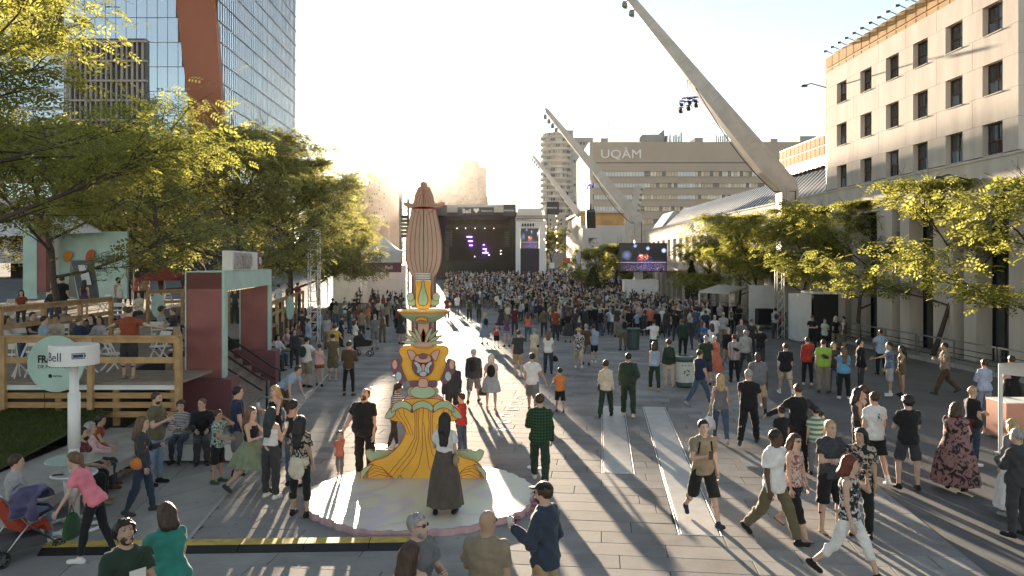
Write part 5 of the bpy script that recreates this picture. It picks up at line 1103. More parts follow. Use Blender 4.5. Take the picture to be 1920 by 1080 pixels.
for k, s in enumerate((-1, 1)):
    board('scroll', ell(s * 21, 566, 9, 7), M_smint, -0.10, -0.06); board('scroll', ell(s * 24, 556, 7, 8), M_smint, -0.11, -0.07)
for k in range(5):
    t = MB(); a = sp(14, 513 + k * 3.0); t.tube([(-a[0], -0.13, a[1]), (a[0], -0.13, a[1])], 0.010, 6); t.build('white_bar', M_chair, SC)
M_splum = mat('sculpture_dusk', (0.45, 0.29, 0.20), 0.6, var=0.15, scale=4)
eg = [(0, 528), (12, 526), (22, 517), (28, 505), (32, 490), (33.5, 470), (33, 450), (29, 425), (24, 402), (20, 390), (0, 388)]
ht = [(0, 392), (20, 391), (34, 387), (38, 380), (30, 381), (19, 381), (17, 368), (12, 357), (10, 352), (5, 351), (6, 346), (3, 342), (0, 341)]
for nm, o_, m in (('upper_body', eg, M_sred), ('hat', ht, M_splum)):
    f_ = board(nm, mirror(o_), m, -0.06, 0.06)
    for rt in (R(90), R(40), R(140)): board('cross_board', [(x * 0.97, y) for x, y in o_], m, -0.03, 0.03, rt, line=0, sm=False)
    for k in (0.25, 0.5, 0.75): stroke([(x * k, y + (460 - y) * (1 - k) * 0.25) for x, y in o_[1:-1]], f_, -0.062, 0.004); stroke([(-x * k, y + (460 - y) * (1 - k) * 0.25) for x, y in o_[1:-1]], f_, -0.062, 0.004)
# scalloped plate
PL = thing('scalloped_plate', 'wide scalloped pastel plate on the pavement under the sculpture', 'platform', (GX(790, 14.15), 14.15, 0.004))
nn = 220; rd = random.Random(5); ph = [rd.uniform(0, 6.28) for _ in range(6)]
def rr_(t): return 2.02 + 0.045 * abs(math.sin(t * 17 + ph[0])) + 0.03 * math.sin(t * 5 + ph[1]) + 0.03 * abs(math.sin(t * 29 + ph[2])) + 0.025 * math.sin(t * 9 + ph[3])
pol = [(rr_(2 * math.pi * i / nn) * math.cos(2 * math.pi * i / nn), rr_(2 * math.pi * i / nn) * math.sin(2 * math.pi * i / nn)) for i in range(nn)]
def pastel():
    m = bpy.data.materials.new('pastel_plate'); m.use_nodes = True; nt = m.node_tree; L = nt.links; b = nt.nodes['Principled BSDF']; b.inputs['Roughness'].default_value = 0.45
    tc = nd(nt, 'ShaderNodeTexCoord'); n = nd(nt, 'ShaderNodeTexNoise'); n.inputs['Scale'].default_value = 0.45; n.inputs['Detail'].default_value = 1.5; n.inputs['Distortion'].default_value = 1.2; L.new(tc.outputs['Object'], n.inputs[0])
    r = nd(nt, 'ShaderNodeValToRGB'); e = r.color_ramp.elements; e[0].position = 0.30; e[0].color = (0.76, 0.73, 0.66, 1); e[1].position = 0.44; e[1].color = (0.70, 0.70, 0.50, 1)
    for p, c in ((0.50, (0.66, 0.56, 0.62)), (0.53, (0.74, 0.68, 0.48)), (0.66, (0.78, 0.75, 0.70))): x = e.new(p); x.color = c + (1,)
    L.new(n.outputs['Fac'], r.inputs[0]); L.new(r.outputs[0], b.inputs['Base Color']); return m
t = MB(); t.prism(pol, 0.0, 0.114, lambda u, q, w: (u, w, q)); t.build('edge', mat('plate_edge_pink', (0.55, 0.36, 0.38), 0.5), PL)
t = MB(); t.v = [(x * 0.995, y * 0.995, 0.118) for x, y in pol]; t.f = [tuple(range(nn))]; t.m = [0]; t.build('painted_top', pastel(), PL)
rd2 = random.Random(3)
for i in range(9):
    a = -0.6 + i * 0.13 + (2.3 if i > 4 else 0); c = Vector((math.cos(a), math.sin(a), 0)); q = c * (2.0); s = Vector((-c.y, c.x, 0))
    t = MB(); t.add([tuple(q + s * 0.09 + Vector((0,0,.03))), tuple(q - s * 0.09 + Vector((0,0,.03))), tuple(q + c * 0.22 + Vector((0,0,.03))), tuple(q + s * 0.09 + Vector((0,0,.07))), tuple(q - s * 0.09 + Vector((0,0,.07))), tuple(q + c * 0.22 + Vector((0,0,.045)))], [(0,2,1), (3,4,5), (0,1,4,3), (1,2,5,4), (2,0,3,5)]); t.build('pointed_tip', mat('tip_plum', (0.36, 0.16, 0.2), 0.5), PL)
# ------------------------------------------------------------------ street things
# cable ramp
CR = thing('cable_ramp', 'long yellow topped rubber cable ramp across the near pavement', 'cable ramp', (-4, 11.75, 0)); M_yel = mat('ramp_yellow', (0.56, 0.40, 0.10), 0.75, var=0.25, scale=8); a, b = Vector((-7.0, 11.62, 0)), Vector((-1.2, 11.85, 0)); d = (b - a).normalized(); nv = Vector((-d.y, d.x, 0))
for k in range(6):
    p, q = a.lerp(b, k / 6) + d * 0.006, a.lerp(b, (k + 1) / 6) - d * 0.006
    def rq(w, z): return [p + nv * w + Vector((0,0,z)), q + nv * w + Vector((0,0,z))]
    pr = [rq(-0.26, 0.0), rq(-0.24, 0.015), rq(-0.13, 0.075), rq(0.13, 0.075), rq(0.24, 0.015), rq(0.26, 0.0)]
    t = MB(); t.v = [tuple(x) for r in pr for x in r]; t.f = [(2*i, 2*i+1, 2*i+3, 2*i+2)[::-1] for i in range(5)] + [(0,2,4,6,8,10)[::-1], (1,3,5,7,9,11)]; t.m = [0] * len(t.f); s = part(CR, t, 'ramp_section', M_black)
    t = MB(); pr = [rq(-0.12, 0.077), rq(0.12, 0.077), rq(0.12, 0.084), rq(-0.12, 0.084)]; t.v = [tuple(x) for r in pr for x in r]; t.f = [(0,2,3,1), (4,6,7,5)[::-1][::-1], (0,1,7,6), (2,4,5,3), (0,6,4,2), (1,3,5,7)]; t.m = [0] * 6; part(CR, t, 'yellow_lid', M_yel)
# charging post with round tables
cx, cy = GX(139, 12.6), 12.6
CP = thing('charging_post', 'white phone charging post with a round Bell drum on top', 'charging post', (cx, cy, 0)); M_navy = mat('navy_print', (0.03, 0.04, 0.12), 0.5, var=0)
MB().tube([(0,0,0), (0,0,1.75), (0,0,2.72)], [0.085, 0.08, 0.065], 16).build('pole', M_chair, CP, True); MB().lathe([(0.09, 1.3), (0.094, 1.3), (0.094, 2.2), (0.09, 2.2)], 16).build('sleeve', M_chair, CP, True)
dr = MB().lathe([(0, 2.66), (0.37, 2.66), (0.37, 2.97), (0.36, 2.985), (0, 2.985)], 40).build('drum', M_chair, CP, False)
def curved_text(s, size, z, th0, m, parent, r=0.372, sx=1.0):
    o = text_mesh('lettering', s, size, Matrix.Identity(4), m, parent, 0.002, sx=sx)
    for v in o.data.vertices:
        th = th0 + v.co.x / r; rr = r + v.co.z; v.co = (rr * math.sin(th), -rr * math.cos(th), z + v.co.y)
curved_text('Bell', 0.20, 2.745, -0.76, M_navy, dr)
t = MB()
for (u0, u1, w0, w1) in ((0, 0.19, 0, 0.012), (0, 0.19, 0.078, 0.09), (0, 0.012, 0.012, 0.078), (0.178, 0.19, 0.012, 0.078), (0.02, 0.165, 0.02, 0.07), (0.19, 0.205, 0.03, 0.06)):
    n = 6; 
    for i in range(n):
        th0, th1 = [(0.42 + (u0 + (u1 - u0) * j / n) / 0.372) for j in (i, i + 1)]; t.add([(0.3735 * math.sin(th), -0.3735 * math.cos(th), 2.78 + w) for th, w in ((th0, w0), (th1, w0), (th1, w1), (th0, w1))], [(0,1,2,3)])
t.build('battery_symbol', M_navy, dr)
M_tglass2 = mat('table_glass', (0.30, 0.38, 0.36), 0.05, var=0, spec=0.9)
MB().lathe([(0, 1.10), (0.42, 1.10), (0.425, 1.11), (0.42, 1.12), (0, 1.12)], 36).build('glass_top', M_tglass2, CP, False); MB().lathe([(0, 0.86), (0.34, 0.86), (0.35, 0.88), (0.34, 0.90), (0, 0.90)], 36).build('shelf', M_chair, CP); MB().lathe([(0.085, 0.5), (0.14, 0.55), (0.17, 0.86), (0.085, 0.86)], 20).build('bracket', M_chair, CP, True)
MB().tube([(0.46 * math.cos(i * math.pi / 18), 0.46 * math.sin(i * math.pi / 18), 0.03) for i in range(37)], 0.03, 8, 0, False).build('foot_ring', M_chair, CP, True)
for k in range(3): a_ = k * 2.094 + 0.4; MB().bar((0.07 * math.cos(a_), 0.07 * math.sin(a_), 0.05), (0.45 * math.cos(a_), 0.45 * math.sin(a_), 0.03), 0.05).build('foot_spoke', M_chair, CP)
for i, (x, y, lab) in enumerate(((-0.16, -0.18, 'dark phone lying on the charging post shelf'), (0.2, -0.18, 'second phone on the shelf near the woman in pink'))):
    t = MB(); t.box(-0.075, 0.075, -0.037, 0.037, 0, 0.009); o = t.build('phone', M_black, None, loc=(cx + x, cy + y, 0.902), rz=0.4 + i); tag(o, lab, 'phone')
# stroller with jacket
STR = empty('stroller', (GX(35, 11.35), 11.35, 0), R(-28)); tag(STR, 'red baby stroller with black frame and basket in the near left corner', 'stroller'); M_sred2 = mat('stroller_red', (0.42, 0.06, 0.03), 0.75, var=0.12, scale=8); M_grm = mat('mesh_grey', (0.10, 0.10, 0.11), 0.8)
for s in (-1, 1):
    t = MB(); t.tube([(s * 0.24, 0.42, 0.12), (s * 0.24, -0.05, 0.55), (s * 0.24, -0.35, 0.98), (s * 0.22, -0.42, 1.06)], 0.014, 8); t.tube([(s * 0.24, -0.38, 0.10), (s * 0.24, 0.0, 0.50), (s * 0.24, 0.25, 0.58)], 0.014, 8); t.build('frame_side', M_steel, STR, True)
    for y, r, nm in ((0.44, 0.085, 'front_wheel'), (-0.38, 0.115, 'rear_wheel')):
        for q in (-0.03, 0.03):
            t = MB(); n = 20; w = MB(); w.tube([(s * 0.26 + q, y + r * 0.86 * math.cos(i * math.pi / 10), r + r * 0.86 * math.sin(i * math.pi / 10)) for i in range(21)], r * 0.14, 6, 0, False); ww = w.build(nm, M_black, STR, True)
            h = MB(); h.tube([(s * 0.26 + q - 0.012, y, r), (s * 0.26 + q + 0.012, y, r)], r * 0.3, 10)
            for k in range(5): a_ = k * 1.2566; h.bar((s * 0.26 + q, y, r), (s * 0.26 + q, y + r * 0.8 * math.cos(a_), r + r * 0.8 * math.sin(a_)), 0.014)
            h.build('hub', M_grm, ww)
MB().tube([(-0.22, -0.42, 1.06), (0, -0.45, 1.09), (0.22, -0.42, 1.06)], 0.02, 8).build('handle', M_black, STR, True)
t = MB(); pr = [(0.38, 0.32), (0.30, 0.50), (0.02, 0.47), (-0.30, 0.95), (-0.34, 0.93), (-0.06, 0.40), (0.26, 0.43), (0.34, 0.30)]; n = len(pr); t.prism([(y, z) for y, z in pr], -0.19, 0.19, lambda u, q, w: (q, u, w)); t.build('seat', M_sred2, STR)
for s in (-1, 1): t = MB(); t.prism([(0.25, 0.50), (0.02, 0.47), (-0.25, 0.86), (-0.05, 0.72), (0.18, 0.62)], s * 0.195, s * 0.21, lambda u, q, w: (q, u, w)); t.build('side_panel', M_sred2, STR)
t = MB(); t.tube([(-0.23, 0.16, 0.60), (-0.22, 0.36, 0.64), (0, 0.42, 0.65), (0.22, 0.36, 0.64), (0.23, 0.16, 0.60)], 0.022, 8); t.build('bumper_bar', M_black, STR, True)
t = MB(); t.prism([(0.30, 0.14), (-0.34, 0.16), (-0.38, 0.34), (-0.30, 0.34), (0.28, 0.28)], -0.21, 0.21, lambda u, q, w: (q, u, w)); t.build('basket', M_grm, STR)
bt = MB(); bt.lathe([(0, 0), (0.033, 0.002), (0.035, 0.12), (0.02, 0.15), (0.018, 0.18), (0, 0.185)], 14); o = bt.build('baby_bottle', mat('bottle_plastic', (0.7, 0.72, 0.74), 0.25, var=0), None, True, Vector(STR.location) + Vector((-0.17, 0.42, 0.665))); tag(o, 'clear baby bottle standing on the stroller bar', 'bottle')
def puffy():
    t = MB(); n = 26; m = 13; 
    for j in range(m):
        for i in range(n):
            u = i / (n - 1); w = j / (m - 1); x = (u - 0.5) * 0.56 * (1 - 0.25 * w); roll = 0.028 * abs(math.sin(w * 7 * math.pi)); th = (w - 0.28) * 3.0
            y = -0.10 * math.sin(min(max(th, -1.2), 1.2)) + roll * (1 if w > .28 else -1) * -1 + 0.04 * math.sin(u * 9 + w * 4); z = 0.06 - (abs(w - 0.28) * 0.62) + 0.025 * math.sin(u * 7 + j); t.v.append((x + 0.02 * math.sin(w * 9), y - roll, z))
    t.f = [(j * n + i, j * n + i + 1, (j + 1) * n + i + 1, (j + 1) * n + i) for j in range(m - 1) for i in range(n - 1)]; t.m = [0] * len(t.f); return t
o = puffy().build('puffer_jacket', mat('jacket_indigo', (0.055, 0.045, 0.13), 0.45, var=0.2, scale=8, sheen=0.3), None, True, Vector(STR.location) + Vector((-0.02, -0.2, 1.02)) + Vector((0.33, 0, 0.02)), R(-10)); sm = o.modifiers.new('thick', 'SOLIDIFY'); sm.thickness = 0.03; tag(o, 'quilted indigo jacket hung over the stroller handle', 'jacket')
# recycling bins
M_bin = mat('bin_green', (0.06, 0.10, 0.095), 0.5, var=0.08); M_wrap = mat('bin_wrap', (0.55, 0.54, 0.50), 0.6, var=0.08, scale=6); M_rec = mat('recycling_green', (0.05, 0.22, 0.07), 0.5, var=0)
def bin_(px, py, lab, wrap, rz=0.0):
    p = G(px, py); T = thing('waste_bin', lab, 'bin', p, 'round waste bins'); T.rotation_euler = (0, 0, rz); MB().lathe([(0, 0.02), (0.27, 0.02), (0.31, 0.08), (0.33, 0.95), (0, 0.95)], 24).build('body', M_bin, T, False)
    MB().lathe([(0.34, 0.93), (0.38, 0.95), (0.385, 1.02), (0.36, 1.06), (0.22, 1.09), (0.2, 1.06), (0.2, 1.02), (0, 1.02)], 28).build('lid', M_bin, T, True)
    if wrap:
        w = MB().lathe([(0.30, 0.20), (0.325, 0.2), (0.343, 0.90), (0.32, 0.90)], 28).build('wrap', M_wrap, T)
        for k in range(3):                                        # three chasing arrows
            a0 = k * 2.094; pts = [(0.10 * math.cos(a0 + 1.57), 0.10 * math.sin(a0 + 1.57)), (0.10 * math.cos(a0 + 0.2), 0.10 * math.sin(a0 + 0.2))]; t = MB(); 
            A_, B_ = Vector(pts[0]), Vector(pts[1]); dd_ = (B_ - A_).normalized(); nn_ = Vector((-dd_.y, dd_.x)); q = [A_ + nn_ * .022, A_ - nn_ * .022, B_ - dd_ * .05 - nn_ * .022, B_ - dd_ * .05 - nn_ * .05, B_, B_ - dd_ * .05 + nn_ * .05, B_ - dd_ * .05 + nn_ * .022]
            t.v = [(0.349 * math.sin(u.x / 0.349), -0.349 * math.cos(u.x / 0.349), 0.55 + u.y) for u in q]; t.f = [tuple(range(7))]; t.m = [0]; t.build('arrow', M_rec, w)
        for k in range(4): MB().lathe([(0, 0), (0.035, 0), (0.035, 0.003), (0, 0.003)], 12).build('icon', mat('icon_grey', (0.3, 0.32, 0.3), 0.5, var=0), w)
        for k, o in enumerate([c for c in w.children if c.name.startswith('icon')]): x = -0.15 + k * 0.1; o.rotation_euler = (R(90), 0, x / 0.345); o.location = (0.346 * math.sin(x / .345), -0.346 * math.cos(x / .345), 0.80)
    return T
bin_(1284, 726, 'green lidded bin wrapped in white with a recycling symbol', True); bin_(1187, 655, 'dark green waste bin farther up the plaza', False)
# crowd barriers
def barrier(a, b, lab, group='steel crowd barriers'):
    a, b = Vector(a), Vector(b); T = thing('crowd_barrier', lab, 'barrier', a, group); d = b - a; L_ = d.length; u = d.normalized(); t = MB(); z = Vector((0,0,1)); dz = b.z - a.z
    t.tube([z * 0.15, z * 1.05, z * 1.1 + u * 0.06, z * 1.1 + u * (L_ - 0.06), z * 1.05 + u * L_, z * 0.15 + u * L_, z * 0.15], 0.022, 6, 0, False); t.build('frame', M_steel, T, True)
    for k in range(1, 14): t = MB(); p = u * (L_ * k / 14); t.tube([p + z * 0.15, p + z * 1.1], 0.009, 4, 0, False); t.build('bar', M_steel, T)
    n = Vector((-u.y, u.x, 0))
    for s in (0.12, 0.88): t = MB(); p = u * (L_ * s); t.bar(p - n * 0.25 + z * 0.02, p + n * 0.25 + z * 0.02, 0.05, 0.02); t.bar(p + z * 0.02, p + z * 0.15, 0.03); t.build('foot', M_steel, T)
bpts = [G(1122, 608), G(1098, 594), G(1078, 583), G(1064, 575), G(1053, 568)]
for i in range(4): barrier(bpts[i], bpts[i].lerp(bpts[i + 1], 0.97), ['nearest', 'second nearest', 'second farthest', 'farthest'][i] + ' steel barrier of the row beside the crowd')
# museum railing
for i in range(8):
    y0 = 24 + i * 5.6; y1 = y0 + 5.5; A_ = Vector((museum_x(y0, -1.66), y0, 0.13)); B_ = Vector((museum_x(y1, -1.66), y1, 0.13)); T = thing('steel_railing', 'galvanized railing section on the museum kerb, %s from the near end' % ['first', 'second', 'third', 'fourth', 'fifth', 'sixth', 'seventh', 'eighth'][i], 'railing', A_, 'museum kerb railing'); z = Vector((0,0,1))
    t = MB(); t.bar(A_ + z * 0.95, B_ + z * 0.95, 0.06, 0.06); part(T, t, 'top_rail', M_lamp)
    for h in (0.2, 0.42, 0.64): t = MB(); t.bar(A_ + z * h, B_ + z * h, 0.03, 0.03); part(T, t, 'rail', M_dkmetal)
    for k in range(3): t = MB(); p = A_.lerp(B_, k / 2.0 * 0.98 + 0.005); t.bar(p, p + z * 0.92, 0.07, 0.05); part(T, t, 'post', M_lamp)
# flat stall canopy and white panels near the mast
SL = thing('food_stall', 'flat white canopy stall in front of the museum trees', 'stall', (GX(1355, 58), 58, 0)); t = MB(); q = [P(1311, 549, 55), P(1368, 552, 55), P(1400, 541, 60), P(1350, 535, 63)]; t.add([tuple(p) for p in q] + [(p.x, p.y, p.z + 0.12) for p in q], [(3,2,1,0), (4,5,6,7), (0,1,5,4), (1,2,6,5), (2,3,7,6), (3,0,4,7)]); part(SL, t, 'canopy', M_canvas)
for p in q: t = MB(); t.tube([(p.x, p.y, 0), (p.x, p.y, p.z)], 0.05, 6); part(SL, t, 'post', M_chair)
t = MB(); a = G(1350, 605); t.box(GX(1340, 58), GX(1390, 58), 58.5, 59, 0, 1.05); part(SL, t, 'counter', M_dkmetal)
WP = thing('partition_screen', 'plain white partition wall left of the big mast column', 'partition', (GX(1430, 52), 52, 0)); t = MB(); t.box(GX(1405, 52), GX(1452, 52), 52, 52.15, 0, 2.85); part(WP, t, 'panel', M_white); t = MB(); t.box(GX(1422, 51), GX(1450, 51), 51, 51.7, 0.25, 1.3); part(WP, t, 'black_case', M_black)
TR = thing('ground_truss', 'short silver truss column beside the big mast', 'truss', (GX(1462, 44.5), 44.5, 0)); t = MB()
for sx in (-.2, .2):
    for sy in (-.2, .2): t.bar((sx, sy, 0), (sx, sy, 4.0), 0.05)
for k in range(8): t.bar((-.2, -.2, k * .5), (.2, -.2, k * .5 + .5), 0.03); t.bar((.2, -.2, k * .5), (.2, .2, k * .5 + .5), 0.03)
t.build('lattice', M_steel, TR)
WB2 = thing('mast_cladding', 'tall white cladding box at the foot of the big mast', 'cladding', (GX(1500, 41), 41, 0)); t = MB(); t.box(GX(1495, 42.8), GX(1520, 42.8), 42.7, 44.2, 0, 2.6); part(WB2, t, 'panel', M_white)
BT = thing('dark_stall', 'low black draped booth behind the bystanders near the museum', 'booth', (GX(1548, 43.5), 43.5, 0)); t = MB(); t.box(GX(1525, 43), GX(1572, 43), 43, 44.6, 0.1, 2.6); part(BT, t, 'drape', M_black); t = MB(); t.box(GX(1523, 43), GX(1575, 43), 42.9, 44.7, 2.6, 2.75); part(BT, t, 'roof', M_white)
# market tent corner at the right edge
KT = thing('market_tent', 'white canopy corner post with pink table at the right edge', 'tent', (GX(1879, 17.6), 17.6, 0)); p0 = G(1876, 850); zt = P(0, 682, p0.y).z; t = MB(); t.tube([(p0.x, p0.y, 0), (p0.x, p0.y, zt)], 0.045, 8); part(KT, t, 'post', M_chair); t = MB(); t.box(p0.x - .09, p0.x + .09, p0.y - .09, p0.y + .09, 0, 0.03); part(KT, t, 'foot', M_chair)
t = MB(); n = 12; 
for i in range(n): u = i / (n - 1) * 3.0; t.v += [(p0.x - 0.03 + u, p0.y - 0.03, zt + 0.02), (p0.x - 0.03 + u, p0.y - 0.05 - 0.03 * (i % 2), zt - 0.22 - 0.07 * math.sin(u * 2.2))]
t.f = [(2*i, 2*i+1, 2*i+3, 2*i+2) for i in range(n - 1)]; t.m = [0] * (n - 1); part(KT, t, 'valance', M_canvas)
t = MB(); t.add([(p0.x - .03, p0.y - .03, zt + .02), (p0.x + 3, p0.y - .03, zt + .02), (p0.x + 3, p0.y - 1.6, zt + .3), (p0.x + 0.5, p0.y - 1.6, zt + .3)], [(0,1,2,3)]); part(KT, t, 'roof', M_canvas)
PT_ = thing('pink_table', 'table with a salmon pink cloth under the right canopy', 'table', (p0.x + 1.35, p0.y + 1.6, 0)); t = MB(); t.box(-0.45, 1.4, -0.4, 0.4, 0.05, 0.9); t.build('cloth', mat('salmon_cloth', (0.55, 0.27, 0.20), 0.8, var=0.05), PT_); t = MB(); t.box(-0.46, 1.41, -0.41, 0.41, 0.902, 0.93); t.build('top', M_white, PT_)
# small far things
for px, py, Y, w, h, m, nm, lab in ((1035, 498, 110, 9, 11, M_white, 'cooler_box', 'white box on legs behind the crowd near the side screen'), (1068, 500, 110, 7, 12, M_white, 'info_panel', 'white panel behind the crowd in the far street'), (1062, 488, 118, 15, 9, mat('sign_orange', (0.55, 0.16, 0.05), 0.6), 'road_barrier', 'orange and white road barrier at the far street'), (1095, 501, 112, 8, 9, M_white, 'notice_board', 'small white notice board behind the far crowd')):
    o = thing(nm, lab, 'street furniture', (GX(px, Y), Y, gz(Y))); t = MB(); pbox(t, px - w / 2, px + w / 2, py - h / 2, py + h / 2, Y, 0.3); part(o, t, 'panel', m)
    for s in (-1, 1): t = MB(); x = GX(px + s * w * .35, Y); t.bar((x, Y + .1, gz(Y)), (x, Y + .1, P(0, py + h / 2, Y).z), 0.08); part(o, t, 'leg', M_dkmetal)
FF = thing('feather_flag', 'curved pale blue feather flag in the far street', 'flag', (GX(1080, 108), 108, gz(108))); t = MB(); q = [P(x, y, 108) for x, y in ((1082, 500), (1086, 500), (1089, 478), (1088, 466), (1083, 472), (1081, 485))]; t.add([tuple(p) for p in q] + [(p.x, p.y + .04, p.z) for p in q], [tuple(range(6)), tuple(reversed(range(6, 12)))] + [(i, i + 6, (i + 1) % 6 + 6, (i + 1) % 6) for i in range(6)]); part(FF, t, 'cloth', mat('flag_blue', (0.35, 0.42, 0.62), 0.7)); t = MB(); t.tube([P(1082, 500, 108), Vector((GX(1082, 108), 108, gz(108)))], 0.04, 6); part(FF, t, 'pole', M_chair)
TL = thing('traffic_light', 'red traffic light over the far street', 'traffic light', (GX(1104, 115), 115, gz(115))); t = MB(); t.tube([Vector((GX(1106, 115), 115, gz(115))), P(1106, 474, 115)], 0.06, 6); part(TL, t, 'pole', M_dkmetal)
for x, y in ((1103, 477), (1105, 481)): t = MB(); pbox(t, x - 1.5, x + 1.5, y - 2.2, y + 2.2, 114.7, 0.3); h = part(TL, t, 'housing', M_black); t = MB(); t.lathe([(0, -.09), (0.1, 0), (0, .09)], 8, 0, P(x, y, 114.65)); part(TL, t, 'red_lamp', mat('signal_red', (0.6, 0.02, 0.01), 0.3, var=0, emit=(1, 0.05, 0.02), estr=2.2))
# ------------------------------------------------------------------ people: each body one continuous surface, clothes and hair fitted over it
def V3(*a): return np.array(a, dtype=np.float32)
class Field:
    def __init__(s, lo, hi, res):
        s.res = res; s.lo = np.array(lo, np.float32) - 2.5 * res; n = np.ceil((np.array(hi) + 2.5 * res - s.lo) / res).astype(int) + 1
        s.n = n; s.d = np.full(n, 0.6, np.float32); s.ax = [s.lo[i] + res * np.arange(n[i], dtype=np.float32) for i in range(3)]
    def sub(s, lo, hi):
        a = np.maximum(0, np.floor((np.array(lo) - s.lo) / s.res).astype(int)); b = np.minimum(s.n, np.ceil((np.array(hi) - s.lo) / s.res).astype(int) + 1)
        if (b <= a).any(): return None, None
        sl = tuple(slice(a[i], b[i]) for i in range(3)); X = s.ax[0][sl[0]][:, None, None]; Y = s.ax[1][sl[1]][None, :, None]; Z = s.ax[2][sl[2]][None, None, :]
        return sl, (X, Y, Z)
    def add(s, fn, lo, hi, k=0.02, pad=0.06):
        sl, g = s.sub(np.array(lo) - pad, np.array(hi) + pad)
        if sl is None: return
        d = fn(*g); o = s.d[sl]
        if k > 0:
            h = np.clip(0.5 + 0.5 * (o - d) / k, 0, 1); s.d[sl] = o * (1 - h) + d * h - k * h * (1 - h)
        else: s.d[sl] = np.minimum(o, d)
    def cap(s, a, b, ra, rb, k=0.02):
        a, b = np.array(a, np.float32), np.array(b, np.float32); ba = b - a; L = float(ba @ ba) + 1e-9; r = max(ra, rb)
        def fn(X, Y, Z):
            t = np.clip(((X - a[0]) * ba[0] + (Y - a[1]) * ba[1] + (Z - a[2]) * ba[2]) / L, 0, 1)
            return np.sqrt((X - a[0] - t * ba[0]) ** 2 + (Y - a[1] - t * ba[1]) ** 2 + (Z - a[2] - t * ba[2]) ** 2) - (ra + (rb - ra) * t)
        s.add(fn, np.minimum(a, b) - r, np.maximum(a, b) + r, k)
    def ell(s, c, r, M=None, k=0.02):
        c = np.array(c, np.float32); r = np.array(r, np.float32); M = np.eye(3, dtype=np.float32) if M is None else np.array(M, np.float32); m = r.max()
        def fn(X, Y, Z):
            p = [(X - c[0]) * M[0][i] + (Y - c[1]) * M[1][i] + (Z - c[2]) * M[2][i] for i in range(3)]       # columns of M are the axes
            return (np.sqrt((p[0] / r[0]) ** 2 + (p[1] / r[1]) ** 2 + (p[2] / r[2]) ** 2) - 1) * r.min()
        s.add(fn, c - m, c + m, k)
    def cut(s, fn):                                             # keep where fn < 0
        X, Y, Z = s.ax[0][:, None, None], s.ax[1][None, :, None], s.ax[2][None, None, :]; s.d = np.maximum(s.d, fn(X, Y, Z).astype(np.float32))
    def wrinkle(s, amp, seed):
        X, Y, Z = s.ax[0][:, None, None], s.ax[1][None, :, None], s.ax[2][None, None, :]; r = random.Random(seed); p = [r.uniform(0, 6) for _ in range(6)]
        s.d = s.d + amp * (np.sin(X * 31 + Z * 22 + p[0] + 1.5 * np.sin(Y * 17 + p[3])) + np.sin(Y * 37 - Z * 29 + p[1] + 1.3 * np.sin(X * 15 + p[4])) + 0.8 * np.sin(Z * 52 + X * 14 + Y * 19 + p[2])).astype(np.float32)
    def mesh(s):
        d = s.d; d[0], d[-1] = 1, 1; d[:, 0], d[:, -1] = 1, 1; d[:, :, 0], d[:, :, -1] = 1, 1
        S = d < 0; c = np.zeros(tuple(np.array(d.shape) - 1), np.int8); sl = (slice(None, -1), slice(1, None))
        for i in (0, 1):
            for j in (0, 1):
                for k in (0, 1): c += S[sl[i], sl[j], sl[k]]
        I = np.argwhere((c > 0) & (c < 8)); n = len(I)
        if n == 0: return np.zeros((0, 3)), np.zeros((0, 4), int)
        idx = np.full(c.shape, -1, np.int32); idx[I[:, 0], I[:, 1], I[:, 2]] = np.arange(n)
        co = [(i, j, k) for i in (0, 1) for j in (0, 1) for k in (0, 1)]; val = {q: d[I[:, 0] + q[0], I[:, 1] + q[1], I[:, 2] + q[2]] for q in co}
        acc = np.zeros((n, 3), np.float32); cnt = np.zeros(n, np.float32)
        for q in co:
            for ax in range(3):
                if q[ax]: continue
                w = list(q); w[ax] = 1; w = tuple(w); a, b = val[q], val[w]; m = (a < 0) != (b < 0); t = np.where(m, a / np.where(m, a - b, 1), 0)
                p = np.tile(np.array(q, np.float32), (n, 1)); p[:, ax] = t; acc[m] += p[m]; cnt[m] += 1
        Vv = s.lo + s.res * (I + acc / cnt[:, None]); Q = []
        for ax in range(3):
            u, w = (ax + 1) % 3, (ax + 2) % 3; s0 = [slice(None)] * 3; s1 = [slice(None)] * 3; s0[ax] = slice(None, -1); s1[ax] = slice(1, None)
            A, B = S[tuple(s0)], S[tuple(s1)]; E = np.argwhere(A != B); ins = A[E[:, 0], E[:, 1], E[:, 2]]
            def at(du, dw):
                F_ = E.copy(); F_[:, u] += du; F_[:, w] += dw; return idx[F_[:, 0], F_[:, 1], F_[:, 2]]
            q = np.stack([at(-1, -1), at(0, -1), at(0, 0), at(-1, 0)], 1); q[~ins] = q[~ins][:, ::-1]; Q.append(q)
        return Vv, np.concatenate(Q)
def rotx(v, a): c, s = math.cos(a), math.sin(a); return np.array([v[0], c * v[1] - s * v[2], s * v[1] + c * v[2]], np.float32)
def unit(v): return v / (np.linalg.norm(v) + 1e-9)
SKIN = {'light': (0.56, 0.37, 0.28), 'tan': (0.44, 0.28, 0.19), 'brown': (0.25, 0.14, 0.09), 'dark': (0.11, 0.06, 0.042)}
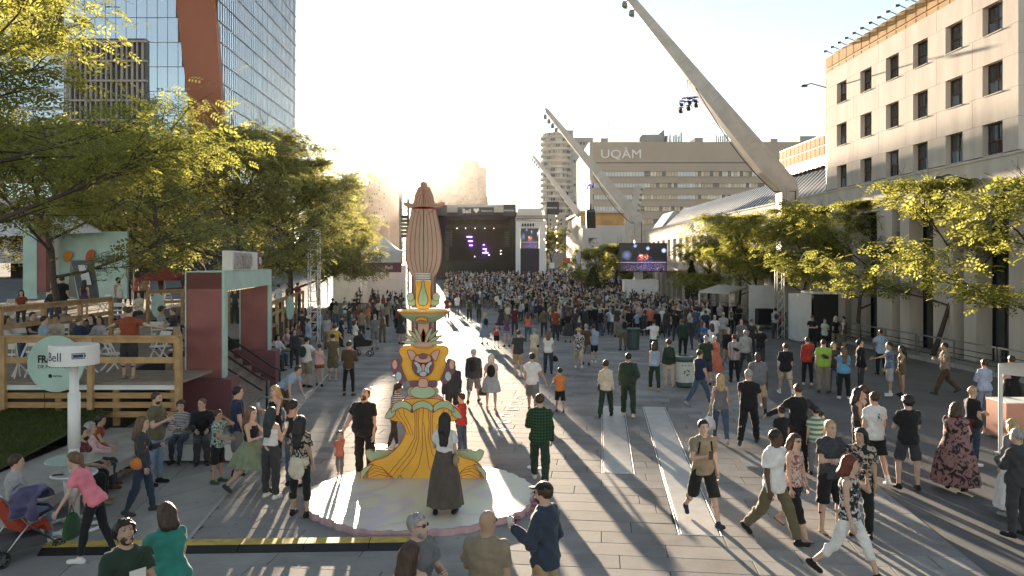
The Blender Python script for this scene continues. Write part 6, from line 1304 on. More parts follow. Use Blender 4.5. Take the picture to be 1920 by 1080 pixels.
CLR = {'black': (0.018, 0.018, 0.02), 'char': (0.05, 0.05, 0.055), 'grey': (0.17, 0.17, 0.175), 'lgrey': (0.38, 0.38, 0.38), 'white': (0.72, 0.71, 0.69), 'cream': (0.62, 0.55, 0.42), 'navy': (0.025, 0.035, 0.075), 'blue': (0.07, 0.14, 0.30), 'lblue': (0.32, 0.42, 0.56), 'jean': (0.07, 0.105, 0.17), 'ljean': (0.19, 0.26, 0.36), 'djean': (0.035, 0.05, 0.08),
       'red': (0.42, 0.045, 0.04), 'coral': (0.60, 0.17, 0.11), 'rust': (0.26, 0.065, 0.03), 'orange': (0.60, 0.20, 0.06), 'pink': (0.75, 0.22, 0.27), 'lpink': (0.66, 0.42, 0.42), 'maroon': (0.12, 0.025, 0.03), 'purple': (0.13, 0.07, 0.15), 'green': (0.04, 0.10, 0.045), 'dgreen': (0.028, 0.048, 0.032), 'olive': (0.135, 0.115, 0.065), 'khaki': (0.27, 0.22, 0.15), 'tan': (0.36, 0.26, 0.16), 'beige': (0.48, 0.40, 0.30), 'brown': (0.10, 0.06, 0.035), 'teal': (0.04, 0.24, 0.19), 'lime': (0.34, 0.52, 0.08), 'yellow': (0.55, 0.36, 0.05), 'sage': (0.24, 0.27, 0.17), 'skirt': (0.105, 0.085, 0.07), 'cyan': (0.12, 0.32, 0.50), 'mint': (0.40, 0.52, 0.45)}
HAIRC = {'black': (0.012, 0.010, 0.010), 'brown': (0.055, 0.03, 0.016), 'lbrown': (0.14, 0.08, 0.04), 'blond': (0.42, 0.29, 0.14), 'pale': (0.62, 0.52, 0.38), 'grey': (0.30, 0.29, 0.28), 'red': (0.14, 0.028, 0.015), 'teal': (0.015, 0.03, 0.03)}
def pattern_mat(kind, c):
    key = 'cloth_%s_%s' % (kind, '_'.join('%.3f' % x for x in c))
    if key in MATS: return MATS[key]
    if kind == 'plain': return mat(key, c, 0.85, var=0.16, scale=7, bump=0.55, bscale=15, sheen=0.15, spec=0.2)
    m = bpy.data.materials.new(key); m.use_nodes = True; nt = m.node_tree; L = nt.links; b = nt.nodes['Principled BSDF']; b.inputs['Roughness'].default_value = 0.85; b.inputs['Specular IOR Level'].default_value = 0.2
    tc = nd(nt, 'ShaderNodeTexCoord'); A, B = {'stripe': ((0.62, 0.62, 0.6), (0.02, 0.02, 0.025)), 'stripe2': ((0.5, 0.48, 0.46), (0.05, 0.045, 0.07)), 'vstripe': ((0.6, 0.57, 0.54), (0.10, 0.03, 0.06)), 'greenstripe': ((0.55, 0.58, 0.5), (0.12, 0.24, 0.14)), 'plaid': (c, (0.016, 0.022, 0.018)), 'leafprint': ((0.03, 0.03, 0.03), (0.6, 0.58, 0.55)), 'floral': ((0.30, 0.17, 0.16), (0.035, 0.03, 0.035)), 'flower': ((0.02, 0.03, 0.03), (0.45, 0.35, 0.28)), 'camo': ((0.08, 0.12, 0.2), (0.25, 0.3, 0.38)), 'dots': (c, (0.06, 0.07, 0.09)), 'pinkprint': ((0.62, 0.48, 0.42), (0.25, 0.09, 0.09))}[kind]
    mx = nd(nt, 'ShaderNodeMix', data_type='RGBA'); mx.inputs['A'].default_value = tuple(A) + (1,); mx.inputs['B'].default_value = tuple(B) + (1,); L.new(mx.outputs['Result'], b.inputs['Base Color'])
    def wave(axis, sc):
        w = nd(nt, 'ShaderNodeTexWave', bands_direction=axis); w.inputs['Scale'].default_value = sc; L.new(tc.outputs['Object'], w.inputs[0]); r = nd(nt, 'ShaderNodeMath', operation='GREATER_THAN'); r.inputs[1].default_value = 0.5; L.new(w.outputs['Fac'], r.inputs[0]); return r.outputs[0]
    if kind in ('stripe', 'stripe2', 'greenstripe'): L.new(wave('Z', {'stripe': 8.0, 'stripe2': 10.0, 'greenstripe': 3.2}[kind]), mx.inputs['Factor'])
    elif kind == 'vstripe': L.new(wave('X', 7.0), mx.inputs['Factor'])
    elif kind == 'plaid':
        a = nd(nt, 'ShaderNodeMath', operation='ADD'); L.new(wave('Z', 5.5), a.inputs[0]); L.new(wave('X', 5.5), a.inputs[1]); h = nd(nt, 'ShaderNodeMath', operation='MULTIPLY'); h.inputs[1].default_value = 0.5; L.new(a.outputs[0], h.inputs[0]); L.new(h.outputs[0], mx.inputs['Factor'])
    else:
        n = nd(nt, 'ShaderNodeTexNoise'); n.inputs['Scale'].default_value = {'leafprint': 16, 'floral': 9, 'flower': 14, 'camo': 13, 'dots': 30, 'pinkprint': 20}[kind]; n.inputs['Detail'].default_value = 2.5; n.inputs['Distortion'].default_value = 1.2; L.new(tc.outputs['Object'], n.inputs[0]); r = nd(nt, 'ShaderNodeMapRange'); r.inputs['From Min'].default_value = 0.47; r.inputs['From Max'].default_value = 0.56; L.new(n.outputs['Fac'], r.inputs['Value']); L.new(r.outputs[0], mx.inputs['Factor'])
    MATS[key] = m; return m
def cloth(c):                                                  # 'navy' or 'plaid:green'
    k, n = c.split(':') if ':' in c else ('plain', c); return pattern_mat(k, CLR[n])
def skin_mat(s): return mat('skin_' + s, SKIN[s], 0.55, var=0.07, scale=14, spec=0.35)
def hair_mat(s): return mat('hair_' + s, HAIRC[s], 0.5, var=0.45, scale=34, bump=0.9, bscale=48, spec=0.5, stretch=(1, 1, 0.16))
M_eye = mat('eye_dark', (0.015, 0.012, 0.01), 0.3, var=0); M_lip = mat('lip', (0.33, 0.13, 0.11), 0.5, var=0)
ARMS = {'down': (4, 7, 12, 10), 'loose': (8, 11, 25, 15), 'fwd': (26, 8, 24, 5), 'back': (-24, 8, 10, 5), 'phone': (22, 12, 95, 38), 'cross': (22, 14, 98, 70), 'hip': (-10, 38, 75, 55), 'ear': (46, 28, 140, 10), 'shade': (88, 34, 125, 40), 'reach': (62, 10, 18, 0), 'reachdown': (34, 14, 12, 0), 'pocket': (-6, 14, 28, 25), 'bag': (2, 12, 4, 0), 'around': (16, 44, 24, -20), 'wide': (30, 62, 20, 0), 'up': (165, 12, 10, 0), 'cup': (14, 10, 105, 12), 'lap': (32, 12, 55, 35), 'handhold': (10, 24, 6, 0), 'behind': (-32, 16, 62, 60), 'bagfwd': (46, 8, 30, 10), 'side': (8, 30, 10, 0)}
LEGS = {'stand': ((2, 3), (-2, 2)), 'walkL': ((26, 6), (-20, 26)), 'walkR': ((-20, 26), (26, 6)), 'strideL': ((32, 10), (-22, 48)), 'strideR': ((-22, 48), (32, 10)), 'sit': ((84, 84), (80, 78)), 'sitx': ((88, 70), (84, 92)), 'relaxL': ((10, 16), (-2, 0)), 'relaxR': ((-2, 0), (10, 16)), 'step': ((14, 6), (-10, 12)), 'sitout': ((78, 50), (84, 80))}
PEOPLE_N = [0]
def build_person(sex='m', h=1.75, w=1.0, legs='stand', armL='down', armR='down', lean=0.0, head=(0, 0), abd=4.0, top=('tee', 'grey'), bot=('pants', 'jean'), hair=('short', 'brown'), shoes='black', res=0.02, feat=True, belly=0.0, beard=None, extras=(), fingers=True, seat=None, sock=None):
    """returns a list of (part name, V, Q, material) with the body first"""
    s = h / 1.75; fem = sex == 'f'; child = h < 1.45; rnd = random.Random(PEOPLE_N[0] * 7 + 3); PEOPLE_N[0] += 1
    hs = 1.0 if h > 1.5 else (1.0 + (1.5 - h) * 0.75)             # children carry larger heads
    th, sh, ua, fa = 0.43 * s, 0.42 * s, 0.285 * s, 0.25 * s; lf = R(lean)
    up = np.array([0, math.sin(lf), math.cos(lf)], np.float32); fw = np.array([0, math.cos(lf), -math.sin(lf)], np.float32); rt = V3(1, 0, 0)
    J = {}; 
    for sd, nm, (a, k) in ((-1, 'L', LEGS[legs][0]), (1, 'R', LEGS[legs][1])):
        hip = V3(sd * 0.088 * s * (1.06 if fem else 1.0) * w ** 0.5, 0, -0.03 * s); ab = R(abd); a, k = R(a), R(k)
        d1 = unit(V3(sd * math.sin(ab) * max(0.2, math.cos(a)), math.sin(a), -math.cos(a))); d2 = unit(V3(sd * math.sin(ab) * 0.3, math.sin(a - k), -math.cos(a - k)))
        kn = hip + d1 * th; an = kn + d2 * sh; fp = (a - k) * 0.55 if legs[:3] != 'sit' else 0.0; fd = unit(V3(sd * 0.15, math.cos(fp), math.sin(fp))); J[nm] = (hip, kn, an, fd)
    low = min(min(J[n][2][2] - 0.075 * s, (J[n][2] + J[n][3] * 0.15 * s)[2] - 0.05 * s) for n in 'LR')
    P0 = V3(0, 0, -low) if seat is None else V3(0, 0, seat + 0.10 * s)
    for n in 'LR': J[n] = tuple(x + P0 for x in J[n][:3]) + (J[n][3],)
    prof = np.array([[-0.11, .128, .105], [-0.03, .160, .118], [0.06, .158, .112], [0.17, .146, .104], [0.28, .158, .112], [0.39, .172, .118], [0.455, .165, .105], [0.505, .120, .080], [0.545, .060, .058]] if not fem else [[-0.11, .135, .11], [-0.03, .166, .122], [0.06, .152, .110], [0.17, .124, .092], [0.28, .138, .105], [0.38, .148, .122], [0.45, .140, .100], [0.505, .098, .072], [0.545, .052, .052]], np.float32)
    if child: prof[:, 1] *= 0.94
    prof = prof * s; prof[:, 1] *= w; prof[:, 2] *= w; bel = np.array([0, 0.3, 0.9, 1.0, 0.6, 0.2, 0, 0, 0], np.float32) * belly; prof[:, 1] += bel * 0.03; prof[:, 2] += bel * 0.06
    yo = bel * 0.035
    def torso(inf, t0, t1, flare=0.0):
        zs = prof[:, 0]; 
        def fn(X, Y, Z):
            y, z = Y - P0[1], Z - P0[2]; t = y * up[1] + z * up[2]; v = y * fw[1] + z * fw[2]; tc = np.clip(t, t0, t1); ex = flare * np.clip((0.17 * s - tc) / (0.3 * s), 0, 1.4)
            rx = np.interp(tc, zs, prof[:, 1]).astype(np.float32) + inf + ex; ry = np.interp(tc, zs, prof[:, 2]).astype(np.float32) + inf + ex; v = v - np.interp(tc, zs, yo).astype(np.float32)
            return (np.sqrt((X / rx) ** 2 + (v / ry) ** 2 + ((t - tc) / (0.03 * s + inf)) ** 2) - 1) * np.minimum(rx, ry)
        return fn
    ext = 0.35 * s; tlo = P0 + np.minimum(0, up * 0.6 * s) - V3(.26, .26, .22) * max(w, 1) * s; thi = P0 + np.maximum(0, up * 0.6 * s) + V3(.26, .26, .06) * max(w, 1) * s
    tpt = lambda t, x=0, y=0: P0 + up * (t * s) + rt * (x * s) + fw * (y * s)
    shw = (0.163 if not fem else 0.140) * (0.6 + 0.4 * w) * (0.94 if child else 1)
    A = {}
    for sd, nm, key in ((-1, 'L', armL), (1, 'R', armR)):
        p, a, e, inn = [R(x) for x in (ARMS[key] if isinstance(key, str) else key)]; S0 = tpt(0.452, sd * shw)
        u = V3(sd * math.sin(a) * max(0.3, math.cos(p)) if abs(p) > 1.2 else sd * math.sin(a), math.sin(p) * math.cos(a), -math.cos(p) * math.cos(a)); u = unit(u); b = V3(0, math.cos(p), math.sin(p)); b = unit(b * math.cos(inn) + V3(-sd, 0, 0) * math.sin(inn)); b = unit(b - u * float(b @ u))
        f = unit(u * math.cos(e) + b * math.sin(e)); u2 = rotx(u, -lf * 0.6); f2 = rotx(f, -lf * 0.6); E = S0 + u2 * ua; W = E + f2 * fa; hd = f2; sidev = unit(np.cross(hd, V3(sd, 0.25, 0.2))); A[nm] = (S0, E, W, hd, sidev, sd)
    hy, hp = -R(head[0]), R(head[1]); hb = tpt(0.545); 
    Mh = np.array(Matrix.Rotation(hy, 3, 'Z') @ Matrix.Rotation(-hp - lf * 0.55, 3, 'X'), np.float32)      # columns: right, front, up
    HC_ = hb + (up * 0.03 + Mh[:, 2] * 0.098 + Mh[:, 1] * 0.016) * s * hs; hr = s * hs
    hpnt = lambda x, y, z: HC_ + Mh @ (V3(x, y, z) * hr)
    pts = [J[n][i] for n in 'LR' for i in (0, 1, 2)] + [J[n][2] + J[n][3] * .2 * s for n in 'LR'] + [A[n][i] for n in 'LR' for i in (0, 1, 2)] + [A[n][2] + A[n][3] * 0.1 for n in 'LR'] + [HC_, tlo + .06, thi - .06]
    lo = np.min(pts, 0) - 0.09 * s; hi = np.max(pts, 0) + 0.09 * s; hi[2] = max(hi[2], HC_[2] + 0.14 * hr); lo[2] = max(min(lo[2], P0[2] - 1), -0.05 if seat is None else lo[2])
    out = []; fat = 0.5 + 0.5 * w
    # ---- body
    B_ = Field(lo, hi, res * 1.08 if feat else res * 1.3); B_.add(torso(0, -0.10 * s, 0.53 * s), tlo, thi, 0.0)
    lr = (.082, .055, .056, .036) if not fem else (.084, .055, .054, .034); ar = (.050, .041, .040, .026) if not fem else (.043, .035, .034, .023); lr = [x * s * fat for x in lr]; ar = [x * s * fat for x in ar]
    for n in 'LR':
        hip, kn, an, fd = J[n]; B_.cap(hip, kn, lr[0], lr[1], 0.03 * s); B_.cap(kn, an, lr[1] * 0.98, lr[3], 0.02 * s); cm = kn + (an - kn) * 0.28; back = unit(np.cross(V3(1, 0, 0), unit(an - kn))); B_.ell(cm + V3(0, -0.018 * s, 0), V3(.046, .05, .10) * s * fat, None, 0.03 * s)
        fdn = np.cross(unit(np.cross(fd, V3(0, 0, 1))), fd); fdn = fdn if fdn[2] < 0 else -fdn; B_.cap(an - fd * 0.030 * s + fdn * 0.043 * s, an + fd * 0.125 * s + fdn * 0.050 * s, 0.029 * s, 0.023 * s, 0.03 * s)
        S0, E, W, hd, sv, sd = A[n]; B_.cap(S0, E, ar[0], ar[1], 0.035 * s); B_.cap(E, W, ar[2], ar[3], 0.02 * s)
        pc = W + hd * 0.048 * s; n3 = unit(np.cross(hd, sv)); B_.ell(pc, V3(.040, .020, .052) * s, np.stack([sv, n3, hd], 1), 0.012 * s)
    B_.cap(tpt(0.49, 0, -0.005), HC_ - Mh[:, 2] * 0.04 * hr - Mh[:, 1] * 0.012 * hr, (.056 if not fem else .047) * s, (.052 if not fem else .044) * s, 0.03 * s)
    B_.ell(HC_ + Mh[:, 2] * 0.022 * hr, V3(.076, .096, .098) * hr, Mh, 0.02 * s); B_.ell(hpnt(0, .022, -.052), V3(.060, .070, .070) * hr, Mh, 0.04 * s); B_.ell(hpnt(0, .070, -.098), V3(.028, .022, .022) * hr, Mh, 0.03 * s)
    if feat:
        B_.cap(hpnt(0, .094, .012), hpnt(0, .112, -.026), 0.008 * hr, 0.014 * hr, 0.012 * s); B_.cap(hpnt(-.036, .084, .028), hpnt(.036, .084, .028), 0.012 * hr, 0.012 * hr, 0.02 * s)
        for sx in (-1, 1): B_.ell(hpnt(sx * .078, -.008, -.008), V3(.010, .020, .030) * hr, Mh, 0.008 * s)
        B_.cap(hpnt(-.018, .094, -.060), hpnt(.018, .094, -.060), .010 * hr, .010 * hr, .012 * s)
    bV, bQ = B_.mesh(); bM = np.zeros(len(bQ), np.int32); ex = []                 # extra quads: fingers, eyes, mouth
    def tube4(ps, rs, mi=0):
        n0 = sum(len(e[0]) for e in ex); vs_ = []; qs = []
        d = unit(ps[-1] - ps[0]); x = unit(np.cross(d, V3(.3, .5, .81))); y = np.cross(d, x)
        for p, r in zip(ps, rs): vs_ += [p + x * r, p + y * r, p - x * r, p - y * r]
        k = len(ps); qs = [[i * 4 + j, i * 4 + (j + 1) % 4, i * 4 + 4 + (j + 1) % 4, i * 4 + 4 + j] for i in range(k - 1) for j in range(4)] + [[(k - 1) * 4 + j for j in range(4)], [3, 2, 1, 0]]
        ex.append((np.array(vs_), np.array(qs) + n0, mi))
    if fingers:
        for n in 'LR':
            S0, E, W, hd, sv, sd = A[n]; n3 = unit(np.cross(hd, sv)); curl = n3 * (1 if float(n3 @ (tpt(0.2) - W)) > 0 else -1)
            for i, (o, ln) in enumerate(((-.030, .062), (-.010, .074), (.010, .070), (.029, .054))):
                b0 = W + (hd * 0.085 + sv * o) * s; b1 = b0 + (hd * ln * 0.5 + curl * 0.012) * s; b2 = b1 + (hd * ln * 0.38 + curl * 0.032) * s; tube4([b0 - hd * 0.015 * s, b1, b2], [.0095 * s, .009 * s, .007 * s])
            q = float((V3(0, 1, 0)) @ sv); tv = sv * (1 if q > 0 else -1); b0 = W + (hd * 0.028 + tv * 0.028) * s; b1 = b0 + (hd * 0.032 + tv * 0.024 + curl * .006) * s; b2 = b1 + (hd * 0.034 + curl * 0.012) * s; tube4([b0, b1, b2], [.012 * s, .011 * s, .008 * s])
    if feat:
        for sx in (-1, 1): tube4([hpnt(sx * .019, .094, .010), hpnt(sx * .044, .084, .010)], [.0075 * hr, .0055 * hr], 1); tube4([hpnt(sx * .014, .101, .030), hpnt(sx * .052, .084, .031)], [.0045 * hr, .0035 * hr], 1)
        tube4([hpnt(-.024, .096, -.058), hpnt(0, .105, -.058), hpnt(.024, .096, -.058)], [.003 * hr, .0062 * hr, .003 * hr], 2)
    if ex:
        n0 = len(bV); bM = np.concatenate([bM] + [np.full(len(e[1]), e[2], np.int32) for e in ex]); bV = np.concatenate([bV] + [e[0] for e in ex]); bQ = np.concatenate([bQ] + [e[1] + n0 for e in ex])
    out.append(('body', bV, bQ, bM))
    def field(lo_, hi_, f=1.0): return Field(np.maximum(lo_, lo - 0.12), np.minimum(hi_, hi + 0.12), res * f)
    def done(F_, name, m):
        v, q = F_.mesh()
        if len(q): out.append((name, v, q, m))
    Tof = lambda Y, Z: (Y - P0[1]) * up[1] + (Z - P0[2]) * up[2]
    # ---- top
    def garment(kind, col, inf, name):
        sl = {'tee': 0.62, 'long': 2.0, 'polo': 0.6, 'tank': 0, 'jacket': 2.0, 'shirt': 0.72, 'hoodie': 2.0, 'dress': 0.35, 'strap': 0, 'tube': 0, 'vest': 0.0, 'loose': 0.85}[kind]; hem = {'tee': -0.10, 'long': -0.09, 'polo': -0.10, 'tank': -0.06, 'jacket': -0.12, 'shirt': -0.14, 'hoodie': -0.11, 'dress': -0.10, 'strap': 0.05, 'tube': 0.08, 'vest': -0.04, 'loose': -0.13}[kind] * s
        if bot and bot[0] in ('skirt', 'long', 'midi', 'dress', 'maxi'): hem = max(hem, 0.10 * s)
        fl = {'tee': 0.026, 'shirt': 0.036, 'jacket': 0.030, 'hoodie': 0.028, 'loose': 0.04, 'polo': 0.026, 'long': 0.022, 'tank': 0.018, 'vest': 0.02}.get(kind, 0.008); G_ = field(tlo - 0.10, thi + 0.12) if sl == 0 else Field(np.minimum(tlo, np.min([A[n][i] for n in 'LR' for i in (0, 1, 2)], 0) - .08), np.maximum(thi, np.max([A[n][i] for n in 'LR' for i in (0, 1, 2)], 0) + .08), res)
        G_.add(torso(inf, hem, 0.515 * s, fl), tlo - .04, thi + .04, 0.0)
        if sl:
            for n in 'LR':
                S0, E, W = A[n][:3]; loose = 0.011 if kind in ('tee', 'shirt', 'loose', 'polo', 'dress') else 0.008
                if sl > 1: G_.cap(S0, E, ar[0] + inf, ar[1] + inf + loose, 0.03 * s)
                else:
                    bv = (E - S0); LL = float(np.linalg.norm(bv)); uu = bv / LL; r0, r1 = ar[0] + inf, ar[0] * 0.92 + inf + loose; lim = LL * sl
                    def sfn(X, Y, Z, S0=S0, uu=uu, r0=r0, r1=r1, lim=lim):
                        t = (X - S0[0]) * uu[0] + (Y - S0[1]) * uu[1] + (Z - S0[2]) * uu[2]; tc = np.clip(t, 0, lim + .03)
                        return np.maximum(np.sqrt((X - S0[0] - tc * uu[0]) ** 2 + (Y - S0[1] - tc * uu[1]) ** 2 + (Z - S0[2] - tc * uu[2]) ** 2) - (r0 + (r1 - r0) * np.clip(tc / lim, 0, 1)), t - lim)
                    G_.add(sfn, np.minimum(S0, E) - .09, np.maximum(S0, E) + .09, 0.022 * s)
                if sl > 1: G_.cap(E, E + (W - E) * 0.96, ar[2] + inf + loose, ar[3] + inf + loose, 0.015 * s)
        G_.wrinkle((0.0046 if kind != 'tank' else 0.0022) * s, rnd.random())
        nk = tpt(0.535); nr = {'tank': .095, 'strap': .12, 'tube': .12}.get(kind, .062 if not fem else .064) * s; G_.cut(lambda X, Y, Z: nr - np.sqrt(X ** 2 + (Y - nk[1] - .012 * s) ** 2 + (Z - nk[2] - 0.012 * s) ** 2 * 0.55)); G_.cut(lambda X, Y, Z: hem - Tof(Y, Z) + 0 * X)
        if kind in ('tank', 'strap', 'vest'): G_.cut(lambda X, Y, Z: np.minimum(np.abs(X) - (0.105 if kind != 'strap' else 0.09) * s, Tof(Y, Z) - (0.40 if kind != 'vest' else 0.44) * s))
        if kind == 'tube': G_.cut(lambda X, Y, Z: Tof(Y, Z) - 0.40 * s + 0 * X)
        done(G_, name, cloth(col))
    if top: garment(top[0], top[1], 0.017 * s if top[0] not in ('jacket', 'hoodie') else 0.024 * s, {'tee': 't_shirt', 'long': 'sweater', 'polo': 'polo_shirt', 'tank': 'tank_top', 'jacket': 'jacket', 'shirt': 'shirt', 'hoodie': 'hoodie', 'dress': 'dress_top', 'strap': 'top', 'tube': 'top', 'vest': 'vest', 'loose': 'blouse'}[top[0]])
    # ---- bottom
    if bot:
        kind, col = bot
        if kind in ('pants', 'shorts', 'leggings', 'capri', 'knee', 'jeans', 'short'):
            ln = {'pants': 1.95, 'jeans': 1.95, 'shorts': 0.86, 'leggings': 1.9, 'capri': 1.5, 'knee': 1.06, 'short': 0.42}[kind]; inf = {'pants': .016, 'jeans': .012, 'shorts': .020, 'leggings': .006, 'capri': .010, 'knee': .022, 'short': .014}[kind] * s; lz = {'shorts': .022, 'knee': .024, 'pants': .014, 'short': .016}.get(kind, .004) * s
            lj = [J[n][i] for n in 'LR' for i in (0, 1, 2)]; G_ = Field(np.minimum(tlo - .03, np.min(lj, 0) - .11 * s), np.maximum(P0 + V3(.26, .26, .2) * w * s, np.max(lj, 0) + .11 * s), res * 1.15); G_.add(torso(inf * 0.35, -0.10 * s, 0.115 * s), tlo - .03, P0 + V3(.28, .28, .2) * w * s, 0.0)
            for n in 'LR':
                hip, kn, an, fd = J[n]; f1 = min(ln, 1); G_.cap(hip, hip + (kn - hip) * f1, lr[0] + inf, lr[0] + (lr[1] - lr[0]) * f1 + inf + lz, 0.028 * s)
                if ln > 1: f2 = ln - 1; G_.cap(kn, kn + (an - kn) * f2, lr[1] + inf + lz * .6, lr[1] + (lr[3] - lr[1]) * f2 + inf + lz, 0.012 * s); G_.ell(kn + (an - kn) * .28 + V3(0, -.016 * s, 0), V3(.046 + inf, .048 + inf, .10) * s * fat, None, 0.03 * s)
            G_.wrinkle((0.0044 if kind != 'leggings' else 0.0012) * s, rnd.random()); G_.cut(lambda X, Y, Z: Tof(Y, Z) - 0.12 * s + 0 * X)
            for n in 'LR':
                hip, kn, an, fd = J[n]; a, b = (hip, kn) if ln <= 1 else (kn, an); f = ln if ln <= 1 else ln - 1; u = unit(b - a); e = a + (b - a) * f; G_.cut(lambda X, Y, Z: np.minimum((X - e[0]) * u[0] + (Y - e[1]) * u[1] + (Z - e[2]) * u[2], 0.14 * s * fat - np.sqrt((X - e[0]) ** 2 + (Y - e[1]) ** 2 + (Z - e[2]) ** 2)))
            done(G_, {'pants': 'trousers', 'jeans': 'jeans', 'shorts': 'shorts', 'leggings': 'leggings', 'capri': 'capri_pants', 'knee': 'long_shorts', 'short': 'shorts'}[kind], cloth(col))
        else:
            ln = {'skirt': 0.36, 'long': 0.80, 'midi': 0.58, 'dress': 0.42, 'maxi': 0.82}[kind] * s; fl = {'skirt': .10, 'long': .115, 'midi': .12, 'dress': .08, 'maxi': .15}[kind] * s; z1 = P0[2] + (0.16 if kind != 'dress' else .2) * s; z0 = P0[2] - ln; cy = (J['L'][1][1] + J['R'][1][1]) / 2 * 0.8; cz = J['L'][1][2]; spr = abs(J['L'][2][1] - J['R'][2][1]) * 0.3
            G_ = Field(V3(-.42 * s * w, -.45 * s * w + min(0, cy), z0), V3(.42 * s * w, .45 * s * w + max(0, cy), z1), res); nf = rnd.choice((9, 11, 13)); ph_ = rnd.uniform(0, 6)
            def fn(X, Y, Z):
                t = np.clip((z1 - Z) / (z1 - z0), 0, 1); k = np.clip(t * 2.2, 0, 1); rx = (0.150 * s + 0.055 * s * k * w) * w + fl * t; ry = (0.115 * s + 0.055 * s * k) * w + fl * t + spr * t; yc = P0[1] + cy * t; th_ = np.arctan2(Y - yc, X); fold = 1 + 0.045 * t * np.sin(nf * th_ + ph_ + 2 * t) + 0.02 * t * np.sin(2.3 * nf * th_)
                return (np.sqrt((X / (rx * fold)) ** 2 + ((Y - yc) / (ry * fold)) ** 2) - 1) * np.minimum(rx, ry)
            G_.add(fn, V3(-.5, -.6, z0), V3(.5, .6, z1), 0.0); G_.cut(lambda X, Y, Z: np.maximum(Z - z1, z0 - Z) + 0 * X + 0 * Y); done(G_, 'skirt' if kind not in ('dress', 'maxi') else 'dress_skirt', cloth(col))
    # ---- shoes
    for n in 'LR':
        an, fd = J[n][2], J[n][3]
        if sock:
            G_ = Field(an - .09, an + .16, res * 0.8); sh_d = unit(J[n][1] - an); G_.cap(an - sh_d * .02, an + sh_d * .10 * s, lr[3] + .006, lr[3] + .008, 0); done(G_, 'sock', cloth(sock))
        if shoes in ('none', None): continue
        sdv = unit(np.cross(fd, V3(0, 0, 1))); G_ = Field(np.minimum(an, an + fd * .2 * s) - .09 * s, np.maximum(an, an + fd * .2 * s) + .08 * s, min(res * 1.05, max(0.03, res * 0.7))); dn = unit(np.cross(sdv, fd)); dn = dn if dn[2] < 0 else -dn
        G_.cap(an - fd * 0.045 * s + dn * 0.040 * s, an + fd * 0.145 * s + dn * 0.046 * s, 0.045 * s, 0.041 * s, 0); 
        if shoes != 'sandal': G_.cap(an + dn * 0.035 * s, an - dn * 0.005 * s, 0.046 * s, 0.045 * s, 0.02 * s)
        bt_ = 0.078 * s; G_.cut(lambda X, Y, Z: ((X - an[0]) * dn[0] + (Y - an[1]) * dn[1] + (Z - an[2]) * dn[2]) - bt_)
        if shoes == 'sandal': G_.cut(lambda X, Y, Z: 0.055 * s - ((X - an[0]) * dn[0] + (Y - an[1]) * dn[1] + (Z - an[2]) * dn[2]))
        done(G_, 'shoe', cloth('brown' if shoes == 'sandal' else shoes))
    # ---- hair
    st, hc = hair if hair else (None, None)
    if st and st != 'bald':
        G_ = Field(HC_ - V3(.2, .2, .5 if st in ('long', 'pony', 'vlong') else .22) * hr, HC_ + V3(.2, .2, .22) * hr, min(res, max(0.03, res * 0.6))); t_ = {'curly': .030, 'afro': .05, 'short': .012, 'buzz': .006, 'fade': .009}.get(st, .018)
        G_.ell(hpnt(0, -.008, .030), V3(.078 + t_, .096 + t_, .092 + t_) * hr, Mh, 0)
        if st in ('long', 'vlong', 'bob'):
            e = {'long': -.26, 'vlong': -.40, 'bob': -.12}[st]; [(G_.cap(hpnt(q_, -.055, .0), hpnt(q_ * 1.3, -.105, max(e, -.16)), .070 * hr, .058 * hr, 0.03), G_.cap(hpnt(q_ * 1.3, -.105, max(e, -.16)), hpnt(q_ * 1.1, -.150, e), .058 * hr, .035 * hr, 0.03)) for q_ in (-.034, .034)]
            for sx in (-1, 1): G_.cap(hpnt(sx * .066, -.02, .0), hpnt(sx * .074, -.035, max(e, -.16)), .036 * hr, .030 * hr, 0.03)
        if st == 'bun': G_.ell(hpnt(0, -.10, .075), V3(.042, .042, .042) * hr, Mh, 0.015)
        if st == 'pony': G_.cap(hpnt(0, -.11, .05), hpnt(0, -.135, -.20), .036 * hr, .026 * hr, 0.02)
        inv = lambda X, Y, Z: [(X - HC_[0]) * Mh[0][i] + (Y - HC_[1]) * Mh[1][i] + (Z - HC_[2]) * Mh[2][i] for i in range(3)]
        def facecut(X, Y, Z):
            x, y, z = inv(X, Y, Z); f = np.minimum(y - 0.030 * hr - 0.35 * np.clip(z, 0, 1), 0.062 * hr - z - 0.0 * x); g_ = f
            if st in ('short', 'buzz', 'fade', 'bun', 'pony', 'curly', 'afro'): g_ = np.maximum(f, np.minimum(-z - 0.015 * hr - np.clip(-y, 0, .06) * 0.9, 0.25 - z if st != 'pony' else (y + .10 * hr) * 1.0))
            return g_
        G_.cut(facecut)
        X, Y, Z = G_.ax[0][:, None, None], G_.ax[1][None, :, None], G_.ax[2][None, None, :]; amp = {'curly': .010, 'afro': .012}.get(st, .003); fq = 95 if st in ('curly', 'afro') else 60; G_.d = G_.d + amp * (np.sin(X * fq) * np.sin(Y * fq + 1) + 0.6 * np.sin(Z * fq * 0.8 + X * 40)).astype(np.float32); done(G_, 'hair', hair_mat(hc))
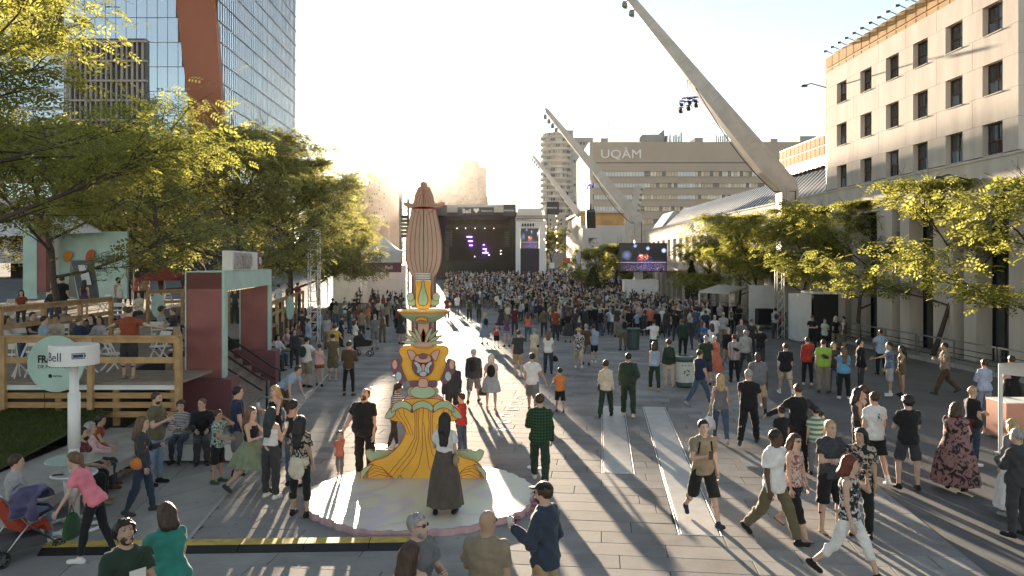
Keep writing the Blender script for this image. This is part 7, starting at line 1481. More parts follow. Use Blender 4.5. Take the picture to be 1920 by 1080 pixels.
    if beard:
        G_ = Field(HC_ - .16 * hr, HC_ + .16 * hr, min(res, .014)); mq = hpnt(0, .108, -.054); G_.ell(hpnt(0, .024, -.060), V3(.064, .076, .073) * hr, Mh, 0); G_.cut(lambda X, Y, Z: .024 * hr - np.sqrt((X - mq[0]) ** 2 + (Y - mq[1]) ** 2 + (Z - mq[2]) ** 2)); G_.cut(lambda X, Y, Z: (lambda x, y, z: np.maximum(z + .030 * hr, -y + 0.0 * hr))(*[(X - HC_[0]) * Mh[0][i] + (Y - HC_[1]) * Mh[1][i] + (Z - HC_[2]) * Mh[2][i] for i in range(3)])); done(G_, 'beard', hair_mat(beard))
    # ---- worn things
    for e in extras:
        k, c = e.split('=') if '=' in e else (e, 'black')
        if k == 'backpack':
            c0 = tpt(0.30, 0, -0.20 * max(1, w * .9)); G_ = Field(c0 - .3 * s, c0 + .3 * s, res); Mt = np.stack([rt, fw, up], 1); G_.ell(c0, V3(.135, .085, .20) * s, Mt, 0); G_.ell(c0 - up * .07 * s - fw * .05 * s, V3(.11, .06, .11) * s, Mt, 0.03); done(G_, 'backpack', cloth(c))
            for sx in (-1, 1):
                G_ = Field(tpt(.1) - .32 * s, tpt(.5) + .25 * s, res); q = [tpt(.42, sx * .09, -.15), tpt(.505, sx * .095, -.02), tpt(.44, sx * .10, .125 * (w * .5 + .5)), tpt(.26, sx * .125, .10)]; 
                for a, b in zip(q[:-1], q[1:]): G_.cap(a, b, .017 * s, .017 * s, 0.005)
                done(G_, 'strap', cloth(c))
        elif k in ('bag', 'bagL'):
            sx = 1 if k == 'bag' else -1; c0 = tpt(0.0, sx * (.20 * w), -.04); G_ = Field(c0 - .26 * s, c0 + .26 * s, res); G_.ell(c0, V3(.055, .125, .11) * s, None, 0); done(G_, 'shoulder_bag', cloth(c)); G_ = Field(tpt(-.05) - .3 * s, tpt(.55) + .3 * s, res); q = [c0 + up * .08 * s, tpt(.30, sx * .16 * w, -.13), tpt(.50, sx * .10, -.03), tpt(.28, sx * .17 * w, .12), c0 + up * .08 * s + fw * .05]
            for a, b in zip(q[:-1], q[1:]): G_.cap(a, b, .012 * s, .012 * s, 0)
            done(G_, 'strap', cloth(c))
        elif k == 'crossbag':
            c0 = tpt(0.02, .15 * w, -.10); G_ = Field(tpt(-.2) - .3 * s, tpt(.55) + .3 * s, res); q = [c0, tpt(.25, 0.02, -.145 * w), tpt(.50, -.12, -.04)]
            for a, b in zip(q[:-1], q[1:]): G_.cap(a, b, .012 * s, .012 * s, 0)
            G_.ell(c0, V3(.08, .05, .07) * s, None, 0.01); done(G_, 'crossbody_bag', cloth(c))
        elif k == 'fanny':
            c0 = tpt(0.26, .02, -.16 * w); G_ = Field(tpt(-.2) - .3 * s, tpt(.55) + .3 * s, res); G_.ell(c0, V3(.13, .045, .065) * s, np.stack([unit(rt - up * .5), fw, unit(up + rt * .5)], 1), 0); G_.cap(c0, tpt(.5, -.12, -.03), .012, .012, 0); G_.cap(c0, tpt(.10, .16 * w, -.06), .012, .012, 0); done(G_, 'sling_bag', cloth(c))
        elif k in ('cap', 'capback'):
            G_ = Field(HC_ - .26 * hr, HC_ + .26 * hr, min(res, max(.018, res * 0.6))); G_.ell(hpnt(0, -.005, .045), V3(.089, .108, .085) * hr, Mh, 0); iv = lambda X, Y, Z: [(X - HC_[0]) * Mh[0][i] + (Y - HC_[1]) * Mh[1][i] + (Z - HC_[2]) * Mh[2][i] for i in range(3)]; G_.cut(lambda X, Y, Z: 0.045 * hr - iv(X, Y, Z)[2]); yy_ = .12 if k == 'cap' else -.12; G_.ell(hpnt(0, yy_, .045), V3(.072, .075, .012) * hr, Mh, 0.004); done(G_, 'cap', cloth(c))
        elif k == 'hat':
            G_ = Field(HC_ - .3 * hr, HC_ + .3 * hr, min(res, max(.018, res * 0.6))); G_.ell(hpnt(0, -.005, .06), V3(.09, .108, .085) * hr, Mh, 0); iv = lambda X, Y, Z: [(X - HC_[0]) * Mh[0][i] + (Y - HC_[1]) * Mh[1][i] + (Z - HC_[2]) * Mh[2][i] for i in range(3)]; G_.cut(lambda X, Y, Z: 0.05 * hr - iv(X, Y, Z)[2]); G_.ell(hpnt(0, 0, .055), V3(.17, .185, .014) * hr, Mh, 0.004); done(G_, 'straw_hat', cloth(c))
        elif k == 'shades':
            G_ = Field(HC_ - .14 * hr, HC_ + .14 * hr, .009)
            for sx in (-1, 1): G_.ell(hpnt(sx * .032, .094, .010), V3(.027, .012, .019) * hr, Mh, 0); G_.cap(hpnt(sx * .055, .085, .014), hpnt(sx * .083, -.005, .014), .006, .006, 0)
            G_.cap(hpnt(-.02, .103, .014), hpnt(.02, .103, .014), .006, .006, 0); done(G_, 'sunglasses', mat('shade_lens', (0.01, 0.01, 0.012), 0.12, var=0, spec=0.8))
        elif k == 'tied':
            c0 = tpt(0.05); G_ = Field(c0 - .4 * s, c0 + .3 * s, res); G_.add(torso(.028 * s, -.02 * s, .10 * s), tlo - .05, thi, 0.0); G_.ell(tpt(-.12, 0, -.14 * w), V3(.16, .04, .17) * s, None, 0.03); G_.cut(lambda X, Y, Z: np.abs(Tof(Y, Z) + 0.09 * s) - 0.19 * s + 0 * X); done(G_, 'tied_jacket', cloth(c))
        elif k == 'print':
            out.append(('shirt_print', None, None, c))
    return out, dict(A=A, HC=HC_, tpt=tpt, fw=fw, up=up)
def finish_mesh(name, V, Q, mats, mi=None):
    me = bpy.data.meshes.new(name); quads_mesh(me, V, Q, True)
    for m in mats: me.materials.append(m)
    if mi is not None: me.polygons.foreach_set('material_index', mi)
    return me
GROUP_OF = {}
def person(label, px, py, face=0, z=0.0, at=None, skin='light', group=None, **k):
    """one person: px, py the photo pixel between the feet; face: 0 looks away from the camera, 90 to the right, 180 at it"""
    p = at if at is not None else G(px, py, z); k.setdefault('res', 0.021 if p.y < 16 else 0.027 if p.y < 22 else 0.034 if p.y < 32 else 0.045); k.setdefault('feat', p.y < 26); k.setdefault('fingers', p.y < 30)
    prt, info = build_person(**k); mats = [skin_mat(skin), M_eye, M_lip]; b = None
    for nm, V, Q, m in prt:
        if nm == 'body': b = link('person', finish_mesh('person', V, Q, mats, m)); b.location = (p.x, p.y, z if at is None else at.z); b.rotation_euler = (0, 0, -R(face)); tag(b, label, 'person', group)
        elif V is None: pass
        else: link(nm, finish_mesh(nm, V, Q, [m]), b)
    b['_hands'] = 0; del b['_hands']
    return b, info
def hand_pos(b, info, n): 
    S0, E, W, hd, sv, sd = info['A'][n]; q = W + hd * 0.09; return (Matrix.Translation(b.location) @ Matrix.Rotation(b.rotation_euler.z, 4, 'Z')) @ Vector([float(x) for x in q])
# ------------------------------------------------------------------ people in the plaza
def held(kind, b, info, n, label, off=(0, 0, 0), rz=0.0, col='white', scale=1.0):
    q = hand_pos(b, info, n) + Vector(off)
    if kind == 'cup': t = MB().lathe([(0.0, 0), (0.03, 0), (0.04, 0.12), (0.037, 0.12), (0.028, 0.012), (0, 0.012)], 14); o = t.build('cup', mat('cup_plastic', (0.6, 0.6, 0.58), 0.2, var=0), None, True)
    elif kind == 'phone': t = MB(); t.box(-0.037, 0.037, -0.005, 0.005, -0.07, 0.07); o = t.build('phone', M_black)
    elif kind == 'paper': t = MB(); t.box(-0.08, 0.08, -0.001, 0.001, -0.10, 0.10); o = t.build('paper', M_white); 
    else:                                                          # soft carrier bag hanging from the hand
        t = MB(); n_ = 14; w, d, h = 0.17 * scale, 0.07 * scale, 0.32 * scale
        for z, k in ((0, .25), (-0.03, .55), (-h * .35, .85), (-h * .7, 1.0), (-h * .95, .95), (-h, .7)):
            for i in range(n_): a_ = 2 * math.pi * i / n_; t.v.append((w * k * math.cos(a_) * (1 + .08 * math.sin(5 * a_ + z * 30)), d * k * math.sin(a_), z - 0.10 * scale))
        t.f = [(r * n_ + i, (r + 1) * n_ + i, (r + 1) * n_ + (i + 1) % n_, r * n_ + (i + 1) % n_) for r in range(5) for i in range(n_)] + [tuple(range(5 * n_, 6 * n_))]; t.m = [0] * len(t.f); t.tube([(-0.05, 0, -0.1 * scale), (-0.01, 0, 0.0), (0.05, 0, -0.1 * scale)], 0.008, 5); o = t.build('carrier_bag', cloth(col), None, True)
    o.location = q; o.rotation_euler = (0, 0, rz); tag(o, label, {'cup': 'cup', 'phone': 'phone', 'paper': 'paper'}.get(kind, 'bag')); return o
def chest_print(b, info, m, w, h, t=0.34, back=False, parent_name='print', x=0.0):
    tpt, fw, up = info['tpt'], info['fw'], info['up']; k = -1 if back else 1; n = 8; me = MB()
    for j in range(n + 1):
        for i in range(n + 1):
            u = (i / n - 0.5) * w + x; v = (j / n - 0.5) * h; p = tpt(t + v / 1.75, u / 1.0, k * (0.165 - 0.55 * u * u * 2)); me.v.append(tuple(float(q) for q in p))
    me.f = [((j * (n + 1) + i), (j * (n + 1) + i + 1), ((j + 1) * (n + 1) + i + 1), ((j + 1) * (n + 1) + i)) for j in range(n) for i in range(n)]; me.m = [0] * len(me.f); o = me.build(parent_name, m, b, True)
    sw_ = o.modifiers.new('wrap', 'SHRINKWRAP'); tg_ = [c for c in b.children if c.name.split('.')[0] in ('t_shirt', 'polo_shirt')][0]; sw_.target = tg_; sw_.offset = 0.004; sw_.wrap_method = 'NEAREST_SURFACEPOINT'; return o
D = 0.118  # top of the plate
# -- around the sculpture
b, i_ = person('heavy man in a black T-shirt bending his head toward a toddler', 684, 896, 195, w=1.22, belly=1.0, h=1.80, top=('tee', 'black'), bot=('pants', 'black'), hair=('buzz', 'brown'), shoes='sandal', armR='handhold', armL='down', head=(8, -38), beard='brown', lean=4)
chest_print(b, i_, M_white, 0.13, 0.10, 0.36, x=-0.03)
person('toddler in a coral vest holding the hand of the man in black', 637, 893, 185, z=D, h=0.84, top=('tee', 'coral'), bot=('pants', 'grey'), hair=('short', 'brown'), shoes='lpink', armL='up', legs='step', head=(-20, -10))
person('girl in a striped top reaching toward the sculpture', 738, 843, 55, sex='f', h=1.56, top=('tee', 'stripe:white'), bot=('leggings', 'char'), hair=('pony', 'black'), shoes='white', skin='brown', armR='reach', armL='reach', lean=12, legs='step')
person('boy in a red T-shirt touching the right side of the sculpture', 866, 852, -65, h=1.36, top=('tee', 'red'), bot=('jeans', 'jean'), hair=('short', 'brown'), armL='reach', armR='fwd', shoes='white')
person('man in a dark jacket half hidden behind the sculpture', 848, 800, -20, top=('jacket', 'char'), bot=('pants', 'char'), hair=('short', 'black'), skin='brown')
b, i_ = person('woman in a long brown skirt and white T-shirt with tan bag', 834, 964, 4, z=D, sex='f', h=1.69, top=('tee', 'white'), bot=('long', 'skirt'), hair=('vlong', 'black'), shoes='black', legs='relaxR', armL='phone', armR='down', extras=('bag=tan',), abd=7)
b, i_ = person('man in a green plaid shirt walking away past the sculpture', 1012, 906, 6, h=1.82, top=('jacket', 'plaid:green'), bot=('pants', 'dgreen'), hair=('short', 'brown'), shoes='white', legs='walkL', armL='phone', armR='down')
# -- couple and family walking away
person('man in a beige cap and dark jacket with a backpack', 888, 757, 3, top=('jacket', 'char'), bot=('knee', 'grey'), hair=('short', 'grey'), extras=('cap=beige', 'backpack=black'), shoes='brown', legs='walkR')
b, i_ = person('woman with long pale blond hair and a small black backpack', 921, 769, 0, sex='f', h=1.66, top=('tee', 'lpink'), bot=('skirt', 'lgrey'), hair=('long', 'pale'), extras=('backpack=black',), shoes='lpink', legs='step', armL='bag')
held('bag', b, i_, 'L', 'small brown paper bag carried by the pale blond woman', col='brown', scale=0.75)
person('man in a white T-shirt walking hand in hand with a boy', 998, 773, 8, h=1.78, top=('tee', 'white'), bot=('knee', 'grey'), hair=('short', 'black'), skin='tan', armR='handhold', shoes='char', legs='walkL')
person('boy in an orange T-shirt and black shorts', 1050, 773, 0, h=1.27, top=('tee', 'orange'), bot=('knee', 'black'), hair=('short', 'black'), skin='tan', armL='side', shoes='char', legs='step')
person('woman in a white blouse with dark hair in a bun', 1136, 783, 12, sex='f', h=1.67, top=('long', 'cream'), bot=('pants', 'dgreen'), hair=('bun', 'brown'), armL='cup', shoes='black', extras=('bagL=dgreen',), legs='walkR')
person('man in a loose dark green jacket beside the white bloused woman', 1178, 781, 8, h=1.80, w=1.12, top=('jacket', 'dgreen'), bot=('pants', 'dgreen'), hair=('short', 'black'), skin='tan', shoes='cream', legs='step', armR='behind')
# -- right foreground
b, i_ = person('young man in a khaki T-shirt walking with a phone and backpack', 1318, 978, 172, h=1.77, top=('tee', 'khaki'), bot=('knee', 'black'), hair=('short', 'black'), armL='down', armR='phone', extras=('backpack=black',), shoes='navy', legs='walkL')
held('phone', b, i_, 'R', 'dark phone held by the young man in khaki', (0, -0.03, 0.02), 0.3)
person('man in a white short sleeved shirt and olive trousers', 1452, 1014, 148, h=1.80, skin='dark', top=('shirt', 'white'), bot=('pants', 'olive'), hair=('buzz', 'black'), shoes='black', legs='walkL', armL='back', armR='down', head=(-40, 0))
person('woman with sunglasses in a pink printed top and black capris', 1490, 1003, 150, sex='f', h=1.67, top=('tank', 'pinkprint:pink'), bot=('capri', 'black'), hair=('bob', 'brown'), extras=('shades',), shoes='sandal', legs='walkR', armL='down')
person('man in a black patterned T-shirt standing with folded arms', 1556, 998, 165, h=1.80, top=('tee', 'dots:char'), bot=('knee', 'black'), hair=('fade', 'blond'), armL='cross', armR='cross', shoes='sandal', legs='relaxL')
person('dark haired youth in an open flowered shirt', 1614, 1004, 205, h=1.70, top=('shirt', 'flower:green'), bot=('pants', 'black'), hair=('bob', 'black'), skin='tan', armL='down', head=(25, 0))
b, i_ = person('red haired person in a leaf print tank top making a call', 1592, 1084, 130, sex='f', h=1.75, top=('tank', 'leafprint:black'), bot=('capri', 'white'), hair=('bob', 'red'), shoes='black', legs='walkL', armL='ear', armR='down', extras=('bagL=black',), head=(-20, 0))
held('phone', b, i_, 'L', 'phone at the ear of the red haired person', (0, 0, 0.03), 0.5)
b, i_ = person('man in a white T-shirt with a green plant printed on the back', 1640, 906, -8, h=1.80, top=('tee', 'white'), bot=('shorts', 'black'), hair=('short', 'brown'), shoes='white', sock='white', armL='down', legs='step')
t = MB(); rdp = random.Random(4)
for k in range(16):
    a_ = rdp.uniform(0, 6.28); r_p = rdp.uniform(0, .07); cx_, cz_ = r_p * math.cos(a_) * 1.2, r_p * math.sin(a_); a2 = rdp.uniform(0, 6.28); L_ = .05; t.add([(cx_, 0, cz_), (cx_ + L_ * .5 * math.cos(a2 + .4), 0, cz_ + L_ * .5 * math.sin(a2 + .4)), (cx_ + L_ * math.cos(a2), 0, cz_ + L_ * math.sin(a2)), (cx_ + L_ * .5 * math.cos(a2 - .4), 0, cz_ + L_ * .5 * math.sin(a2 - .4))], [(0, 1, 2, 3)])
q_ = i_['tpt'](0.34, 0, -0.15); t.v = [(x + float(q_[0]), y + float(q_[1]), z + float(q_[2])) for x, y, z in t.v]; o = t.build('plant_print', mat('plant_print', (0.09, 0.17, 0.08), 0.8, var=0.5, scale=30), b); sw_ = o.modifiers.new('wrap', 'SHRINKWRAP'); sw_.target = [c for c in b.children if c.name.startswith('t_shirt')][0]; sw_.offset = 0.005
person('curly haired man in a plain black T-shirt and grey shorts', 1703, 918, 2, h=1.79, top=('tee', 'black'), bot=('shorts', 'char'), hair=('curly', 'black'), shoes='black', legs='relaxL', armL='phone', armR='phone', abd=8)
person('large woman in an ankle length purple floral dress', 1792, 918, 45, sex='f', h=1.66, w=1.35, belly=1.1, top=('dress', 'floral:red'), bot=('maxi', 'floral:red'), hair=('bob', 'brown'), shoes='black', extras=('shades',), armR='phone')
person('blond woman in a black T-shirt with a jacket over her arm', 1823, 872, 75, sex='f', h=1.68, top=('tee', 'black'), bot=('jeans', 'djean'), hair=('short', 'blond'), shoes='white', extras=('shades', 'tied=maroon', 'bag=black'), armL='lap')
person('grey haired person in a dark coat at the right picture edge', 1908, 1006, -25, sex='f', h=1.70, w=1.1, top=('jacket', 'char'), bot=('pants', 'char'), hair=('short', 'grey'), shoes='black', armL='phone')
person('blond woman in a white skirt at the right picture edge', 1899, 968, -20, sex='f', h=1.65, top=('jacket', 'grey'), bot=('long', 'white'), hair=('long', 'blond'), shoes='lgrey')
person('tall grey haired man in black walking beside a blond woman', 1404, 834, 25, h=1.86, w=1.08, top=('tee', 'black'), bot=('pants', 'black'), hair=('short', 'grey'), shoes='char', legs='walkR', armR='fwd', armL='fwd', head=(-30, 0))
b, i_ = person('blond woman in a grey tank top and blue jeans', 1351, 830, 12, sex='f', h=1.72, top=('tank', 'grey'), bot=('jeans', 'jean'), hair=('long', 'blond'), shoes='lpink', legs='walkL', armL='bag', armR='fwd')
held('bag', b, i_, 'L', 'white plastic bag carried by the blond woman in grey', col='white')
person('heavy set man in a grey polo walking toward the camera', 1421, 775, 185, h=1.82, w=1.2, belly=0.8, skin='dark', top=('polo', 'grey'), bot=('knee', 'tan'), hair=('buzz', 'black'), shoes='char', sock='black', legs='walkL')
person('man in a black sweater with his arms round two children', 1497, 882, 0, h=1.80, w=1.1, top=('long', 'black'), bot=('pants', 'black'), hair=('short', 'brown'), armL='around', armR='around')
person('child in a black cap under the arm of the man in black', 1466, 888, -10, h=1.36, top=('tee', 'black'), bot=('pants', 'char'), hair=('short', 'brown'), extras=('capback=black',))
person('child in a green striped T-shirt under the arm of the man in black', 1530, 890, 8, h=1.38, top=('tee', 'greenstripe:green'), bot=('pants', 'grey'), hair=('short', 'black'))
person('girl with dark hair standing close to the plant print man', 1608, 868, 95, sex='f', h=1.62, top=('strap', 'char'), bot=('pants', 'black'), hair=('long', 'black'), skin='tan')
person('curly haired girl next to the plant print man', 1620, 860, -60, sex='f', h=1.60, top=('tank', 'char'), bot=('short', 'char'), hair=('curly', 'brown'))
# -- nearest people cut by the lower edge
def near(label, px, pytop, face, h, **k):
    Y = F * (HC - h) / (pytop - HOR); return person(label, 0, 0, face, at=Vector((GX(px, Y), Y, 0)), h=h, res=0.0175, **k)
b, i_ = near('man in a dark denim jacket, black cap and sunglasses with a can', 1022, 904, -62, 1.82, top=('jacket', 'djean'), bot=('pants', 'tan'), hair=('short', 'brown'), beard='brown', extras=('cap=black', 'shades'), armL='cup', armR='pocket')
held('cup', b, i_, 'L', 'drink can in the hand of the man in the black cap', (0, -0.02, -0.03))
near('bald man in an olive brown shirt seen from behind', 912, 957, 12, 1.78, w=1.06, top=('shirt', 'khaki'), bot=('pants', 'char'), hair=('bald', 'black'), skin='tan', armL='phone', armR='down', extras=('shades',), head=(25, 0))
near('grey haired man with sunglasses in a dark grey T-shirt', 782, 963, 125, 1.78, w=1.05, top=('tee', 'grey'), bot=('pants', 'djean'), hair=('short', 'grey'), extras=('shades',), beard='grey', armL='phone', armR='lap', head=(-12, -6))
near('woman with long brown hair beside the man with sunglasses', 768, 1018, -8, 1.64, sex='f', top=('strap', 'black'), bot=('jeans', 'jean'), hair=('vlong', 'brown'), head=(40, 0))
b, i_ = near('bearded man in a dark green T-shirt reading a paper', 236, 977, 140, 1.74, top=('tee', 'dgreen'), bot=('jeans', 'djean'), hair=('curly', 'black'), beard='brown', skin='tan', armL='phone', armR='phone', head=(-5, -26))
held('paper', b, i_, 'L', 'white folded paper held by the bearded man', (0.02, -0.03, 0.05), 0.9)
near('woman in a teal T-shirt with a dark bob leaning over', 322, 946, -45, 1.68, sex='f', w=1.12, top=('tee', 'teal'), bot=('pants', 'lgrey'), hair=('bob', 'brown'), armL='reach', armR='reachdown', lean=14)
# -- left foreground
b, i_ = person('woman in a pink T-shirt bending toward the stroller', 178, 1050, -95, sex='f', h=1.66, top=('tee', 'pink'), bot=('leggings', 'black'), hair=('pony', 'lbrown'), shoes='white', lean=30, armL='reachdown', armR='reachdown', legs='step', head=(0, -12)); held('bag', b, i_, 'R', 'bulging green shopping bag in the hands of the woman in pink', col='green', scale=1.15, rz=1.5, off=(0, -.02, 0))
chest_print(b, i_, M_white, 0.17, 0.16, 0.34)
person('seated man in a maroon shirt on the concrete wall', 0, 0, 75, at=Vector((-7.75, 13.75, 0)), seat=0.5, top=('tee', 'maroon'), bot=('pants', 'black'), hair=('short', 'black'), skin='tan', legs='sit', armL='lap', armR='lap', shoes='khaki', lean=12, beard='black', head=(10, -20))
person('woman in a pale headscarf seated behind the man in maroon', 0, 0, 70, at=Vector((-7.95, 14.55, 0)), seat=0.5, sex='f', h=1.6, top=('long', 'lpink'), bot=('pants', 'char'), hair=('bob', 'grey'), legs='sit', armL='lap', armR='lap', shoes='brown')
person('girl in a coral dress sitting sideways on the concrete wall', 0, 0, 80, at=Vector((-8.4, 15.6, 0)), seat=0.5, sex='f', h=1.45, top=('dress', 'rust'), bot=('dress', 'rust'), hair=('pony', 'black'), skin='tan', legs='sitout', armL='back', armR='lap', shoes='brown', lean=10)
person('person in light jeans seated at the left picture edge', 0, 0, 60, at=Vector((-7.55, 11.75, 0)), seat=0.5, top=('tee', 'lgrey'), bot=('jeans', 'ljean'), hair=('short', 'brown'), legs='sit', armL='lap', armR='lap', shoes='white')
person('woman in a dark top with an orange leather shoulder bag', 266, 962, 75, sex='f', h=1.68, top=('long', 'char'), bot=('jeans', 'djean'), hair=('long', 'lbrown'), shoes='char', armL='phone', armR='down', extras=('bag=orange',), legs='step')
person('bearded man in an olive T-shirt carrying a bag in front', 292, 908, 95, h=1.80, top=('tee', 'olive'), bot=('jeans', 'ljean'), hair=('fade', 'brown'), beard='brown', armL='phone', armR='cup', extras=('bagL=black',), head=(5, 0))
person('seated woman in a pinstriped shirt with folded arms', 0, 0, 172, at=Vector((GX(338, 16.9), 16.95, 0)), seat=0.45, sex='f', h=1.66, top=('long', 'stripe2:white'), bot=('jeans', 'djean'), hair=('curly', 'brown'), legs='sitx', armL='cross', armR='cross', shoes='black')
person('seated balding man in black on the white bench', 0, 0, 160, at=Vector((GX(378, 16.9), 16.95, 0)), seat=0.45, top=('long', 'black'), bot=('pants', 'char'), hair=('buzz', 'lbrown'), legs='sit', armL='lap', armR='lap', shoes='black', head=(40, 0))
person('boy in a pale patterned T-shirt shading his eyes', 408, 905, 100, h=1.42, top=('tee', 'dots:mint'), bot=('knee', 'black'), hair=('short', 'brown'), skin='tan', armL='shade', armR='lap', shoes='green', head=(10, 0))
person('man in a navy polo with sunglasses on his head', 444, 890, 60, h=1.80, w=1.05, top=('polo', 'navy'), bot=('knee', 'grey'), hair=('fade', 'black'), shoes='black', head=(0, 0))
person('woman in a black top and shiny sage skirt gesturing', 470, 926, 105, sex='f', h=1.68, top=('strap', 'black'), bot=('skirt', 'sage'), hair=('long', 'lbrown'), shoes='char', armL='bagfwd', armR='phone', legs='walkL')
b, i_ = person('woman in a white top with teal black hair raising a cup', 508, 934, 18, sex='f', h=1.66, top=('tube', 'white'), bot=('pants', 'char'), hair=('vlong', 'teal'), shoes='white', armR='cup', armL='bagfwd', skin='light')
held('cup', b, i_, 'R', 'plastic cup raised by the teal haired woman', (0, -0.02, 0))
b, i_ = person('blond woman in a black frilled top behind the cup raisers', 516, 868, 215, sex='f', h=1.67, top=('strap', 'black'), bot=('pants', 'black'), hair=('long', 'blond'), armR='cup', armL='cross')
held('cup', b, i_, 'R', 'plastic cup held by the blond woman in black', (0, -0.03, 0))
person('woman in a patterned top with a cream jacket tied at the waist', 563, 967, 14, sex='f', h=1.70, top=('tee', 'flower:black'), bot=('capri', 'black'), hair=('vlong', 'black'), shoes='black', extras=('tied=cream', 'crossbag=cream'), abd=6, skin='tan')
person('woman in a black camisole with her hair in a bun', 549, 912, 30, sex='f', h=1.66, top=('strap', 'black'), bot=('jeans', 'jean'), hair=('bun', 'black'), skin='tan')
person('man in a light blue shirt bending over by the gate', 531, 790, 110, h=1.76, top=('tee', 'lblue'), bot=('pants', 'brown'), hair=('short', 'brown'), lean=52, armL='reachdown', armR='reachdown', head=(0, -20))
# -- left of the sculpture, middle distance
person('slim person in black leggings standing with folded arms', 654, 742, 8, h=1.78, top=('long', 'brown'), bot=('leggings', 'black'), hair=('fade', 'brown'), armL='cross', armR='cross', shoes='char', abd=7)
person('man in an olive T-shirt and green shorts seen from behind', 624, 714, 5, h=1.74, top=('tee', 'olive'), bot=('knee', 'olive'), hair=('short', 'black'), shoes='lgrey', armL='phone')
person('man in a white T-shirt with a dark green backpack', 575, 726, 25, h=1.75, top=('tee', 'white'), bot=('knee', 'khaki'), hair=('short', 'black'), extras=('backpack=dgreen',), armR='around')
person('girl in a pale top and rust shorts beside the backpack man', 599, 724, -5, sex='f', h=1.50, top=('tank', 'lpink'), bot=('short', 'rust'), hair=('short', 'brown'), shoes='black', legs='step')
person('man in a pale blue shirt near the terrace corner', 578, 668, 60, top=('shirt', 'lblue'), bot=('pants', 'char'), hair=('short', 'brown'))
person('person in a mustard yellow top near the stroller', 627, 686, 0, top=('tee', 'yellow'), bot=('pants', 'khaki'), hair=('short', 'brown'), armR='side')
person('woman with dark hair and yellow scarf by the terrace steps', 552, 690, 150, sex='f', h=1.62, top=('long', 'char'), bot=('pants', 'char'), hair=('long', 'brown'))
person('woman in a white blouse beside a dark pram', 666, 664, 70, sex='f', h=1.64, top=('loose', 'white'), bot=('pants', 'black'), hair=('bob', 'brown'), armR='reachdown')
person('man in a grey dress length shirt standing alone', 703, 655, -15, top=('shirt', 'grey'), bot=('knee', 'grey'), hair=('short', 'grey'), shoes='brown')
person('woman in an olive jumpsuit beside the man in grey', 717, 642, 10, sex='f', h=1.68, top=('tank', 'olive'), bot=('pants', 'olive'), hair=('bob', 'lbrown'))
person('man in brown standing behind the pram', 678, 640, 0, top=('tee', 'khaki'), bot=('pants', 'char'), hair=('short', 'brown'))
person('person in a dark skirt with a bag left of the bowl', 752, 645, 30, sex='f', h=1.68, top=('tee', 'char'), bot=('skirt', 'char'), hair=('bob', 'brown'), extras=('bagL=black',))
for k, (x, y, c, lab) in enumerate(((566, 645, 'char', 'person in charcoal leaning by the side railing'), (598, 640, 'lblue', 'person in pale blue among the terrace queue'), (612, 655, 'lgrey', 'person in light grey near the yellow top'), (640, 650, 'navy', 'person in navy among the terrace queue'), (655, 625, 'green', 'person in green under the truss tower'), (690, 618, 'orange', 'person in orange before the pagoda tent'), (725, 612, 'tan', 'person in tan before the pagoda tent'), (664, 606, 'char', 'person in black beside the truss tower'), (742, 602, 'teal', 'person in teal left of the sculpture neck'), (705, 600, 'rust', 'person in rust before the pagoda tent'), (630, 612, 'khaki', 'person in khaki behind the truss tower'), (585, 622, 'maroon', 'person in maroon by the side railing'))):
    person(lab, x, y, random.uniform(-60, 60), sex='mf'[k % 2], h=random.uniform(1.6, 1.8), top=('tee', c), bot=('pants', ['char', 'jean', 'khaki'][k % 3]), hair=(['short', 'long', 'bob', 'bun'][k % 4], ['brown', 'black', 'lbrown'][k % 3]), legs=['stand', 'relaxL', 'step'][k % 3])
# -- centre and upper plaza
person('man in a black and red T-shirt shading his eyes', 972, 706, 5, h=1.78, w=1.08, top=('tee', 'char'), bot=('knee', 'tan'), hair=('short', 'brown'), armR='shade', legs='step', shoes='beige')
person('older person in a cream top with a cross strap', 1002, 690, 0, h=1.64, sex='f', top=('tee', 'cream'), bot=('pants', 'beige'), hair=('short', 'grey'), extras=('crossbag=black',))
b, i_ = person('woman in a white blouse and dark trousers with long hair', 1028, 700, 4, sex='f', h=1.70, top=('tee', 'white'), bot=('pants', 'djean'), hair=('long', 'lbrown'), armR='bag', legs='step'); held('bag', b, i_, 'R', 'dark handbag of the long haired woman in white', col='black', scale=0.7)
person('woman in a denim dress with a shoulder backpack', 909, 645, -20, sex='f', h=1.66, top=('tee', 'ljean'), bot=('midi', 'ljean'), hair=('bob', 'blond'), extras=('backpack=black',), head=(30, 0))
b, i_ = person('boy in a red number 31 sports jersey', 931, 652, 0, h=1.25, top=('tee', 'red'), bot=('knee', 'black'), hair=('short', 'brown'), sock='white', shoes='black')
q_ = i_['tpt'](0.24, -0.09, -0.165); text_mesh('lettering', '31', 0.19, face_mat([float(x) for x in q_], (1, 0, 0), (0, 0, 1)), M_white, b, 0.004, bold=0.006)
person('woman in shorts standing right of the jersey boy', 950, 650, -25, sex='f', h=1.66, top=('tee', 'purple'), bot=('short', 'ljean'), hair=('long', 'lbrown'))
person('man in a straw hat and a black and white print shirt', 1085, 692, 4, h=1.74, top=('shirt', 'leafprint:black'), bot=('knee', 'beige'), hair=('short', 'grey'), extras=('hat=yellow',), legs='walkL', shoes='white')
person('man in brown walking beside the straw hat man', 1099, 684, 8, top=('tee', 'brown'), bot=('knee', 'grey'), hair=('short', 'grey'), legs='step')
person('man in a light blue polo and black shorts', 1113, 682, 0, h=1.76, top=('polo', 'lblue'), bot=('shorts', 'black'), hair=('short', 'brown'), legs='walkR', shoes='white')
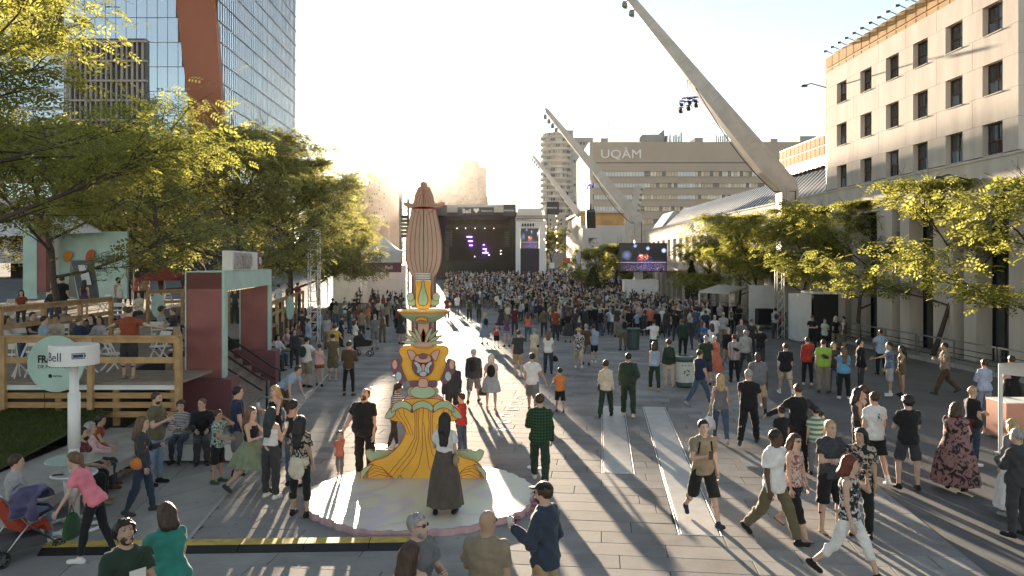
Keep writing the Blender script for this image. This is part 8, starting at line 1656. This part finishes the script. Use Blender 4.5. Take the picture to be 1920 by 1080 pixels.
person('man with a big black backpack by the green bin', 1168, 657, -15, top=('tee', 'grey'), bot=('pants', 'olive'), hair=('short', 'black'), skin='brown', extras=('backpack=black',))
person('tall man in dark grey beside the green bin', 1157, 632, 30, h=1.84, top=('tee', 'char'), bot=('pants', 'khaki'), hair=('short', 'brown'))
person('person with bright curly hair behind the green bin', 1180, 630, 0, sex='f', h=1.65, top=('long', 'black'), bot=('pants', 'black'), hair=('afro', 'lbrown'))
person('person in a white T-shirt with a dark crossbody strap', 1226, 672, 5, top=('tee', 'white'), bot=('pants', 'char'), hair=('short', 'brown'), extras=('crossbag=char',), armL='wide')
person('man with a black backpack beside the crowd barrier', 1128, 622, 0, top=('tee', 'cream'), bot=('pants', 'char'), hair=('short', 'grey'), extras=('backpack=black',))
person('woman with a blue shawl over a pale top and dark jeans', 1227, 732, 5, sex='f', h=1.66, top=('tank', 'lblue'), bot=('pants', 'dgreen'), hair=('bob', 'brown'), shoes='yellow', armL='back', legs='step')
person('woman in a dark jacket and wide beige trousers', 1254, 726, 3, sex='f', h=1.66, top=('jacket', 'dgreen'), bot=('pants', 'beige'), hair=('curly', 'brown'), extras=('backpack=dgreen',), shoes='beige')
person('man in a navy T-shirt and jeans striding past the recycling bin', 1312, 762, 55, h=1.78, top=('tee', 'navy'), bot=('jeans', 'jean'), hair=('short', 'brown'), legs='walkR', shoes='lgrey', armL='fwd')
person('bald man in a dark green T-shirt behind the recycling bin', 1324, 722, 10, h=1.76, w=1.1, top=('tee', 'dgreen'), bot=('knee', 'char'), hair=('buzz', 'grey'))
person('woman in a coral dress beside the bald man', 1340, 714, -5, sex='f', h=1.66, w=1.1, top=('dress', 'coral'), bot=('midi', 'coral'), hair=('short', 'pale'), shoes='white')
person('person in a vertically striped shirt with a sling bag', 1377, 716, 0, h=1.72, top=('shirt', 'vstripe:white'), bot=('pants', 'black'), hair=('short', 'brown'), extras=('fanny=black', 'capback=maroon'))
person('man in a black T-shirt and pale shorts with white shoes', 1473, 741, 8, h=1.77, top=('loose', 'black'), bot=('shorts', 'beige'), hair=('fade', 'brown'), sock='white', shoes='white', legs='walkL')
person('woman in a red jacket raising her hand', 1514, 722, 20, sex='f', h=1.70, top=('jacket', 'red'), bot=('pants', 'black'), hair=('short', 'brown'), armR='shade', extras=('bag=black',), shoes='cream')
person('stocky man in a lime green T-shirt with a sling bag', 1544, 737, 12, h=1.78, w=1.18, top=('tee', 'lime'), bot=('pants', 'khaki'), hair=('buzz', 'brown'), extras=('fanny=char',), shoes='char', head=(30, 0))
person('woman in a dark T-shirt and jeans behind the blue T-shirt', 1564, 735, 190, sex='f', h=1.68, top=('tee', 'char'), bot=('jeans', 'jean'), hair=('long', 'lbrown'), armL='phone')
person('woman in a bright blue T-shirt with long auburn hair', 1582, 748, 8, sex='f', h=1.66, w=1.15, top=('tee', 'cyan'), bot=('pants', 'black'), hair=('vlong', 'lbrown'), shoes='white', armR='phone')
person('man in a black bomber jacket over an orange shirt', 1614, 736, 95, h=1.78, top=('jacket', 'black'), bot=('jeans', 'char'), hair=('short', 'black'), head=(0, -25), armL='pocket', armR='pocket')
person('man in a blue camouflage T-shirt reaching out his hand', 1668, 742, -75, h=1.76, top=('tee', 'camo:blue'), bot=('knee', 'lgrey'), hair=('fade', 'black'), skin='tan', shoes='white', sock='white', armL='reach')
person('woman with long black hair in an olive playsuit', 1691, 742, -85, sex='f', h=1.63, top=('strap', 'olive'), bot=('short', 'olive'), hair=('vlong', 'black'), skin='tan', armL='phone')
person('guard in a light blue uniform shirt by the museum railing', 1652, 702, 0, h=1.76, top=('shirt', 'lblue'), bot=('pants', 'black'), hair=('buzz', 'brown'), skin='brown', armL='hip')
person('man in a tan T-shirt walking left beside the railing', 1772, 739, -80, h=1.76, top=('tee', 'khaki'), bot=('pants', 'brown'), hair=('short', 'black'), skin='tan', shoes='char', legs='walkL', armL='phone', armR='phone', extras=('crossbag=black',))
person('woman in a pale blue hoodie and jeans seen from behind', 1846, 787, 5, sex='f', h=1.66, top=('hoodie', 'lblue'), bot=('jeans', 'ljean'), hair=('bun', 'brown'), armL='phone', armR='phone', shoes='jean')
person('person in a pink top and black pinafore under the canopy', 1897, 780, 5, sex='f', h=1.70, top=('long', 'lpink'), bot=('skirt', 'black'), hair=('bun', 'brown'), extras=('backpack=black',), shoes='white')
person('bearded man in black with sunglasses by the dark booth', 1523, 658, 190, top=('tee', 'black'), bot=('pants', 'black'), hair=('short', 'black'), armL='cross', armR='cross', extras=('cap=char', 'shades'))
person('woman in a pale mint top by the dark booth', 1546, 660, 170, sex='f', h=1.64, top=('tee', 'mint'), bot=('pants', 'black'), hair=('short', 'brown'), armL='cross', armR='cross')
person('blond woman in black by the dark booth', 1567, 656, 185, sex='f', h=1.68, top=('tee', 'black'), bot=('pants', 'khaki'), hair=('long', 'pale'), armL='phone')
person('man in a black vest right of the dark booth', 1582, 660, -60, w=1.1, top=('tank', 'char'), bot=('knee', 'olive'), hair=('buzz', 'black'), beard='black')
person('person in a white T-shirt near the white cladding', 1454, 634, 0, top=('tee', 'lgrey'), bot=('pants', 'char'), hair=('short', 'black'), extras=('backpack=char',))
person('person in a rust shirt near the white cladding', 1467, 632, -15, top=('tee', 'rust'), bot=('pants', 'char'), hair=('short', 'brown'))
person('man in a burgundy shirt standing by the truss column', 1413, 612, 0, top=('tee', 'maroon'), bot=('pants', 'black'), hair=('short', 'brown'), extras=('backpack=black',))
MID = [(1340, 660, 190, 'white', 'grey', 'older man in a white shirt and cap walking toward the camera', 'm'), (1356, 650, 185, 'lgrey', 'khaki', 'man in a light grey cap behind the white shirted man', 'm'), (1366, 690, 180, 'black', 'tan', 'man in a black jacket and tan shorts coming forward', 'm'), (1320, 668, 175, 'blue', 'char', 'woman in a blue blouse with glasses', 'f'), (1335, 676, 0, 'white', 'char', 'woman in white with a bag behind the bald man', 'f'), (1390, 672, 190, 'grey', 'char', 'man in slate grey in the middle of the group', 'm'),
       (1398, 700, 0, 'lgrey', 'char', 'person in a pale grey T-shirt seen from behind', 'm'), (1426, 690, 30, 'black', 'char', 'man in a black T-shirt leaning into the group', 'm'), (1409, 668, 170, 'char', 'char', 'man with sunglasses in charcoal at the group edge', 'm'), (1280, 668, 10, 'dgreen', 'black', 'man in a dark green jacket above the recycling bin', 'm'), (1292, 655, 10, 'char', 'char', 'person in charcoal beside the dark green jacket', 'f'), (1268, 640, 0, 'black', 'char', 'man in black raising an arm near the crowd edge', 'm'),
       (1250, 632, 5, 'char', 'char', 'woman in a charcoal coat and boots', 'f'), (1220, 628, 0, 'coral', 'char', 'man in a salmon shirt by a dark coat', 'm'), (1232, 630, 8, 'black', 'black', 'person in a black coat beside the salmon shirt', 'f'), (1305, 632, 0, 'jean', 'jean', 'man in a denim blue shirt near the stall', 'm'), (1323, 640, 5, 'navy', 'navy', 'heavy man in navy near the stall', 'm'), (1370, 626, 150, 'leafprint:black', 'black', 'woman in a printed top facing the stall', 'f'),
       (1350, 615, 170, 'lgrey', 'char', 'person in pale grey at the stall queue', 'm'), (1385, 622, 180, 'black', 'black', 'person in black at the stall queue', 'm'), (1042, 638, 10, 'rust', 'char', 'man in rust left of the barriers', 'm'), (1065, 642, 0, 'black', 'char', 'person in a long black dress left of the barriers', 'f'), (1078, 632, 10, 'char', 'char', 'person in charcoal against the barriers', 'm'), (1020, 632, 0, 'olive', 'char', 'person in olive at the back of the crowd', 'm'), (990, 640, 0, 'coral', 'jean', 'person in coral red at the back of the crowd', 'f'), (965, 628, 0, 'maroon', 'char', 'person in maroon at the back of the crowd', 'm'), (940, 618, 0, 'char', 'char', 'person in a dark skirt behind the jersey boy', 'f'), (880, 602, 0, 'olive', 'char', 'man with a green backpack in the clearing', 'm'), (857, 592, 0, 'white', 'jean', 'man in a white T-shirt and jeans right of the sculpture neck', 'm'), (838, 598, -10, 'rust', 'char', 'man in brick red right of the bowl', 'm'), (898, 604, 5, 'char', 'char', 'person in dark clothes beside the green backpack', 'f')]
for k, (x, y, fc, c, c2, lab, sx) in enumerate(MID):
    person(lab, x, y, fc, sex=sx, h=(1.76 if sx == 'm' else 1.65) + random.uniform(-.05, .05), w=1.15 if 'heavy' in lab else 1.0, top=('jacket' if 'jacket' in lab or 'coat' in lab else 'tee', c), bot=('midi' if 'dress' in lab or 'skirt' in lab else 'shorts' if 'shorts' in lab else 'pants', c2), hair=(['short', 'buzz', 'fade', 'curly'][k % 4] if sx == 'm' else ['long', 'bob', 'bun', 'curly'][k % 4], ['brown', 'black', 'grey', 'lbrown'][(k * 3) % 4]), skin=['light', 'tan', 'light', 'light', 'brown'][k % 5], legs=['stand', 'relaxL', 'walkL', 'step'][k % 4], armL=['down', 'phone', 'loose', 'cross'][k % 4], armR=['down', 'down', 'loose', 'cross'][k % 4], extras=(('backpack=green',) if 'green backpack' in lab else ('cap=beige',) if ' cap ' in lab else ('shades',) if 'sunglasses' in lab else ()))
# -- terrace guests
def terr(label, px, Y, face, z=1.5, **k): return person(label, 0, 0, face, at=Vector((GX(px, Y), Y, z)), **k)
terr('man in a rust T-shirt leaning on the terrace railing', 242, 18.75, 5, h=1.76, w=1.18, belly=.8, top=('tee', 'rust'), bot=('knee', 'char'), hair=('buzz', 'brown'), armL='wide', armR='wide', shoes='tan')
SEATED = [(82, 21.4, 60, 'lblue', 'seated man in a pale blue shirt behind the round mint sign', 'm'), (105, 22.0, 170, 'beige', 'seated man facing forward behind the round mint sign', 'm'), (148, 21.4, 20, 'navy', 'seated man in navy behind the front railing', 'm'), (172, 22.6, 190, 'dots:char', 'seated woman in a printed top on the terrace', 'f'), (187, 22.0, 175, 'lgrey', 'seated woman holding a menu on the terrace', 'f'), (120, 26.5, 10, 'grey', 'seated man in a grey cap beyond the inner railing', 'm'), (60, 23.2, 100, 'char', 'seated person in charcoal left of the pale blue shirt', 'm'), (12, 22.2, 80, 'white', 'seated person in white at the far left table', 'f'), (235, 27.0, 10, 'lpink', 'seated woman in pink with her back turned', 'f'), (262, 28.5, 200, 'cream', 'seated woman in cream beside the pink one', 'f'), (302, 26.2, 60, 'lgrey', 'seated man in light grey before the small mint sign', 'm'), (325, 25.6, 250, 'char', 'seated person in charcoal beside the gate pillar', 'm'), (40, 30.0, 150, 'rust', 'seated guest in rust far back on the terrace', 'f'), (100, 31.5, 170, 'char', 'seated guest in charcoal far back on the terrace', 'm')]
for k, (x, Y, fc, c, lab, sx) in enumerate(SEATED):
    terr(lab, x, Y, fc, 1.5 if Y < 27.6 else 1.98, seat=0.46, sex=sx, h=1.74 if sx == 'm' else 1.64, top=(['tee', 'long', 'shirt'][k % 3], c), bot=('pants', ['char', 'jean', 'khaki'][k % 3]), hair=(['short', 'curly', 'fade'][k % 3] if sx == 'm' else ['long', 'bob', 'bun'][k % 3], ['black', 'brown', 'lbrown'][k % 3]), legs='sit', armL='lap', armR='lap', skin=['light', 'tan', 'light'][k % 3], extras=('cap=grey',) if ' cap' in lab else ())
terr('standing man in black before the poster board', 116, 30.2, 0, 1.98, h=1.82, w=1.15, top=('tee', 'black'), bot=('pants', 'djean'), hair=('short', 'brown'))
terr('woman in a plum top standing at the poster', 158, 31.0, 0, 1.98, sex='f', h=1.66, top=('tank', 'purple'), bot=('short', 'black'), hair=('vlong', 'brown'))
terr('standing man in a white tank top by the parasols', 221, 31.5, 100, 1.98, h=1.76, top=('tank', 'white'), bot=('pants', 'grey'), hair=('short', 'black'), skin='tan', beard='black')
for k, (x, Y, c, lab) in enumerate(((255, 40, 'coral', 'standing guest in coral under the orange parasol'), (240, 43, 'char', 'standing guest in charcoal under the trees'), (272, 42, 'tan', 'standing guest in tan beside the orange parasol'), (345, 38.5, 'maroon', 'standing guest in maroon behind the gate'), (462, 34, 'lgrey', 'guest seen through the gate opening'), (440, 36, 'char', 'darker guest seen through the gate opening'), (522, 41, 'white', 'guest in white behind the side railing'), (540, 43, 'olive', 'guest in olive behind the side railing'), (558, 45, 'rust', 'guest in rust behind the side railing'))):
    terr(lab, x, Y, random.uniform(0, 360), 1.98 if Y > 36 and x < 350 else 1.5, sex='mf'[k % 2], h=1.7, top=('tee', c), bot=('pants', 'char'), hair=(['short', 'long'][k % 2], 'brown'))
for k in range(10):                                               # guests perched along the promenade edge of the terrace
    Y = 31 + k * 1.7; lab = ['first', 'second', 'third', 'fourth', 'fifth', 'sixth', 'seventh', 'eighth', 'ninth', 'tenth'][k]
    person('%s seated person from the gate along the terrace edge' % lab, 0, 0, 100 + random.uniform(-30, 30), at=Vector((deck_x(Y) + 0.45, Y, 0)), seat=0.42, sex='mf'[k % 2], h=random.uniform(1.6, 1.8), top=(['tee', 'long'][k % 2], ['char', 'white', 'khaki', 'lpink', 'navy', 'grey', 'rust', 'cream', 'olive', 'black'][k]), bot=('pants', ['char', 'jean', 'khaki'][k % 3]), hair=(['short', 'long', 'bob'][k % 3], ['brown', 'black', 'lbrown', 'blond'][k % 4]), legs='sit', armL='lap', armR='lap')
# pram pushed by the woman in white
pm = thing('pram', 'dark pram pushed by the woman in a white blouse', 'pram', G(682, 668)); MB().prism([(-0.35, 0.45), (0.35, 0.5), (0.42, 0.75), (0.1, 0.8), (-0.05, 1.05), (-0.4, 0.95)], -0.22, 0.22).build('body', M_black, pm)
for x in (-0.3, 0.3):
    for y in (-0.22, 0.22): MB().tube([(x + 0.13 * math.cos(i * .628), y, 0.14 + 0.13 * math.sin(i * .628)) for i in range(11)], 0.02, 6, 0, False).build('wheel', M_black, pm, True)
MB().tube([(-0.35, 0, 0.9), (-0.6, 0, 1.05)], 0.02, 6).build('handle', M_dkmetal, pm)

# ------------------------------------------------------------------ the crowd before the stage
def merged(parts, skin):
    vs_, qs, mi, ms, n = [], [], [], [skin_mat(skin)], 0
    for nm, V, Q, m in parts:
        if nm == 'body': mm = np.zeros(len(Q), np.int32)
        else:
            if m not in ms: ms.append(m)
            mm = np.full(len(Q), ms.index(m), np.int32)
        vs_.append(V); qs.append(Q + n); mi.append(mm); n += len(V)
    return np.concatenate(vs_), np.concatenate(qs), np.concatenate(mi), ms
kinds = []
tops = ['char', 'white', 'grey', 'black', 'lblue', 'khaki', 'navy', 'rust', 'lgrey', 'black', 'olive', 'cream', 'char', 'maroon', 'white', 'jean', 'black', 'lpink', 'dgreen', 'grey']
far_kinds = []
for k, rs in [(k, r) for r in (0.055, 0.10) for k in range(20)]:
    sx = 'mf'[k % 2]; prt, _ = build_person(sex=sx, h=1.74 if sx == 'm' else 1.64, w=[1, 1.1, .95, 1.05][k % 4], legs=['stand', 'relaxL', 'step', 'relaxR'][k % 4], armL=['down', 'phone', 'loose', 'cross', 'hip', 'up', 'shade'][k % 7], armR=['down', 'loose', 'phone', 'cross', 'down', 'down', 'up'][k % 7], top=(['tee', 'long', 'jacket', 'tank', 'shirt'][k % 5], tops[k]), bot=(['pants', 'jeans', 'shorts', 'leggings'][k % 4], ['char', 'jean', 'khaki', 'black'][k % 4]), hair=(['short', 'long', 'buzz', 'bob', 'curly', 'bun'][k % 6] if sx == 'm' or True else 'long', ['brown', 'black', 'lbrown', 'blond', 'grey'][k % 5]), res=rs, feat=False, fingers=False, extras=(('backpack=char',) if k % 7 == 3 else ('cap=beige',) if k % 9 == 4 else ()), shoes='char')
    V, Q, mi, ms = merged(prt, ['light', 'tan', 'light', 'brown'][k % 4]); c3 = V[Q].mean(1); kp = (mi > 0) | (c3[:, 2] > 1.38) | (np.abs(c3[:, 0]) > 0.2) | (c3[:, 2] < 0.5); Q, mi = Q[kp], mi[kp]
    if rs > 0.07: far_kinds.append((V, Q, mi, ms))
    else: kinds.append((V, Q, mi, ms, finish_mesh('person', V, Q, ms, mi)))
used = [(o.location.x, o.location.y) for o in COL.objects if o.name.startswith('person')]
npl = len([1 for o in COL.objects if o.name.split('.')[0] == 'person']); rc = random.Random(12); spots = []
def ok(x, y, r): return all((x - a) ** 2 + (y - b) ** 2 > r * r for a, b in used)
def crowd_spot():
    Y = 60 + 66 * rc.random() ** 0.8
    lo_, hi_ = (835, 1235) if Y > 70 else (930, 1240)
    if Y < 64: lo_ = 985
    x = GX(rc.uniform(lo_, hi_), Y); return x, Y
tries = 0
while len(spots) < 1120 and tries < 60000:
    tries += 1; x, y = crowd_spot()
    px = 960 + x / y * F
    if 1170 < px < 1235 and 74 < y < 82: continue
    if ok(x, y, 0.5): used.append((x, y)); spots.append((x, y))
for _ in range(1500):                                                # looser fringe nearer the camera and left of the sculpture
    y = rc.uniform(46, 62); x = GX(rc.choice((rc.uniform(1085, 1330), rc.uniform(945, 1200))), y)
    if 960 + x / y * F < 945 + (y < 54) * 90: continue
    if ok(x, y, 0.62): used.append((x, y)); spots.append((x, y))
    if len(spots) > 1440: break
for _ in range(260):
    y = rc.uniform(48, 84); x = GX(rc.uniform(610, 760), y)
    if x < left_line(y) - 3 or not ok(x, y, 1.1): continue
    used.append((x, y)); spots.append((x, y))
    if len(spots) > 1510: break
spots.sort(key=lambda s: s[1]); nind = max(0, 296 - npl)
for k, (x, y) in enumerate(spots[:nind]):
    V, Q, mi, ms, me = kinds[rc.randrange(20)]; o = link('person', me); o.location = (x, y, gz(y)); o.rotation_euler = (0, 0, rc.gauss(0, 0.6)); s_ = rc.choice((rc.uniform(0.93, 1.06), rc.uniform(0.93, 1.06), rc.uniform(0.8, 1.08))); o.scale = (s_, s_, s_); tag(o, 'person standing in the dense crowd that faces the stage', 'person', 'crowd before the stage')
vs_, qs, mis, n0 = [], [], [], 0; allm = []
for x, y in spots[nind:]:
    V, Q, mi, ms = far_kinds[rc.randrange(20)]; a = rc.gauss(0, 0.6); s_ = rc.choice((rc.uniform(0.93, 1.06), rc.uniform(0.93, 1.06), rc.uniform(0.8, 1.08))); c_, s2 = math.cos(a) * s_, math.sin(a) * s_
    mp = []
    for m in ms:
        if m not in allm: allm.append(m)
        mp.append(allm.index(m))
    W_ = np.stack([V[:, 0] * c_ - V[:, 1] * s2 + x, V[:, 0] * s2 + V[:, 1] * c_ + y, V[:, 2] * s_ + gz(y)], 1); keep = np.ones(len(Q), bool)
    if y > 88: keep = (V[Q].mean(1)[:, 2] > 0.6)
    vs_.append(W_); qs.append(Q[keep] + n0); mis.append(np.array(mp, np.int32)[mi[keep]]); n0 += len(W_)
me = finish_mesh('crowd', np.concatenate(vs_), np.concatenate(qs), allm, np.concatenate(mis)); tag(link('crowd', me), 'dense far crowd packed in front of the concert stage', 'crowd', kind='stuff')
# ------------------------------------------------------------------ thin haze volume, added and tuned mainly for a glow around the sun
hz_ = MB().box(-420, 420, -30, 1260, -1.2, 185); hm = bpy.data.materials.new('sun_glow_haze'); hm.use_nodes = True; nt = hm.node_tree; nt.nodes.remove(nt.nodes['Principled BSDF'])
pv = nd(nt, 'ShaderNodeVolumePrincipled'); pv.inputs['Color'].default_value = (0.98, 0.95, 0.90, 1); pv.inputs['Density'].default_value = 0.000012; pv.inputs['Anisotropy'].default_value = 0.85
nt.links.new(pv.outputs[0], nt.nodes['Material Output'].inputs['Volume']); hz = hz_.build('haze', hm); tag(hz, 'thin warm haze added mainly for a glow around the sun', 'haze', kind='stuff')
scene.cycles.volume_bounces = 0; scene.cycles.volume_step_rate = 10
